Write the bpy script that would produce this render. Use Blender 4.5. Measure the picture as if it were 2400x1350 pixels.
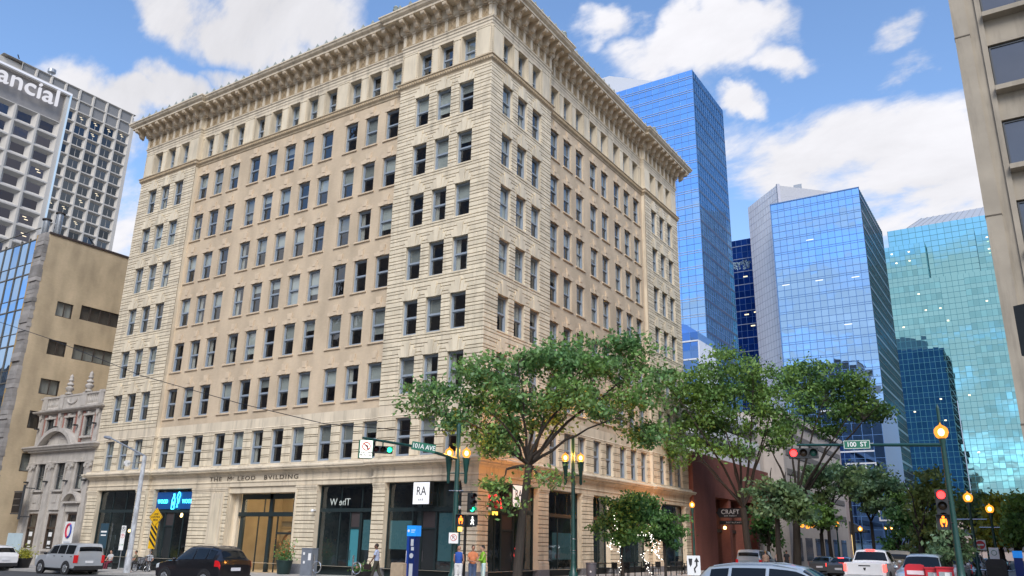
import bpy, math, random
import numpy as np
from mathutils import Vector, Matrix
R = math.radians
SC = bpy.context.scene
COL = SC.collection
for o in list(bpy.data.objects): bpy.data.objects.remove(o)
rnd = random.Random(11)

# ---------------------------------------------------------------- camera
FPX = 1883.15; YAW = R(123.0631); PIT = R(17.5962); ROL = R(1.17806)
CAM = Vector((27.048, -38.437, 2.0))
FW = Vector((math.cos(YAW)*math.cos(PIT), math.sin(YAW)*math.cos(PIT), math.sin(PIT)))
_r = Vector((math.sin(YAW), -math.cos(YAW), 0)); _u = _r.cross(FW)
RT = math.cos(ROL)*_r + math.sin(ROL)*_u
UP = -math.sin(ROL)*_r + math.cos(ROL)*_u
cd = bpy.data.cameras.new('camera'); cam = bpy.data.objects.new('camera', cd); COL.objects.link(cam)
cam.matrix_world = Matrix(((RT.x, UP.x, -FW.x, CAM.x), (RT.y, UP.y, -FW.y, CAM.y), (RT.z, UP.z, -FW.z, CAM.z), (0, 0, 0, 1)))
cd.sensor_width = 36; cd.lens = FPX/2400*36; cd.clip_end = 6000; cd.clip_start = 0.1
SC.camera = cam
SC.render.resolution_x = 1024; SC.render.resolution_y = 576
SC.view_settings.view_transform = 'Standard'; SC.view_settings.look = 'None'
SC.view_settings.exposure = EXPOSURE = 0.96; SC.view_settings.gamma = 1.0; SC.view_settings.use_curve_mapping = False

# a photo pixel (2400 x 1350) gives a direction; the plane it lies on gives the distance
def ray(u, v): return FW + RT*((u-1200)/FPX) - UP*((v-675)/FPX)
def aty(u, v, y): d = ray(u, v); return CAM + d*((y-CAM.y)/d.y)
def atx(u, v, x): d = ray(u, v); return CAM + d*((x-CAM.x)/d.x)
def atd(u, v, dist): d = ray(u, v); return CAM + d*(dist/math.hypot(d.x, d.y))
def gz(x): return 0.0125*max(-60.0, min(40.0, x))          # the pavement climbs to the east

# ---------------------------------------------------------------- sky
SUN_EL = R(42); SUN_AZ = R(-57)        # azimuth measured from +X towards +Y: a veiled sun behind the camera
W = bpy.data.worlds.new('World'); SC.world = W; W.use_nodes = True
nt = W.node_tree; N = nt.nodes; LK = nt.links
for n in list(N): N.remove(n)
out = N.new('ShaderNodeOutputWorld'); bg = N.new('ShaderNodeBackground'); bg.inputs['Strength'].default_value = SKY_STRENGTH = 0.12
sky = N.new('ShaderNodeTexSky'); sky.sky_type = 'NISHITA'; sky.sun_disc = False
sky.sun_elevation = SUN_EL; sky.sun_rotation = R(90) - SUN_AZ
sky.altitude = 600; sky.air_density = 1.0; sky.dust_density = 1.3; sky.ozone_density = 2.2
tc = N.new('ShaderNodeTexCoord')
def nd(t, **k):
    n = N.new(t)
    for a, b in k.items(): setattr(n, a, b)
    return n
def mth(op, a, b=None, c=None, clamp=False):
    n = nd('ShaderNodeMath', operation=op, use_clamp=clamp)
    for i, x in enumerate((a, b, c)):
        if x is None: continue
        if isinstance(x, (int, float)): n.inputs[i].default_value = x
        else: LK.new(x, n.inputs[i])
    return n.outputs[0]
sep = nd('ShaderNodeSeparateXYZ'); LK.new(tc.outputs['Generated'], sep.inputs[0])
zc = mth('MAXIMUM', sep.outputs[2], 0.0)
den = mth('ADD', zc, 0.22)
px_ = mth('DIVIDE', sep.outputs[0], den); py_ = mth('DIVIDE', sep.outputs[1], den)
comb = nd('ShaderNodeCombineXYZ'); LK.new(px_, comb.inputs[0]); LK.new(py_, comb.inputs[1])
mp = nd('ShaderNodeMapping'); mp.inputs['Rotation'].default_value = (0, 0, R(30)); mp.inputs['Scale'].default_value = (1.0, 2.0, 1); mp.inputs['Location'].default_value = (3.1, 1.7, 0)
LK.new(comb.outputs[0], mp.inputs[0])
no = nd('ShaderNodeTexNoise'); no.inputs['Scale'].default_value = 1.5; no.inputs['Detail'].default_value = 12; no.inputs['Roughness'].default_value = 0.62; no.inputs['Distortion'].default_value = 0.35
LK.new(mp.outputs[0], no.inputs['Vector'])
dens = no.outputs['Fac']
# the clouds that stand in the picture: (pixel, angular size along / across, amount)
CLOUDS = [(450, 30, .10, .44), (590, 60, .12, .50), (720, 50, .12, .48), (820, 20, .07, .36), (310, 250, .08, .44), (430, 225, .09, .46), (540, 190, .06, .40), (1640, 110, .10, .38), (1720, 60, .09, .36), (1560, 90, .07, .3), (1730, 275, .035, .32),
          (2130, 60, .06, .3), (2080, 330, .10, .26), (1420, 40, .05, .3), (2150, 140, .05, .26), (1830, 150, .05, .3), (1950, 380, .12, .27), (2200, 390, .10, .26)]
warp = nd('ShaderNodeTexNoise'); warp.inputs['Scale'].default_value = 9.0; warp.inputs['Detail'].default_value = 6
LK.new(tc.outputs['Generated'], warp.inputs['Vector'])
wv = nd('ShaderNodeVectorMath', operation='MULTIPLY_ADD'); LK.new(warp.outputs['Color'], wv.inputs[0]); wv.inputs[1].default_value = (.16, .16, .16); wv.inputs[2].default_value = (-.08, -.08, -.08)
wadd = nd('ShaderNodeVectorMath', operation='ADD'); LK.new(tc.outputs['Generated'], wadd.inputs[0]); LK.new(wv.outputs[0], wadd.inputs[1])
acc = None
for (cu, cv, rad, amt) in CLOUDS:
    d = ray(cu, cv).normalized()
    sb = nd('ShaderNodeVectorMath', operation='SUBTRACT'); LK.new(wadd.outputs[0], sb.inputs[0]); sb.inputs[1].default_value = d
    ml = nd('ShaderNodeVectorMath', operation='MULTIPLY'); LK.new(sb.outputs[0], ml.inputs[0]); ml.inputs[1].default_value = (1, 1, 1.9)
    ln = nd('ShaderNodeVectorMath', operation='LENGTH'); LK.new(ml.outputs[0], ln.inputs[0])
    mr = nd('ShaderNodeMapRange', interpolation_type='SMOOTHSTEP'); LK.new(ln.outputs['Value'], mr.inputs[0])
    mr.inputs[1].default_value = 0; mr.inputs[2].default_value = rad*1.5; mr.inputs[3].default_value = amt; mr.inputs[4].default_value = 0
    acc = mr.outputs[0] if acc is None else mth('MAXIMUM', acc, mr.outputs[0])
# near the horizon cloud banks stack up into a pale veil
veil = nd('ShaderNodeMapRange', interpolation_type='SMOOTHSTEP'); LK.new(sep.outputs[2], veil.inputs[0])
veil.inputs[1].default_value = .22; veil.inputs[2].default_value = .60; veil.inputs[3].default_value = .30; veil.inputs[4].default_value = 0.0
dsum = mth('ADD', mth('ADD', dens, acc), veil.outputs[0])
cov = nd('ShaderNodeMapRange', interpolation_type='SMOOTHSTEP'); LK.new(dsum, cov.inputs[0])
cov.inputs[1].default_value = .64; cov.inputs[2].default_value = .82; cov.inputs[3].default_value = 0; cov.inputs[4].default_value = 1
# cloud colour: white lit masses with a faint lavender base
shade = nd('ShaderNodeMapRange'); LK.new(no.outputs['Fac'], shade.inputs[0]); shade.inputs[1].default_value = .3; shade.inputs[2].default_value = .7; shade.inputs[3].default_value = .72; shade.inputs[4].default_value = 1.0
ccol = nd('ShaderNodeMixRGB', blend_type='MULTIPLY'); ccol.inputs[0].default_value = 1; ccol.inputs[1].default_value = (4.4, 4.38, 4.6, 1); LK.new(shade.outputs[0], ccol.inputs[2])
hs = nd('ShaderNodeHueSaturation'); hs.inputs['Saturation'].default_value = 1.06; hs.inputs['Value'].default_value = 1.18; LK.new(sky.outputs[0], hs.inputs['Color'])
mix = nd('ShaderNodeMixRGB'); LK.new(cov.outputs[0], mix.inputs[0]); LK.new(hs.outputs[0], mix.inputs[1]); LK.new(ccol.outputs[0], mix.inputs[2])
LK.new(mix.outputs[0], bg.inputs['Color']); LK.new(bg.outputs[0], out.inputs['Surface'])

sl = bpy.data.lights.new('sun', 'SUN'); sl.energy = 1.5; sl.angle = R(28); sl.color = (1, .965, .91)
so = bpy.data.objects.new('sun', sl); COL.objects.link(so)
sd = Vector((math.cos(SUN_EL)*math.cos(SUN_AZ), math.cos(SUN_EL)*math.sin(SUN_AZ), math.sin(SUN_EL)))
so.rotation_euler = sd.to_track_quat('Z', 'Y').to_euler()

# ---------------------------------------------------------------- materials
MATS = {}
def mat(name, col, rough=.7, metal=0., var=.08, scale=3., bump=0., bscale=30., rand=0., spec=.5, emit=None, estr=0., stretch=(1, 1, 1), island=False, alpha=1., dirt=0., coat=0.):
    if name in MATS: return MATS[name]
    m = bpy.data.materials.new(name); m.use_nodes = True; t = m.node_tree; p = t.nodes['Principled BSDF']
    def n(ty): return t.nodes.new(ty)
    co = n('ShaderNodeTexCoord'); geo = n('ShaderNodeNewGeometry')
    mpp = n('ShaderNodeMapping'); t.links.new(geo.outputs['Position'], mpp.inputs[0]); mpp.inputs['Scale'].default_value = stretch
    nz = n('ShaderNodeTexNoise'); nz.inputs['Scale'].default_value = scale; nz.inputs['Detail'].default_value = 5; t.links.new(mpp.outputs[0], nz.inputs['Vector'])
    fac = nz.outputs['Fac']
    mr = n('ShaderNodeMapRange'); t.links.new(fac, mr.inputs[0]); mr.inputs[1].default_value = .25; mr.inputs[2].default_value = .75; mr.inputs[3].default_value = 1-var; mr.inputs[4].default_value = 1+var
    val = mr.outputs[0]
    if rand or island:
        oi = n('ShaderNodeObjectInfo'); src = geo.outputs['Random Per Island'] if island else oi.outputs['Random']
        r2 = n('ShaderNodeMapRange'); t.links.new(src, r2.inputs[0]); r2.inputs[3].default_value = 1-rand; r2.inputs[4].default_value = 1+rand
        mu = n('ShaderNodeMath'); mu.operation = 'MULTIPLY'; t.links.new(val, mu.inputs[0]); t.links.new(r2.outputs[0], mu.inputs[1]); val = mu.outputs[0]
    if dirt:
        d2 = n('ShaderNodeTexNoise'); d2.inputs['Scale'].default_value = 1.0; d2.inputs['Detail'].default_value = 8; d2.inputs['Roughness'].default_value = .65
        m2 = n('ShaderNodeMapping'); m2.inputs['Scale'].default_value = (2.2, 2.2, .25); t.links.new(geo.outputs['Position'], m2.inputs[0]); t.links.new(m2.outputs[0], d2.inputs['Vector'])
        r3 = n('ShaderNodeMapRange'); t.links.new(d2.outputs['Fac'], r3.inputs[0]); r3.inputs[1].default_value = .5; r3.inputs[2].default_value = .72; r3.inputs[3].default_value = 1; r3.inputs[4].default_value = 1-dirt
        mu = n('ShaderNodeMath'); mu.operation = 'MULTIPLY'; t.links.new(val, mu.inputs[0]); t.links.new(r3.outputs[0], mu.inputs[1]); val = mu.outputs[0]
    vm = n('ShaderNodeVectorMath'); vm.operation = 'SCALE'; vm.inputs[0].default_value = col[:3]; t.links.new(val, vm.inputs['Scale'])
    t.links.new(vm.outputs[0], p.inputs['Base Color'])
    p.inputs['Roughness'].default_value = rough; p.inputs['Metallic'].default_value = metal
    p.inputs['Specular IOR Level'].default_value = spec
    if coat: p.inputs['Coat Weight'].default_value = coat; p.inputs['Coat Roughness'].default_value = .04
    if emit: p.inputs['Emission Color'].default_value = (*emit, 1); p.inputs['Emission Strength'].default_value = estr
    if bump:
        bn = n('ShaderNodeTexNoise'); bn.inputs['Scale'].default_value = bscale; bn.inputs['Detail'].default_value = 4; t.links.new(mpp.outputs[0], bn.inputs['Vector'])
        bp = n('ShaderNodeBump'); bp.inputs['Strength'].default_value = bump; bp.inputs['Distance'].default_value = .02; t.links.new(bn.outputs['Fac'], bp.inputs['Height']); t.links.new(bp.outputs[0], p.inputs['Normal'])
    MATS[name] = m; return m

def brick_mat(name, c1, c2, cm, bw=.22, bh=.075, mortar=.012, dirt=.2):
    m = bpy.data.materials.new(name); m.use_nodes = True; t = m.node_tree; p = t.nodes['Principled BSDF']
    n = t.nodes.new; geo = n('ShaderNodeNewGeometry'); sp = n('ShaderNodeSeparateXYZ'); t.links.new(geo.outputs['Position'], sp.inputs[0])
    ad = n('ShaderNodeMath'); t.links.new(sp.outputs[0], ad.inputs[0]); t.links.new(sp.outputs[1], ad.inputs[1])
    cb = n('ShaderNodeCombineXYZ'); t.links.new(ad.outputs[0], cb.inputs[0]); t.links.new(sp.outputs[2], cb.inputs[1])
    b = n('ShaderNodeTexBrick'); t.links.new(cb.outputs[0], b.inputs['Vector'])
    b.inputs['Scale'].default_value = 1; b.inputs['Brick Width'].default_value = bw; b.inputs['Row Height'].default_value = bh; b.inputs['Mortar Size'].default_value = mortar; b.inputs['Mortar Smooth'].default_value = .3
    b.inputs['Color1'].default_value = (*c1, 1); b.inputs['Color2'].default_value = (*c2, 1); b.inputs['Mortar'].default_value = (*cm, 1)
    nz = n('ShaderNodeTexNoise'); nz.inputs['Scale'].default_value = .6; nz.inputs['Detail'].default_value = 7; mp2 = n('ShaderNodeMapping'); mp2.inputs['Scale'].default_value = (1, 1, .4); t.links.new(geo.outputs['Position'], mp2.inputs[0]); t.links.new(mp2.outputs[0], nz.inputs['Vector'])
    mr = n('ShaderNodeMapRange'); t.links.new(nz.outputs['Fac'], mr.inputs[0]); mr.inputs[1].default_value = .3; mr.inputs[2].default_value = .7; mr.inputs[3].default_value = 1-dirt; mr.inputs[4].default_value = 1+dirt*.5
    vm = n('ShaderNodeVectorMath'); vm.operation = 'SCALE'; t.links.new(b.outputs['Color'], vm.inputs[0]); t.links.new(mr.outputs[0], vm.inputs['Scale']); t.links.new(vm.outputs[0], p.inputs['Base Color'])
    bp = n('ShaderNodeBump'); bp.inputs['Strength'].default_value = .5; bp.inputs['Distance'].default_value = .01; bp.invert = True; t.links.new(b.outputs['Fac'], bp.inputs['Height']); t.links.new(bp.outputs[0], p.inputs['Normal'])
    p.inputs['Roughness'].default_value = .85; MATS[name] = m; return m

def glass_mat(name, tint=(.6, .65, .65), ior=1.6, rough=.0, gl=(.9, .95, 1)):
    m = bpy.data.materials.new(name); m.use_nodes = True; t = m.node_tree; t.nodes.remove(t.nodes['Principled BSDF'])
    n = t.nodes.new; o = t.nodes['Material Output']; mx = n('ShaderNodeMixShader'); lw = n('ShaderNodeLayerWeight'); lw.inputs[0].default_value = .5; pw = n('ShaderNodeMath'); pw.operation = 'POWER'; t.links.new(lw.outputs['Facing'], pw.inputs[0]); pw.inputs[1].default_value = 5
    fr = n('ShaderNodeMath'); fr.operation = 'MULTIPLY_ADD'; t.links.new(pw.outputs[0], fr.inputs[0]); f0 = ((ior-1)/(ior+1))**2; fr.inputs[1].default_value = 1-f0; fr.inputs[2].default_value = f0
    tr = n('ShaderNodeBsdfTransparent'); tr.inputs[0].default_value = (*tint, 1); g = n('ShaderNodeBsdfGlossy'); g.inputs[0].default_value = (*gl, 1); g.inputs['Roughness'].default_value = rough
    bn = n('ShaderNodeTexNoise'); bn.inputs['Scale'].default_value = 1.3; geo = n('ShaderNodeNewGeometry'); t.links.new(geo.outputs['Position'], bn.inputs['Vector'])
    bp = n('ShaderNodeBump'); bp.inputs['Strength'].default_value = .04; bp.inputs['Distance'].default_value = .2; t.links.new(bn.outputs['Fac'], bp.inputs['Height']); t.links.new(bp.outputs[0], g.inputs['Normal'])
    t.links.new(fr.outputs[0], mx.inputs[0]); t.links.new(tr.outputs[0], mx.inputs[1]); t.links.new(g.outputs[0], mx.inputs[2]); t.links.new(mx.outputs[0], o.inputs['Surface'])
    MATS[name] = m; return m

def mirror_mat(name, col, rough=.02, bump=.05, bscale=.5, rand=.08, dark=(.01, .02, .05), refl=.8):
    """mirror-coated curtain-wall glass: a tinted reflection over a dark room"""
    m = bpy.data.materials.new(name); m.use_nodes = True; t = m.node_tree; p = t.nodes['Principled BSDF']; n = t.nodes.new
    geo = n('ShaderNodeNewGeometry'); oi = n('ShaderNodeObjectInfo')
    r2 = n('ShaderNodeMapRange'); ad = n('ShaderNodeMath'); ad.operation = 'ADD'; t.links.new(oi.outputs['Random'], ad.inputs[0]); t.links.new(geo.outputs['Random Per Island'], ad.inputs[1])
    fr = n('ShaderNodeMath'); fr.operation = 'FRACT'; t.links.new(ad.outputs[0], fr.inputs[0])
    t.links.new(fr.outputs[0], r2.inputs[0]); r2.inputs[3].default_value = 1-rand; r2.inputs[4].default_value = 1+rand*.6
    vm = n('ShaderNodeVectorMath'); vm.operation = 'SCALE'; vm.inputs[0].default_value = col; t.links.new(r2.outputs[0], vm.inputs['Scale']); t.links.new(vm.outputs[0], p.inputs['Base Color'])
    p.inputs['Metallic'].default_value = 1; p.inputs['Roughness'].default_value = rough; p.inputs['Specular Tint'].default_value = (*col, 1)
    bn = n('ShaderNodeTexNoise'); bn.inputs['Scale'].default_value = bscale; bn.inputs['Detail'].default_value = 2; t.links.new(geo.outputs['Position'], bn.inputs['Vector'])
    bp = n('ShaderNodeBump'); bp.inputs['Strength'].default_value = bump; bp.inputs['Distance'].default_value = .3; t.links.new(bn.outputs['Fac'], bp.inputs['Height']); t.links.new(bp.outputs[0], p.inputs['Normal'])
    MATS[name] = m; return m

def emit_mat(name, col, s):
    return mat(name, (0.02, 0.02, 0.02), emit=col, estr=s, var=0)

TERRA = mat('terracotta', (.68, .59, .435), .55, var=.12, scale=1.3, rand=.09, dirt=.26, stretch=(1, 1, .5))
TERRAJ = mat('terracotta_joint_shade', (.24, .19, .13), .9, var=.1)  # shade of the deep joints painted into the backing wall's colour
TERRAW = mat('terracotta_wall', (.65, .56, .42), .6, var=.14, scale=1.0, dirt=.40, stretch=(1, 1, .5), bump=.1)
BRICK = brick_mat('tan_brick', (.60, .475, .325), (.56, .44, .30), (.57, .465, .34))
LIMEST = mat('limestone_trim', (.60, .48, .34), .7, var=.12, scale=2, dirt=.15)
PLINTH = mat('granite_plinth', (.18, .185, .20), .5, var=.25, scale=14)
WFRAME = mat('window_frame_paint', (.25, .295, .345), .5, var=.1)
SASHD = mat('sash_paint_dark', (.05, .055, .06), .4, var=.1)
GLASS = glass_mat('window_glass', (.80, .83, .82), 2.2)
SHOPG = glass_mat('shop_glass', (.62, .70, .70), 2.1)
CARG = mat('car_glass', (.006, .008, .01), .05, var=0, spec=.35)
BLIND = mat('roller_blind', (.40, .42, .40), .8, var=.05, rand=.45)
CURTAIN = mat('curtain_cloth', (.55, .53, .48), .9, var=.15, scale=8, rand=.25, stretch=(1, 1, .1))
ROOM = mat('room_interior', (.13, .105, .085), .9, var=.3, scale=.8)
DARKM = mat('dark_metal', (.018, .022, .024), .45, var=.1)
GREENP = mat('dark_green_paint', (.009, .055, .046), .38, var=.15, scale=6, spec=.6)
ASPH = mat('asphalt', (.055, .056, .058), .85, var=.25, scale=.7, bump=.4, bscale=60)
PAVE = mat('concrete_paving', (.36, .34, .31), .85, var=.12, scale=1.2, rand=.06, bump=.15)
KERB = mat('kerb_concrete', (.33, .32, .30), .85, var=.15)
WHITE = mat('white_paint', (.78, .78, .76), .5, var=.04)
BLACK = mat('black_plastic', (.012, .012, .013), .4, var=0)
CHROME = mat('bright_metal', (.55, .56, .57), .25, metal=1, var=.05)
GALV = mat('galvanised_steel', (.36, .38, .40), .45, metal=.6, var=.25, scale=7)
CONC = mat('precast_concrete', (.34, .295, .23), .85, var=.16, scale=.7, dirt=.3, bump=.2)
TYRE = mat('tyre_rubber', (.012, .012, .012), .85, var=0)

# ---------------------------------------------------------------- mesh helpers
class MB:
    def __init__(s): s.v = []; s.f = []
    def quad(s, a, b, c, d): i = len(s.v); s.v += [a, b, c, d]; s.f.append((i, i+1, i+2, i+3)); return s
    def poly(s, pts): i = len(s.v); s.v += list(pts); s.f.append(tuple(range(i, i+len(pts)))); return s
    def box(s, x0, x1, y0, y1, z0, z1, M=None):
        i = len(s.v); p = [(x0, y0, z0), (x1, y0, z0), (x1, y1, z0), (x0, y1, z0), (x0, y0, z1), (x1, y0, z1), (x1, y1, z1), (x0, y1, z1)]
        if M: p = [tuple(M @ Vector(q)) for q in p]
        s.v += p
        s.f += [(i, i+3, i+2, i+1), (i+4, i+5, i+6, i+7), (i, i+1, i+5, i+4), (i+1, i+2, i+6, i+5), (i+2, i+3, i+7, i+6), (i+3, i, i+4, i+7)]; return s
    def prism(s, poly, a0, a1, fn):
        """poly: 2D points; fn(p, q, a) -> 3D"""
        n = len(poly); i = len(s.v); s.v += [fn(p, q, a0) for p, q in poly] + [fn(p, q, a1) for p, q in poly]
        s.f.append(tuple(range(i+n-1, i-1, -1))); s.f.append(tuple(range(i+n, i+2*n)))
        for k in range(n): l = (k+1) % n; s.f.append((i+k, i+l, i+n+l, i+n+k))
        return s
    def tube(s, pts, rad, n=8, caps=True):
        pts = [Vector(p) for p in pts]
        if isinstance(rad, (int, float)): rad = [rad]*len(pts)
        i0 = len(s.v); prev = None
        for k, p in enumerate(pts):
            t = (pts[min(k+1, len(pts)-1)] - pts[max(k-1, 0)]).normalized()
            if prev is None:
                a = Vector((0, 0, 1)) if abs(t.z) < .9 else Vector((1, 0, 0)); u = t.cross(a).normalized()
            else:
                u = prev - t*prev.dot(t); u = u.normalized() if u.length > 1e-6 else t.orthogonal().normalized()
            prev = u; w = t.cross(u)
            for j in range(n):
                an = 2*math.pi*j/n; s.v.append(tuple(p + (u*math.cos(an) + w*math.sin(an))*rad[k]))
        for k in range(len(pts)-1):
            for j in range(n):
                a = i0+k*n+j; b = i0+k*n+(j+1) % n; s.f.append((a, b, b+n, a+n))
        if caps: s.f.append(tuple(i0+n-1-j for j in range(n))); e = i0+(len(pts)-1)*n; s.f.append(tuple(e+j for j in range(n)))
        return s
    def lathe(s, prof, n=16, c=(0, 0, 0), ax='z'):
        i0 = len(s.v)
        for (r, z) in prof:
            for j in range(n):
                a = 2*math.pi*j/n; p = (r*math.cos(a), r*math.sin(a), z)
                if ax == 'y': p = (p[0], p[2], p[1])
                if ax == 'x': p = (p[2], p[0], p[1])
                s.v.append((c[0]+p[0], c[1]+p[1], c[2]+p[2]))
        for k in range(len(prof)-1):
            for j in range(n): a = i0+k*n+j; b = i0+k*n+(j+1) % n; s.f.append((a, b, b+n, a+n))
        s.f.append(tuple(i0+n-1-j for j in range(n))); e = i0+(len(prof)-1)*n; s.f.append(tuple(e+j for j in range(n)))
        return s
    def ball(s, c, r, n=10, m=7):
        if isinstance(r, (int, float)): r = (r, r, r)
        i0 = len(s.v)
        for k in range(m+1):
            th = math.pi*k/m
            for j in range(n): a = 2*math.pi*j/n; s.v.append((c[0]+r[0]*math.sin(th)*math.cos(a), c[1]+r[1]*math.sin(th)*math.sin(a), c[2]+r[2]*math.cos(th)))
        for k in range(m):
            for j in range(n): a = i0+k*n+j; b = i0+k*n+(j+1) % n; s.f.append((a, b, b+n, a+n))
        return s
    def add(s, mesh_mb, M=None):
        i = len(s.v); s.v += [tuple(M @ Vector(p)) if M else p for p in mesh_mb.v]; s.f += [tuple(a+i for a in f) for f in mesh_mb.f]; return s
    def mesh(s, name, m, smooth=False):
        me = bpy.data.meshes.new(name); me.from_pydata([tuple(p) for p in s.v], [], s.f)
        if m: me.materials.append(m)
        if smooth:
            me.polygons.foreach_set('use_smooth', [True]*len(me.polygons))
            try: me.set_sharp_from_angle(angle=R(40))
            except Exception: pass
        return me
    def build(s, name, m, parent=None, smooth=False, **k): return obj(name, s.mesh(name, m, smooth), parent, **k)

def obj(name, me, parent=None, M=None, world=True, **props):
    o = bpy.data.objects.new(name, me); COL.objects.link(o)
    if M is not None: o.matrix_basis = M
    if parent is not None:
        o.parent = parent
        if world and parent.get('_w') is None and parent.type == 'EMPTY': o.matrix_parent_inverse = parent.matrix_basis.inverted()
    for a, b in props.items(): o[a] = b
    return o
def thing(name, label, cat, loc=(0, 0, 0), rz=0., group=None):
    e = bpy.data.objects.new(name, None); COL.objects.link(e); e.empty_display_size = .3
    e.matrix_basis = Matrix.Translation(Vector(loc)) @ Matrix.Rotation(rz, 4, 'Z'); e['label'] = label; e['category'] = cat
    if group: e['group'] = group
    return e
def local(o): o.matrix_parent_inverse = Matrix.Identity(4); return o
def part(mb, name, m, parent, smooth=False, **k):       # part given in its thing's own coordinates
    o = obj(name, mb.mesh(name, m, smooth) if isinstance(mb, MB) else mb, parent, **k); o.matrix_parent_inverse = Matrix.Identity(4); return o
def tag(o, label, cat, group=None):
    o['label'] = label; o['category'] = cat
    if group: o['group'] = group
    return o
def copy_tree(o, parent=None):
    c = o.copy(); COL.objects.link(c); c.parent = parent
    if parent is not None: c.matrix_parent_inverse = o.matrix_parent_inverse.copy()
    for ch in list(o.children): copy_tree(ch, c)
    return c
def Tm(x, y, z, rz=0., s=None):
    M = Matrix.Translation((x, y, z)) @ Matrix.Rotation(rz, 4, 'Z')
    return M @ Matrix.Diagonal((*s, 1)) if s else M
def text_mesh(body, size, m, ext=.02, align='CENTER', font_scale_x=1., mirror=False, bold=0., shear=0., sp=1.):
    c = bpy.data.curves.new('t', 'FONT'); c.body = body; c.size = size; c.extrude = ext; c.align_x = align; c.align_y = 'CENTER'; c.offset = bold; c.shear = shear; c.space_character = sp; c.resolution_u = 4
    o = bpy.data.objects.new('t', c); COL.objects.link(o); dg = bpy.context.evaluated_depsgraph_get(); me = bpy.data.meshes.new_from_object(o.evaluated_get(dg))
    bpy.data.objects.remove(o); bpy.data.curves.remove(c); me.materials.clear(); me.materials.append(m)
    fx = font_scale_x*(-1 if mirror else 1)
    me.transform(Matrix.Diagonal((fx, 1, 1, 1)) if not mirror else Matrix.Diagonal((fx, 1, 1, 1)))
    me.transform(Matrix.Rotation(R(90), 4, 'X'))       # stands upright, read from -Y
    return me
def sweep(mb, prof, path, closed_ends=True):
    n = len(path); offs = []
    for i in range(n):
        def nrm(a, b): d = Vector((b[0]-a[0], b[1]-a[1])).normalized(); return Vector((d.y, -d.x))
        if i == 0: o = nrm(path[0], path[1])
        elif i == n-1: o = nrm(path[-2], path[-1])
        else:
            a = nrm(path[i-1], path[i]); b = nrm(path[i], path[i+1]); s_ = a+b; o = s_/max(.2, (1+a.dot(b))) if s_.length > 1e-4 else a
        offs.append(o)
    i0 = len(mb.v); m = len(prof)
    for i, p in enumerate(path):
        for (o, z) in prof: mb.v.append((p[0]+offs[i].x*o, p[1]+offs[i].y*o, z))
    for i in range(n-1):
        for k in range(m-1):
            a = i0+i*m+k; mb.f.append((a, a+m, a+m+1, a+1))
    return mb
# ================================================================ ground
def gsheet(name, xs, ys, dz, m, **k):
    mb = MB()
    for i in range(len(xs)-1):
        for j in range(len(ys)-1):
            a, b, c, d = xs[i], xs[i+1], ys[j], ys[j+1]
            mb.quad((a, c, gz(a)+dz), (b, c, gz(b)+dz), (b, d, gz(b)+dz), (a, d, gz(a)+dz))
    return mb.build(name, m, **k)
gsheet('ground', [-2500, -400, -60, 0, 40, 400, 2500], [-2500, -300, 0, 300, 3500], -.20, mat('far_ground', (.12, .12, .11), .9), kind='structure')
gsheet('road', [-140, -60, -30, 0, 6.6, 40, 140], [-34, -7.0], -.13, ASPH, kind='structure')
gsheet('road', [6.6, 15, 23], [-7.0, 260], -.13, ASPH, kind='structure')
def sidewalk(x0, x1, y0, y1, open_=''):
    mb = MB(); xs = [x0] + [x for x in (-60, -30, 0) if x0 < x < x1] + [x1]
    for a, b in zip(xs, xs[1:]):
        mb.quad((a, y0, gz(a)), (b, y0, gz(b)), (b, y1, gz(b)), (a, y1, gz(a)))
        for y in (y0, y1): mb.quad((a, y, gz(a)-.2), (b, y, gz(b)-.2), (b, y, gz(b)), (a, y, gz(a)))
    for x in (x0, x1): mb.quad((x, y0, gz(x)-.2), (x, y1, gz(x)-.2), (x, y1, gz(x)), (x, y0, gz(x)))
    o = mb.build('sidewalk', PAVE, kind='structure'); return o
sw = sidewalk(-140, 6.35, -6.75, 33.2); sw2 = sidewalk(-2.0, 6.35, 33.2, 260); sw3 = sidewalk(23.25, 40, -6.75, 260); sidewalk(21.7, 23.25, -6.75, 3.5); sidewalk(15.6, 17.4, -11.6, -8.6); sw4 = sidewalk(-140, 140, -60, -34)
def kerb(parent, x0, x1, y0, y1):
    """separate kerb stones along a line"""
    L = max(x1-x0, y1-y0); n = max(1, int(L/2.4)); mb = None
    for i in range(n):
        a, b = i/n, (i+1)/n
        if x1-x0 > y1-y0: xa, xb, ya, yb = x0+(x1-x0)*a+.006, x0+(x1-x0)*b-.006, y0, y1
        else: xa, xb, ya, yb = x0, x1, y0+(y1-y0)*a+.006, y0+(y1-y0)*b-.006
        m = MB().box(-(xb-xa)/2, (xb-xa)/2, -(yb-ya)/2, (yb-ya)/2, -.25, .012)
        key = ('kerb', round(xb-xa, 3), round(yb-ya, 3))
        if key not in CACHE: CACHE[key] = m.mesh('kerb_stone', KERB)
        obj('kerb_stone', CACHE[key], parent, M=Matrix.Translation(((xa+xb)/2, (ya+yb)/2, gz((xa+xb)/2))))
CACHE = {}
kerb(sw, -60, 6.3, -7.0, -6.7); kerb(sw2, 6.3, 6.6, -6.7, 120); kerb(sw3, 23.0, 23.3, -6.7, 120)
# paving slabs in the strip of pavement in view
slab = MB().box(-.745, .745, -.745, .745, -.05, .006).mesh('paving_slab', PAVE)
for i in range(27):
    for j in range(4):
        x = -42 + i*1.5; y = -1.3 - j*1.5
        obj('paving_slab', slab, sw, M=Matrix.Translation((x, y, gz(x))))
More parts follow.
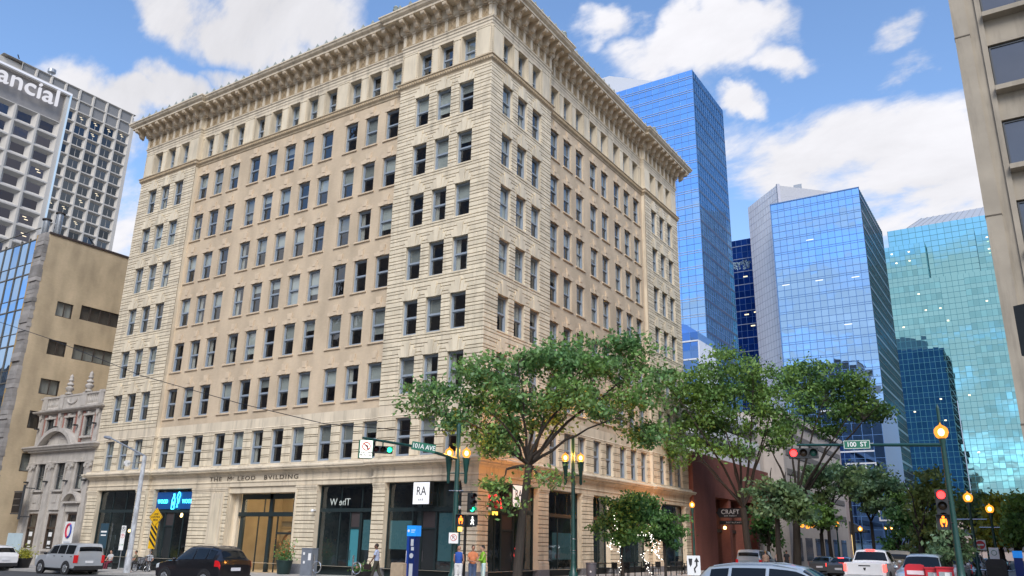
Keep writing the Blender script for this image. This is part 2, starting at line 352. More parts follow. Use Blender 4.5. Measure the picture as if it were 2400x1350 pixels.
# painted lines
pm = mat('road_paint', (.62, .62, .58), .7, var=.25, scale=4)
for k in range(9):
    x = -56 + k*6.0
    MB().quad((x, -13.05, gz(x)-.125), (x+3, -13.05, gz(x+3)-.125), (x+3, -12.93, gz(x+3)-.125), (x, -12.93, gz(x)-.125)).build('lane_marking', pm, kind='structure')
for k in range(12):
    y = -6 + k*7
    for xx in (11.8, 17.2):
        MB().quad((xx, y, gz(xx)-.125), (xx+.12, y, gz(xx)-.125), (xx+.12, y+3, gz(xx)-.125), (xx, y+3, gz(xx)-.125)).build('lane_marking', pm, kind='structure')
brk = mat('brick_crosswalk', (.17, .075, .055), .85, var=.2, scale=3)
MB().quad((-60, -34, gz(-60)-.126), (-19, -34, gz(-19)-.126), (-19, -13.4, gz(-19)-.126), (-60, -13.4, gz(-60)-.126)).build('brick_paving', brk, kind='structure')

# ================================================================ the office block on the corner
WL, DR, REC = 39.11, 33.05, .30
PAV = 7.9
B = thing('office_building', 'nine-storey cream terracotta office block with bracketed cornice and carved name over the door', 'building', (-19, 16, 0))
class Fac:
    def __init__(s, left): s.left = left
    def P(s, a, o, z): return (-a, -o, z) if s.left else (o, a, z)
    def M(s, a, o, z):
        return Matrix(((-1, 0, 0, -a), (0, -1, 0, -o), (0, 0, 1, z), (0, 0, 0, 1))) if s.left else Matrix(((0, 1, 0, o), (-1, 0, 0, a), (0, 0, 1, z), (0, 0, 0, 1)))
FL, FR = Fac(True), Fac(False)
PW = [1.98, 3.90, 5.82]
LCOL = {'near': PW, 'mid': [8.85, 10.86, 12.88, 15.42, 17.48, 19.55, 21.62, 23.68, 26.22, 28.24, 30.26], 'far': [WL-5.82, WL-3.9, WL-1.98], 'W': WL}
RCOL = {'near': [2.04, 3.96, 5.9], 'mid': [9.1, 11.1, 13.1, 15.5, 17.54, 19.94, 21.94, 23.94], 'far': [DR-5.9, DR-3.96, DR-2.04], 'W': DR}
WW, WH = 1.22, 2.33
ROWZ = [13.15 - WH + 3.763*k for k in range(6)]           # sills of the six typical storeys
ROW1 = (6.95, 2.38); ATT = (33.52, 2.2)

def wall_cells(mb, F, s0, s1, z0, z1, opens, out, depth, mbr=None, noreveal=False):
    ss = sorted({s0, s1, *[a for o in opens for a in o[:2]]}); zs = sorted({z0, z1, *[a for o in opens for a in o[2:]]})
    for i in range(len(ss)-1):
        run = None
        for j in range(len(zs)-1):
            cs, cz = (ss[i]+ss[i+1])/2, (zs[j]+zs[j+1])/2
            hole = any(o[0] < cs < o[1] and o[2] < cz < o[3] for o in opens)
            if not hole:
                if run is None: run = zs[j]
            if (hole or j == len(zs)-2) and run is not None:
                e = zs[j] if hole else zs[j+1]
                mb.quad(F.P(ss[i], out, run), F.P(ss[i+1], out, run), F.P(ss[i+1], out, e), F.P(ss[i], out, e)); run = None
    if noreveal: return
    r = mbr or mb
    for (a, b, c, d) in opens:
        o2 = out-depth
        r.quad(F.P(a, out, c), F.P(a, o2, c), F.P(a, o2, d), F.P(a, out, d)); r.quad(F.P(b, out, c), F.P(b, o2, c), F.P(b, o2, d), F.P(b, out, d))
        r.quad(F.P(a, out, d), F.P(b, out, d), F.P(b, o2, d), F.P(a, o2, d)); r.quad(F.P(a, out, c), F.P(b, out, c), F.P(b, o2, c), F.P(a, o2, c))

def win_meshes(w, h):
    k = (round(w, 2), round(h, 2))
    if k in CACHE: return CACHE[k]
    fr = MB(); y0, y1 = -.30, -.16; t = .085
    fr.box(-w/2, -w/2+t, y0, y1, 0, h); fr.box(w/2-t, w/2, y0, y1, 0, h); fr.box(-w/2+t, w/2-t, y0, y1, h-t*1.3, h); fr.box(-w/2+t, w/2-t, y0, y1, 0, t*1.1)
    fr.box(-w/2+t, w/2-t, y0+.02, y1-.03, h*.5-.045, h*.5+.045)
    sash = MB(); q = .045
    for (za, zb, yy) in ((t*1.1, h*.5-.045, -.27), (h*.5+.045, h-t*1.3, -.23)):
        sash.box(-w/2+t, -w/2+t+q, yy-.03, yy, za, zb); sash.box(w/2-t-q, w/2-t, yy-.03, yy, za, zb); sash.box(-w/2+t+q, w/2-t-q, yy-.03, yy, za, za+q*1.2); sash.box(-w/2+t+q, w/2-t-q, yy-.03, yy, zb-q, zb)
    e = t+q
    pu = MB().quad((w/2-e, -.245, h*.5+.1), (-w/2+e, -.245, h*.5+.1), (-w/2+e, -.245, h-t*1.3-q), (w/2-e, -.245, h-t*1.3-q))
    pl = MB().quad((w/2-e, -.285, t*1.1+q), (-w/2+e, -.285, t*1.1+q), (-w/2+e, -.285, h*.5-.09), (w/2-e, -.285, h*.5-.09))
    bl = [MB().box(-w/2+t, w/2-t, -.345, -.338, h*(1-f), h-.05).mesh('blind', BLIND) for f in (.3, .45, .55, .75, .93)]
    cu = MB()
    for sx in (-1, 1):
        for q_ in range(4): x = sx*(w/2-t-.03-q_*.075); cu.box(x-.035, x+.035, -.41-.02*(q_ % 2), -.37-.02*(q_ % 2), .05, h-.05)
    sill = MB(); sill.prism([(-.26, 0), (.10, -.03), (.10, -.13), (.0, -.15), (-.26, -.15)], -w/2-.14, w/2+.14, lambda p, q, a: (a, p, q))
    r = dict(frame=fr.mesh('window', WFRAME), sash=sash.mesh('sash', WFRAME), pu=pu.mesh('pane', GLASS), pl=pl.mesh('pane', GLASS), bl=bl, cu=cu.mesh('curtain', CURTAIN), sill=sill.mesh('sill', LIMEST), sillt=sill.mesh('sill', TERRA))
    CACHE[k] = r; return r
# stepped brick lintel of the plain bays
lm = MB()
for (a, b, z, y) in ((-.74, -.50, .28, .03), (-.50, -.2, .36, .035), (.2, .5, .36, .035), (.5, .74, .28, .03)): lm.prism([(a-.03*(a < 0), z), (a, 0), (b, 0), (b+.03*(b > 0), z)], -.12, y, lambda p, q, o: (p, o, q))
lm.prism([(-.26, .78), (-.19, 0.02), (.19, 0.02), (.26, .78)], -.12, .07, lambda p, q, o: (p, o, q)); lm.box(-.15, .15, .07, .10, .3, .62)
LINTEL = lm.mesh('lintel', LIMEST)
rw = random.Random(5)
def window(F, s, out, z, w, h, lintel=False, terr=True, parent=None, blinds=.62, rev=(0, -.36)):
    d = win_meshes(w, h); M = F.M(s, out, z)
    o = obj('window', d['frame'], parent or B, M=M)
    def sub(n, me, y=0, tilt=False):
        c = obj(n, me, o)
        if tilt: c.matrix_basis = Matrix.Rotation(rw.gauss(0, .012), 4, 'Z') @ Matrix.Rotation(rw.gauss(0, .010), 4, 'X')
        return c
    sub('sash', d['sash']); sub('pane', d['pu'], tilt=True); sub('pane', d['pl'], tilt=True); sub('sill', d['sillt'] if terr else d['sill'])
    k = ('rev', w, h, rev, terr)
    if k not in CACHE:
        a, (y1, y0) = w/2, rev; q = MB()
        for sx in (-a, a): q.quad((sx, y0, 0), (sx, y1, 0), (sx, y1, h), (sx, y0, h))
        for z_ in (0, h): q.quad((-a, y0, z_), (a, y0, z_), (a, y1, z_), (-a, y1, z_))
        CACHE[k] = q.mesh('reveal', TERRAW if terr else BRICK)
    sub('reveal', CACHE[k])
    r_ = rw.random()
    if r_ < blinds: sub('blind', d['bl'][rw.choice((0, 1, 1, 2, 2, 3, 4))])
    elif r_ < blinds+.12: sub('curtain', d['cu'])
    if lintel: c = sub('lintel', LINTEL); c.location = (0, 0, h)
    return o

ARCH_T = .93
def arch_meshes():
    k = MB(); k.prism([(-.15, -.03), (.15, -.03), (.245, ARCH_T), (-.245, ARCH_T)], -.1, .125, lambda p, q, o: (p, o, q))
    a = MB(); a.prism([(.16, -.015), (.40, .0), (.56, .70), (.255, .70)], -.1, .098, lambda p, q, o: (p, o, q))
    b = MB(); b.prism([(.41, .0), (.62, .0), (.80, .42), (.505, .42)], -.1, .09, lambda p, q, o: (p, o, q))
    mir = lambda mb: MB().add(mb, Matrix.Diagonal((-1, 1, 1, 1)))
    return k.mesh('keystone', TERRA), [x.mesh('voussoir', TERRA) for x in (a, b, mir(a), mir(b))]
KEY, VOUS = arch_meshes()

BLOCKS = []
def rusticate(F, s0, s1, z0, z1, opens, out, pat=(.328, .2096), proud=.06, gap=.042, lens=(.78, 1.05), ends=(0, 0)):
    z = z0; k = 0
    while z < z1-.05:
        h = pat[k % len(pat)]; zt = min(z+h, z1)
        if z1-zt < .1: zt = z1
        cuts = {s0, s1}
        for o in opens:
            if o[2] < zt and o[3] > z: cuts |= {o[0], o[1]}
        cuts = sorted(c for c in cuts if s0 <= c <= s1)
        for a, b in zip(cuts, cuts[1:]):
            m = (a+b)/2; segs = [(z, zt)]
            for o in opens:
                if o[0] < m < o[1]:
                    ns = []
                    for (p, q) in segs:
                        if o[3] <= p or o[2] >= q: ns.append((p, q)); continue
                        if p < o[2]: ns.append((p, o[2]))
                        if q > o[3]: ns.append((o[3], q))
                    segs = ns
            for (p, q) in segs:
                if q-p < .07: continue
                L = b-a; n = max(1, round(L/lens[k % len(lens)])); x = a
                cutp = [a+L*i/n for i in range(n+1)]
                if k % 2 and n > 1: st = L/n/2; cutp = [a] + [a+st+L/n*i for i in range(n)] + [b]
                for c0, c1 in zip(cutp, cutp[1:]):
                    e0 = ends[0] if abs(c0-s0) < 1e-6 else -.004; e1 = ends[1] if abs(c1-s1) < 1e-6 else -.004
                    BLOCKS.append((F, c0-e0, c1+e1, p+gap/2, q-gap/2, out, proud))
        z = zt; k += 1

for F, C in ((FL, LCOL), (FR, RCOL)):
    Wd = C['W']; left = F.left
    op = lambda cols, z, h: [(c-WW/2, c+WW/2, z, z+h) for c in cols]
    allrows = [(z, WH) for z in ROWZ]
    jw = MB(); bw = MB()
    pav_rng = [(0, PAV, C['near']), (Wd-PAV, Wd, C['far'])]
    for (a, b, cols) in pav_rng:
        ops = [o for (z, h) in allrows for o in op(cols, z, h)]
        wall_cells(jw, F, a, b, 10.15, 32.95, ops, 0, .36, noreveal=True)
        big = []
        rusticate(F, a, b, 10.15, 32.93, ops, 0, ends=(0.06 if a == 0 and left else 0, 0))
        for (z, h) in allrows:
            for c in cols:
                w = window(F, c, 0, z, WW, h)
                kk = obj('keystone', KEY, B, M=F.M(c, .0, z+h))
                for vm in VOUS: obj('voussoir', vm, kk)
        # returns beside the recessed middle
        e = b if a == 0 else a
        tw = MB(); tw.quad(F.P(e, .04, -1), F.P(e, -REC-.4, -1), F.P(e, -REC-.4, 39), F.P(e, .04, 39)); tw.build('pavilion_return', TERRAW, B)
    ops = [o for (z, h) in allrows for o in op(C['mid'], z, h)]
    wall_cells(bw, F, PAV, Wd-PAV, 10.15, 32.95, ops, -REC, .36, noreveal=True)
    for (z, h) in allrows:
        for c in C['mid']: window(F, c, -REC, z, WW, h, lintel=True, terr=False)
    # plain band and the banded storey above the shops
    for (a, b, cols, o_) in ((0, PAV, C['near'], 0), (PAV, Wd-PAV, C['mid'], -REC), (Wd-PAV, Wd, C['far'], 0)):
        ops = op(cols, *ROW1)
        tw = MB(); wall_cells(tw, F, a, b, 9.36, 10.15, [], o_+.03, 0); tw.build('plain_band', TERRAW, B)
        wall_cells(jw, F, a, b, 6.6, 9.36, ops, o_, .36, noreveal=True)
        rusticate(F, a, b, 6.93, 9.34, ops, o_, pat=(.46, .13), lens=(.7, .9), ends=(0.06 if a == 0 and left else 0, 0))
        for c in cols: window(F, c, o_, ROW1[0], WW, ROW1[1])
        # attic
        ops2 = [(c-.60, c+.60, ATT[0], ATT[0]+ATT[1]) for c in cols]
        tw = MB(); wall_cells(tw, F, a, b, 33.4, 39.0, ops2, o_, .62, noreveal=True); tw.build('attic_wall', TERRAW, B)
        for c in cols:
            window(F, c, o_-.30, ATT[0], 1.2, ATT[1], blinds=.45, rev=(.30, -.36))
        for p0, p1 in zip([a]+[c+.60 for c in cols], [c-.60 for c in cols]+[b]):
            # piers between the attic windows: raised border and beaded edge
            m = (p0+p1)/2; wd = p1-p0
            pm_ = MB()
            if wd > 1.0:
                pm_.box(-wd/2+.16, wd/2-.16, .0, .035, .15, 2.25)
                pm_.box(-wd/2+.1, wd/2-.1, .0, .05, 2.28, 2.40)
            else:
                pm_.box(-wd/2+.14, wd/2-.14, .0, .03, .05, 2.02); pm_.box(-wd/2+.05, wd/2-.05, 0, .06, 2.05, 2.2)
            for sx in (-1, 1):
                for q in range(15): zz = .1+q*.145; pm_.box(sx*(wd/2-.055)-.035, sx*(wd/2-.055)+.035, 0, .035, zz, zz+.095)
            obj('pier_panel', pm_.mesh('pier_panel', TERRA), B, M=F.M(m, o_, 33.5))
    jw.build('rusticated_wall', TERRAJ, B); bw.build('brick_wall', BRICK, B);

# terracotta blocks: the ones that show largest are pieces of their own
def bsize(b):
    F, a, c, p, q, o, pr = b; c3 = Vector(F.P((a+c)/2, o, (p+q)/2)); n = Vector(F.P(0, 1, 0))-Vector(F.P(0, 0, 0)); d = CAM-c3
    return (c-a)*(q-p)*abs(n.dot(d.normalized()))/d.length_squared
BLOCKS.sort(key=bsize, reverse=True)
def bpts(mb, b):
    F, a, c, p, q, o, pr = b; k = .012
    P = F.P; i = len(mb.v)
    mb.v += [P(a, o, p), P(c, o, p), P(c, o, q), P(a, o, q), P(a, o+pr-k, p), P(c, o+pr-k, p), P(c, o+pr-k, q), P(a, o+pr-k, q), P(a+k, o+pr, p+k), P(c-k, o+pr, p+k), P(c-k, o+pr, q-k), P(a+k, o+pr, q-k)]
    for j in range(4):
        l = (j+1) % 4; mb.f += [(i+j, i+l, i+4+l, i+4+j), (i+4+j, i+4+l, i+8+l, i+8+j)]
    mb.f.append((i+8, i+9, i+10, i+11))
for b in BLOCKS[:290]:
    mb = MB(); bpts(mb, b); mb.build('terracotta_block', TERRA, B)
mb = MB()
for b in BLOCKS[290:]: bpts(mb, b)
mb.build('terracotta_blocks', mat('terracotta_far', (.68, .59, .435), .55, var=.12, scale=1.3, rand=.09, island=True, dirt=.26, stretch=(1, 1, .5)), B, kind='stuff')

PATH = [(-WL, 8), (-WL, 0), (-WL+PAV, 0), (-WL+PAV, REC), (-PAV, REC), (-PAV, 0), (0, 0), (0, PAV), (-REC, PAV), (-REC, DR-PAV), (0, DR-PAV), (0, DR), (-8, DR)]
sweep(MB(), [(0, 32.85), (.06, 32.9), (.08, 33.0), (.13, 33.05), (.2, 33.12), (.2, 33.33), (.27, 33.36), (.27, 33.43), (.06, 33.5), (-.02, 33.5)], PATH).build('belt_course', mat('stained_terracotta', (.47, .38, .26), .7, var=.2, scale=2), B)
sweep(MB(), [(0.02, 36.2), (.05, 36.25), (.05, 36.38), (.12, 36.46), (.12, 36.54), (.0, 36.6)], PATH).build('frieze_moulding', TERRAW, B)
sweep(MB(), [(0.02, 35.95), (.03, 35.97), (.03, 36.1), (0.02, 36.12)], PATH).build('frieze_moulding', TERRAW, B)
ROOFM = mat('weathered_copper', (.30, .33, .30), .7, var=.25, scale=2)
sweep(MB(), [(0, 37.55), (.1, 37.58), (.22, 37.68), (.26, 37.78), (.26, 38.32), (1.16, 38.36), (1.16, 38.52), (1.22, 38.56), (1.34, 38.66), (1.41, 38.82), (1.46, 38.84), (1.46, 38.95)], PATH).build('cornice', TERRAW, B)
sweep(MB(), [(1.46, 38.95), (1.30, 39.02), (.2, 39.22), (-.6, 39.3), (-2.5, 39.3)], PATH).build('cornice_roof', ROOFM, B)
sweep(MB(), [(0, 9.28), (.07, 9.31), (.07, 9.40), (.10, 9.44), (.03, 9.50)], PATH).build('string_course', TERRAW, B)
sweep(MB(), [(0, 6.12), (.05, 6.16), (.1, 6.26), (.2, 6.33), (.22, 6.40), (.48, 6.45), (.50, 6.55), (.56, 6.58), (.56, 6.66), (.36, 6.74), (.30, 6.78), (.30, 6.86), (.0, 6.94), (-.4, 6.94)], PATH).build('shop_cornice', TERRAW, B)
sweep(MB(), [(0.0, 5.38), (.06, 5.40), (.06, 5.66), (.12, 5.70), (.12, 5.76), (.05, 5.80), (.05, 6.14), (0, 6.15)], PATH).build('architrave', TERRAW, B)

# carved leaf band of the belt course, brackets, frieze panels and antefixes along both streets
def runs():
    for F, Wd in ((FL, WL), (FR, DR)):
        for (a, b, o) in ((0, PAV, 0), (PAV, Wd-PAV, -REC), (Wd-PAV, Wd, 0)): yield F, a, b, o
leaf = MB()
for F, a, b, o in runs():
    n = int((b-a)/.21)
    for i in range(n):
        s = a+(i+.5)*(b-a)/n; c = F.P(s, o+.19, 33.22); r_ = (.075, .06, .115) if F.left else (.06, .075, .115); leaf.ball(c, r_, 6, 4)
CARVE = mat('stained_shaded_carving', (.40, .30, .18), .8, var=.25, scale=3)  # grimy brown; recess shade of the frieze panels is put into it too
leaf.build('carved_leaf_band', CARVE, B, kind='stuff', smooth=True)
prof = [(0, 0), (0, .56), (.88, .56), (.90, .44), (.86, .34), (.76, .28), (.62, .30), (.50, .26), (.42, .16), (.38, .02), (.28, -.1), (.14, -.13), (.04, -.1)]
bk = MB().prism(prof, -.17, .17, lambda p, q, a: (a, p, q)); bk.box(-.2, .2, .02, .93, .56, .615); bk.box(-.12, .12, .0, .10, -.22, -.05)
BRK = bk.mesh('bracket', mat('bracket_terracotta', (.58, .48, .35), .7, var=.15, scale=2))
fp = MB(); fp.box(-.30, .30, -.05, .012, 0, .92)
for sx in (-1, 1): fp.box(sx*.29-.035, sx*.29+.035, 0, .05, 0, .92)
fp.box(-.255, .255, 0, .05, .0, .07); fp.box(-.255, .255, 0, .05, .85, .92)
for an in (1, -1):
    M = Matrix.Translation((0, .02, .46)) @ Matrix.Rotation(an*R(56), 4, 'Y'); fp.box(-.44, .44, -.01, .025, -.035, .035, M)
fp.lathe([(.13, 0), (.13, .03), (.06, .055), (.0, .06)], 8, (0, .0, .46), 'y')
FRZ = fp.mesh('frieze_panel', CARVE)
tg = MB(); tg.box(-.13, .13, -.05, .11, 0, .86); tg.box(-.17, .17, -.05, .16, .86, .97)
TRG = tg.mesh('frieze_pilaster', TERRAW)
an_ = MB(); an_.prism([(-.13, 0), (.13, 0), (.15, .12), (.06, .2), (0, .32), (-.06, .2), (-.15, .12)], -.04, .04, lambda p, q, a: (p, a, q)); an_.box(-.2, .2, -.08, .08, -.06, .0)
ANT = an_.mesh('antefix', ROOFM)
for F, a, b, o in runs():
    lo = a if a > 0.01 else 0.0; n = max(1, round((b-a)/.96))
    for i in range(n):
        s = a+(i+.5)*(b-a)/n
        obj('bracket', BRK, B, M=F.M(s, o+.24, 37.76)); obj('frieze_panel', FRZ, B, M=F.M(s, o, 36.62)); 
        obj('antefix', ANT, B, M=F.M(s, o+1.30, 39.06))
    for i in range(n+1):
        if (i == 0 and a > .01) or (i == n and b not in (WL, DR) and b < 10): pass
        obj('frieze_pilaster', TRG, B, M=F.M(min(max(a+i*(b-a)/n, a+.14), b-.14), o, 36.6))
for (x, y) in ((.75, -.75), (-WL-.75, -.75), (.75, DR+.75), (-WL+PAV, -1.2), (-PAV, -1.2), (1.2, PAV), (1.2, DR-PAV)):
    MB().lathe([(.2, 0), (.24, .12), (.14, .2), (.2, .34), (.1, .48), (0, .52)], 8, (x, y, 39.08)).build('corner_finial', ROOFM, B)
# brackets on the outer corner overhangs
for F, Wd in ((FL, WL), (FR, DR)):
    obj('bracket', BRK, B, M=F.M(-.62, .24, 37.76)); obj('bracket', BRK, B, M=F.M(Wd+.62, .24, 37.76))
# roof, party walls, inside
mb = MB(); mb.quad((-WL, 0.3, 39.28), (-.3, .3, 39.28), (-.3, DR, 39.28), (-WL, DR, 39.28)).build('roof', ROOFM, B)
mb = MB(); mb.quad((-WL+.01, .05, -1), (-WL+.01, DR, -1), (-WL+.01, DR, 39), (-WL+.01, .05, 39)); mb.quad((-WL, DR-.01, -1), (0, DR-.01, -1), (0, DR-.01, 39), (-WL, DR-.01, 39)); mb.build('party_wall', BRICK, B)
mb = MB(); mb.box(-WL+2.2, -2.2, 2.2, DR-2.2, 6.6, 38.8); mb.build('inner_walls', ROOM, B)
mb = MB()
for z in [6.35, 9.75] + [z-.6 for z in ROWZ[1:]] + [33.0, 38.0]: mb.box(-WL+.4, -.4, .4, DR-.4, z-.12, z+.12)
mb.build('floor_slabs', ROOM, B)
# carved name over the entrance
tm = text_mesh('THE  M  LEOD   BVILDING', .40, mat('carved_letters', (.09, .07, .05), .8), .012, sp=1.22, font_scale_x=1.14)
xs = [v.co.x for v in tm.vertices]; wtx = max(xs)-min(xs); tm.transform(Matrix.Diagonal((9.2/wtx, 1, 1, 1)))
obj('carved_lettering', tm, B, M=Matrix.Translation((-19.5, REC-.075, 5.965)))
tm2 = text_mesh('c', .30, MATS['carved_letters'], .012); obj('carved_lettering', tm2, B, M=Matrix.Translation((-21.55, REC-.075, 6.02)))
# ---------------------------------------------------------------- shop storey of the corner block
SHOPF = mat('shop_frame', (.016, .028, .03), .4, var=.1)
FILM = mat('frosted_teal_film', (.13, .27, .30), .45, var=.05, spec=.6)
SHOPIN = mat('shop_interior', (.10, .115, .115), .85, var=.4, scale=.8)
LOBBY = mat('lobby_plaster', (.46, .38, .26), .8, var=.12, scale=1.2)
SOP = {True: [(0, PAV, 0, [(1.09, 6.92)]), (PAV, WL-PAV, -REC, [(8.05, 13.05), (15.0, 21.9), (25.95, 30.6)]), (WL-PAV, WL, 0, [(32.45, 37.75)])],
       False: [(0, PAV, 0, [(1.03, 6.66)]), (PAV, DR-PAV, -REC, [(8.25, 13.05), (14.7, 17.46), (18.95, 24.3)]), (DR-PAV, DR, 0, [(26.5, 31.95)])]}
TOPZ = 5.38; BLOCKS.clear()
sj = MB(); srev = MB()
for F in (FL, FR):
    for (a, b, o, ops) in SOP[F.left]:
        wall_cells(sj, F, a, b, .4, TOPZ, [(p, q, .39, TOPZ) for p, q in ops], o, .45, srev)
        ed = [a]+[x for pq in ops for x in pq]+[b]
        for p, q in zip(ed[::2], ed[1::2]):
            rusticate(F, p, q, .98, 5.0, [], o, lens=(.62, .8), ends=(.045 if p == 0 and F.left else 0, 0))
            gq = min(gz(F.P(p, 0, 0)[0]), gz(F.P(q, 0, 0)[0]))-.3
            e0, e1 = (0 if p > .01 else .1), (0 if abs(q-F_W) > .01 else .1) if (F_W := (WL if F.left else DR)) else 0
            def pr(mb, pts): mb.prism(pts, p-(e0 if F.left and e0 else (.014 if p > .01 else 0)), q+(e1 or .014), lambda oo, z, s: F.P(s, o+oo, z))
            plin = MB(); pr(plin, [(-.4, gq), (.13, gq), (.13, .44), (-.4, .44)]); plin.build('plinth', PLINTH, B)
            base = MB(); pr(base, [(-.3, .44), (.11, .44), (.11, .70), (.08, .74), (.10, .82), (.07, .9), (.03, .97), (-.3, .97)]); base.build('pilaster_base', TERRAW, B)
            cp = MB(); pr(cp, [(-.3, 5.0), (.05, 5.0), (.05, 5.1), (.09, 5.14), (.09, 5.2), (.13, 5.26), (.13, 5.375), (-.3, 5.375)]); cp.build('pilaster_capital', TERRAW, B)
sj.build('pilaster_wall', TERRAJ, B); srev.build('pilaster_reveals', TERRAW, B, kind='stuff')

mb = MB(); BLOCKS.sort(key=bsize, reverse=True)
PB = MB()
for b in BLOCKS: bpts(PB, b)
PB.build('pilaster_blocks', MATS['terracotta_far'], B, kind='stuff')

def shopfront(F, s0, s1, o, mull, tz=(3.68, 3.9), film=(), door=None, inside=None, up=None, bulk=.42):
    """frame with transom, mullions, panes, frosted films; one part of the building"""
    oo = o-.40; x = lambda s: s-(s0+s1)/2; W_ = s1-s0; fr = MB(); g = gz(F.P((s0+s1)/2, 0, 0)[0])
    M = F.M((s0+s1)/2, oo, 0); sg = 1 if F.left else -1
    def bx(mb, a, b, y0, y1, z0, z1): a2, b2 = sg*x(a), sg*x(b); mb.box(min(a2, b2), max(a2, b2), y0, y1, z0, z1)
    bx(fr, s0, s0+.08, -.06, .06, g, TOPZ); bx(fr, s1-.08, s1, -.06, .06, g, TOPZ); bx(fr, s0+.08, s1-.08, -.06, .06, TOPZ-.1, TOPZ); bx(fr, s0+.08, s1-.08, -.08, .1, tz[0], tz[1]); bx(fr, s0+.08, s1-.08, -.06, .05, g-.2, bulk)
    for m in mull: bx(fr, m-.035, m+.035, -.05, .05, bulk, tz[0])
    for m in (up if up is not None else mull): bx(fr, m-.02, m+.02, -.05, .04, tz[1], TOPZ-.1)
    sf = obj('shopfront', fr.mesh('shopfront', SHOPF), B, M=M)
    for (lst, z0, z1) in ((mull, bulk, tz[0]), ((up if up is not None else mull), tz[1], TOPZ-.1)):
        e = [s0+.08]+sorted(lst)+[s1-.08]
        for a, b in zip(e, e[1:]):
            if door and z0 == bulk and door[0]-.05 < (a+b)/2 < door[1]+.05: continue
            q = MB(); a2, b2 = sorted((sg*x(a+.03), sg*x(b-.03))); q.quad((b2, 0, z0), (a2, 0, z0), (a2, 0, z1), (b2, 0, z1))
            p = obj('pane', q.mesh('pane', SHOPG), sf); p.matrix_basis = Matrix.Rotation(rw.gauss(0, .006), 4, 'Z')
    for (a, b, z0, z1) in film:
        q = MB(); bx(q, a, b, -.03, -.02, z0, z1); obj('frosted_film', q.mesh('frosted_film', FILM), sf)
    if door:
        a, b, m = door; q = MB(); bx(q, a, b, -.05, -.02, g, 2.65)
        d = obj('door', q.mesh('door', m), sf); q = MB(); bx(q, b-.14, b-.10, .0, .05, g+.9, g+1.5); obj('handle', q.mesh('handle', CHROME), d)
        q = MB(); bx(q, a-.06, a, -.06, .04, g, tz[0]); bx(q, b, b+.06, -.06, .04, g, tz[0]); bx(q, a, b, -.06, .04, 2.66, 2.76); obj('door_frame', q.mesh('door_frame', SHOPF), d)
        q = MB(); bx(q, a, b, -.03, -.02, 2.76, tz[0]); obj('door_transom', q.mesh('door_transom', mat('brown_panel', (.05, .04, .04), .5)), d)
    inn = MB(); D_ = 4.5
    bx(inn, s0-.3, s1+.3, -D_, -D_+.1, g-.2, TOPZ); bx(inn, s0-.3, s0-.2, -D_, -.1, g-.2, TOPZ); bx(inn, s1+.2, s1+.3, -D_, -.1, g-.2, TOPZ); bx(inn, s0-.3, s1+.3, -D_, -.1, g-.2, g+.02); bx(inn, s0-.3, s1+.3, -D_, -.1, TOPZ, TOPZ+.1)
    obj('shop_room', inn.mesh('shop_room', inside or SHOPIN), sf)
    return sf
TEALD = mat('teal_door', (.05, .22, .26), .4, var=.05)
shopfront(FL, 1.09, 6.92, 0, [3.15, 4.3, 4.95], film=[(5.05, 6.72, 1.5, 3.15), (1.25, 3.0, .92, 3.6)], door=(3.25, 4.2, DARKM))
shopfront(FL, 8.05, 13.05, -REC, [9.35, 9.45, 10.3, 11.2], up=[9.4, 11.2], film=[(8.15, 9.2, 1.4, 3.2)], door=(9.5, 10.25, TEALD))
shopfront(FL, 25.95, 30.6, -REC, [27.2, 28.3, 29.4], up=[27.0, 29.0], door=(28.35, 29.3, DARKM))
shopfront(FL, 32.45, 37.75, 0, [34.2, 36.0], up=[34.2, 36.0])
shopfront(FR, 1.03, 6.66, 0, [2.35, 3.0, 4.4], up=[3.0], door=(3.1, 4.3, DARKM))
shopfront(FR, 8.25, 13.05, -REC, [10.3], up=[10.0, 11.6], film=[(9.7, 12.8, 1.0, 2.7)])
shopfront(FR, 14.7, 17.46, -REC, [16.1]); shopfront(FR, 18.95, 24.3, -REC, [20.7, 22.5], film=[(19.2, 20.6, .8, 2.6)]); shopfront(FR, 26.5, 31.95, 0, [28.3, 30.1], film=[(30.2, 31.7, 1.2, 3.4)])

# the recessed entrance with its lit lobby
es0, es1 = 15.0, 21.9

g0 = gz(-18.5)
mb = MB(); 
def ebox(mb, s0, s1, o0, o1, z0, z1): mb.box(-s1, -s0, -o1, -o0, z0, z1); return mb
fr = MB()
for (a, b, z0, z1) in ((15.05, 15.2, g0, 4.95), (21.0, 21.35, g0, 4.95), (18.15, 18.45, g0, 4.95), (15.2, 21.0, 4.58, 4.95)): ebox(fr, a, b, -1.30, -1.12, z0, z1)
ebox(fr, 15.02, 21.5, -1.36, -1.02, 3.42, 3.70)
for (a, b) in ((16.05, 16.12), (17.55, 17.62), (19.5, 19.56)): ebox(fr, a, b, -1.26, -1.18, g0, 3.42)
for a in (19.0, 16.1): ebox(fr, a, a+.06, -1.26, -1.18, 3.70, 4.75)
ebox(fr, 16.12, 17.55, -1.26, -1.18, 2.25, 2.38)
ef = fr.build('entrance_frame', SHOPF, B)
for (a, b, z0, z1) in ((15.2, 16.05, g0+.1, 3.42), (16.12, 17.55, 2.38, 3.42), (18.45, 19.5, g0+.1, 3.42), (19.56, 21.0, g0+.1, 3.42), (15.2, 16.1, 3.7, 4.75), (16.16, 18.15, 3.7, 4.75), (18.45, 19.0, 3.7, 4.75), (19.06, 21.0, 3.7, 4.75)):
    MB().quad((-b, 1.22, z0), (-a, 1.22, z0), (-a, 1.22, z1), (-b, 1.22, z1)).build('pane', glass_mat('lobby_glass', (.92, .92, .9), 1.35) if 'lobby_glass' not in MATS else MATS['lobby_glass'], ef)
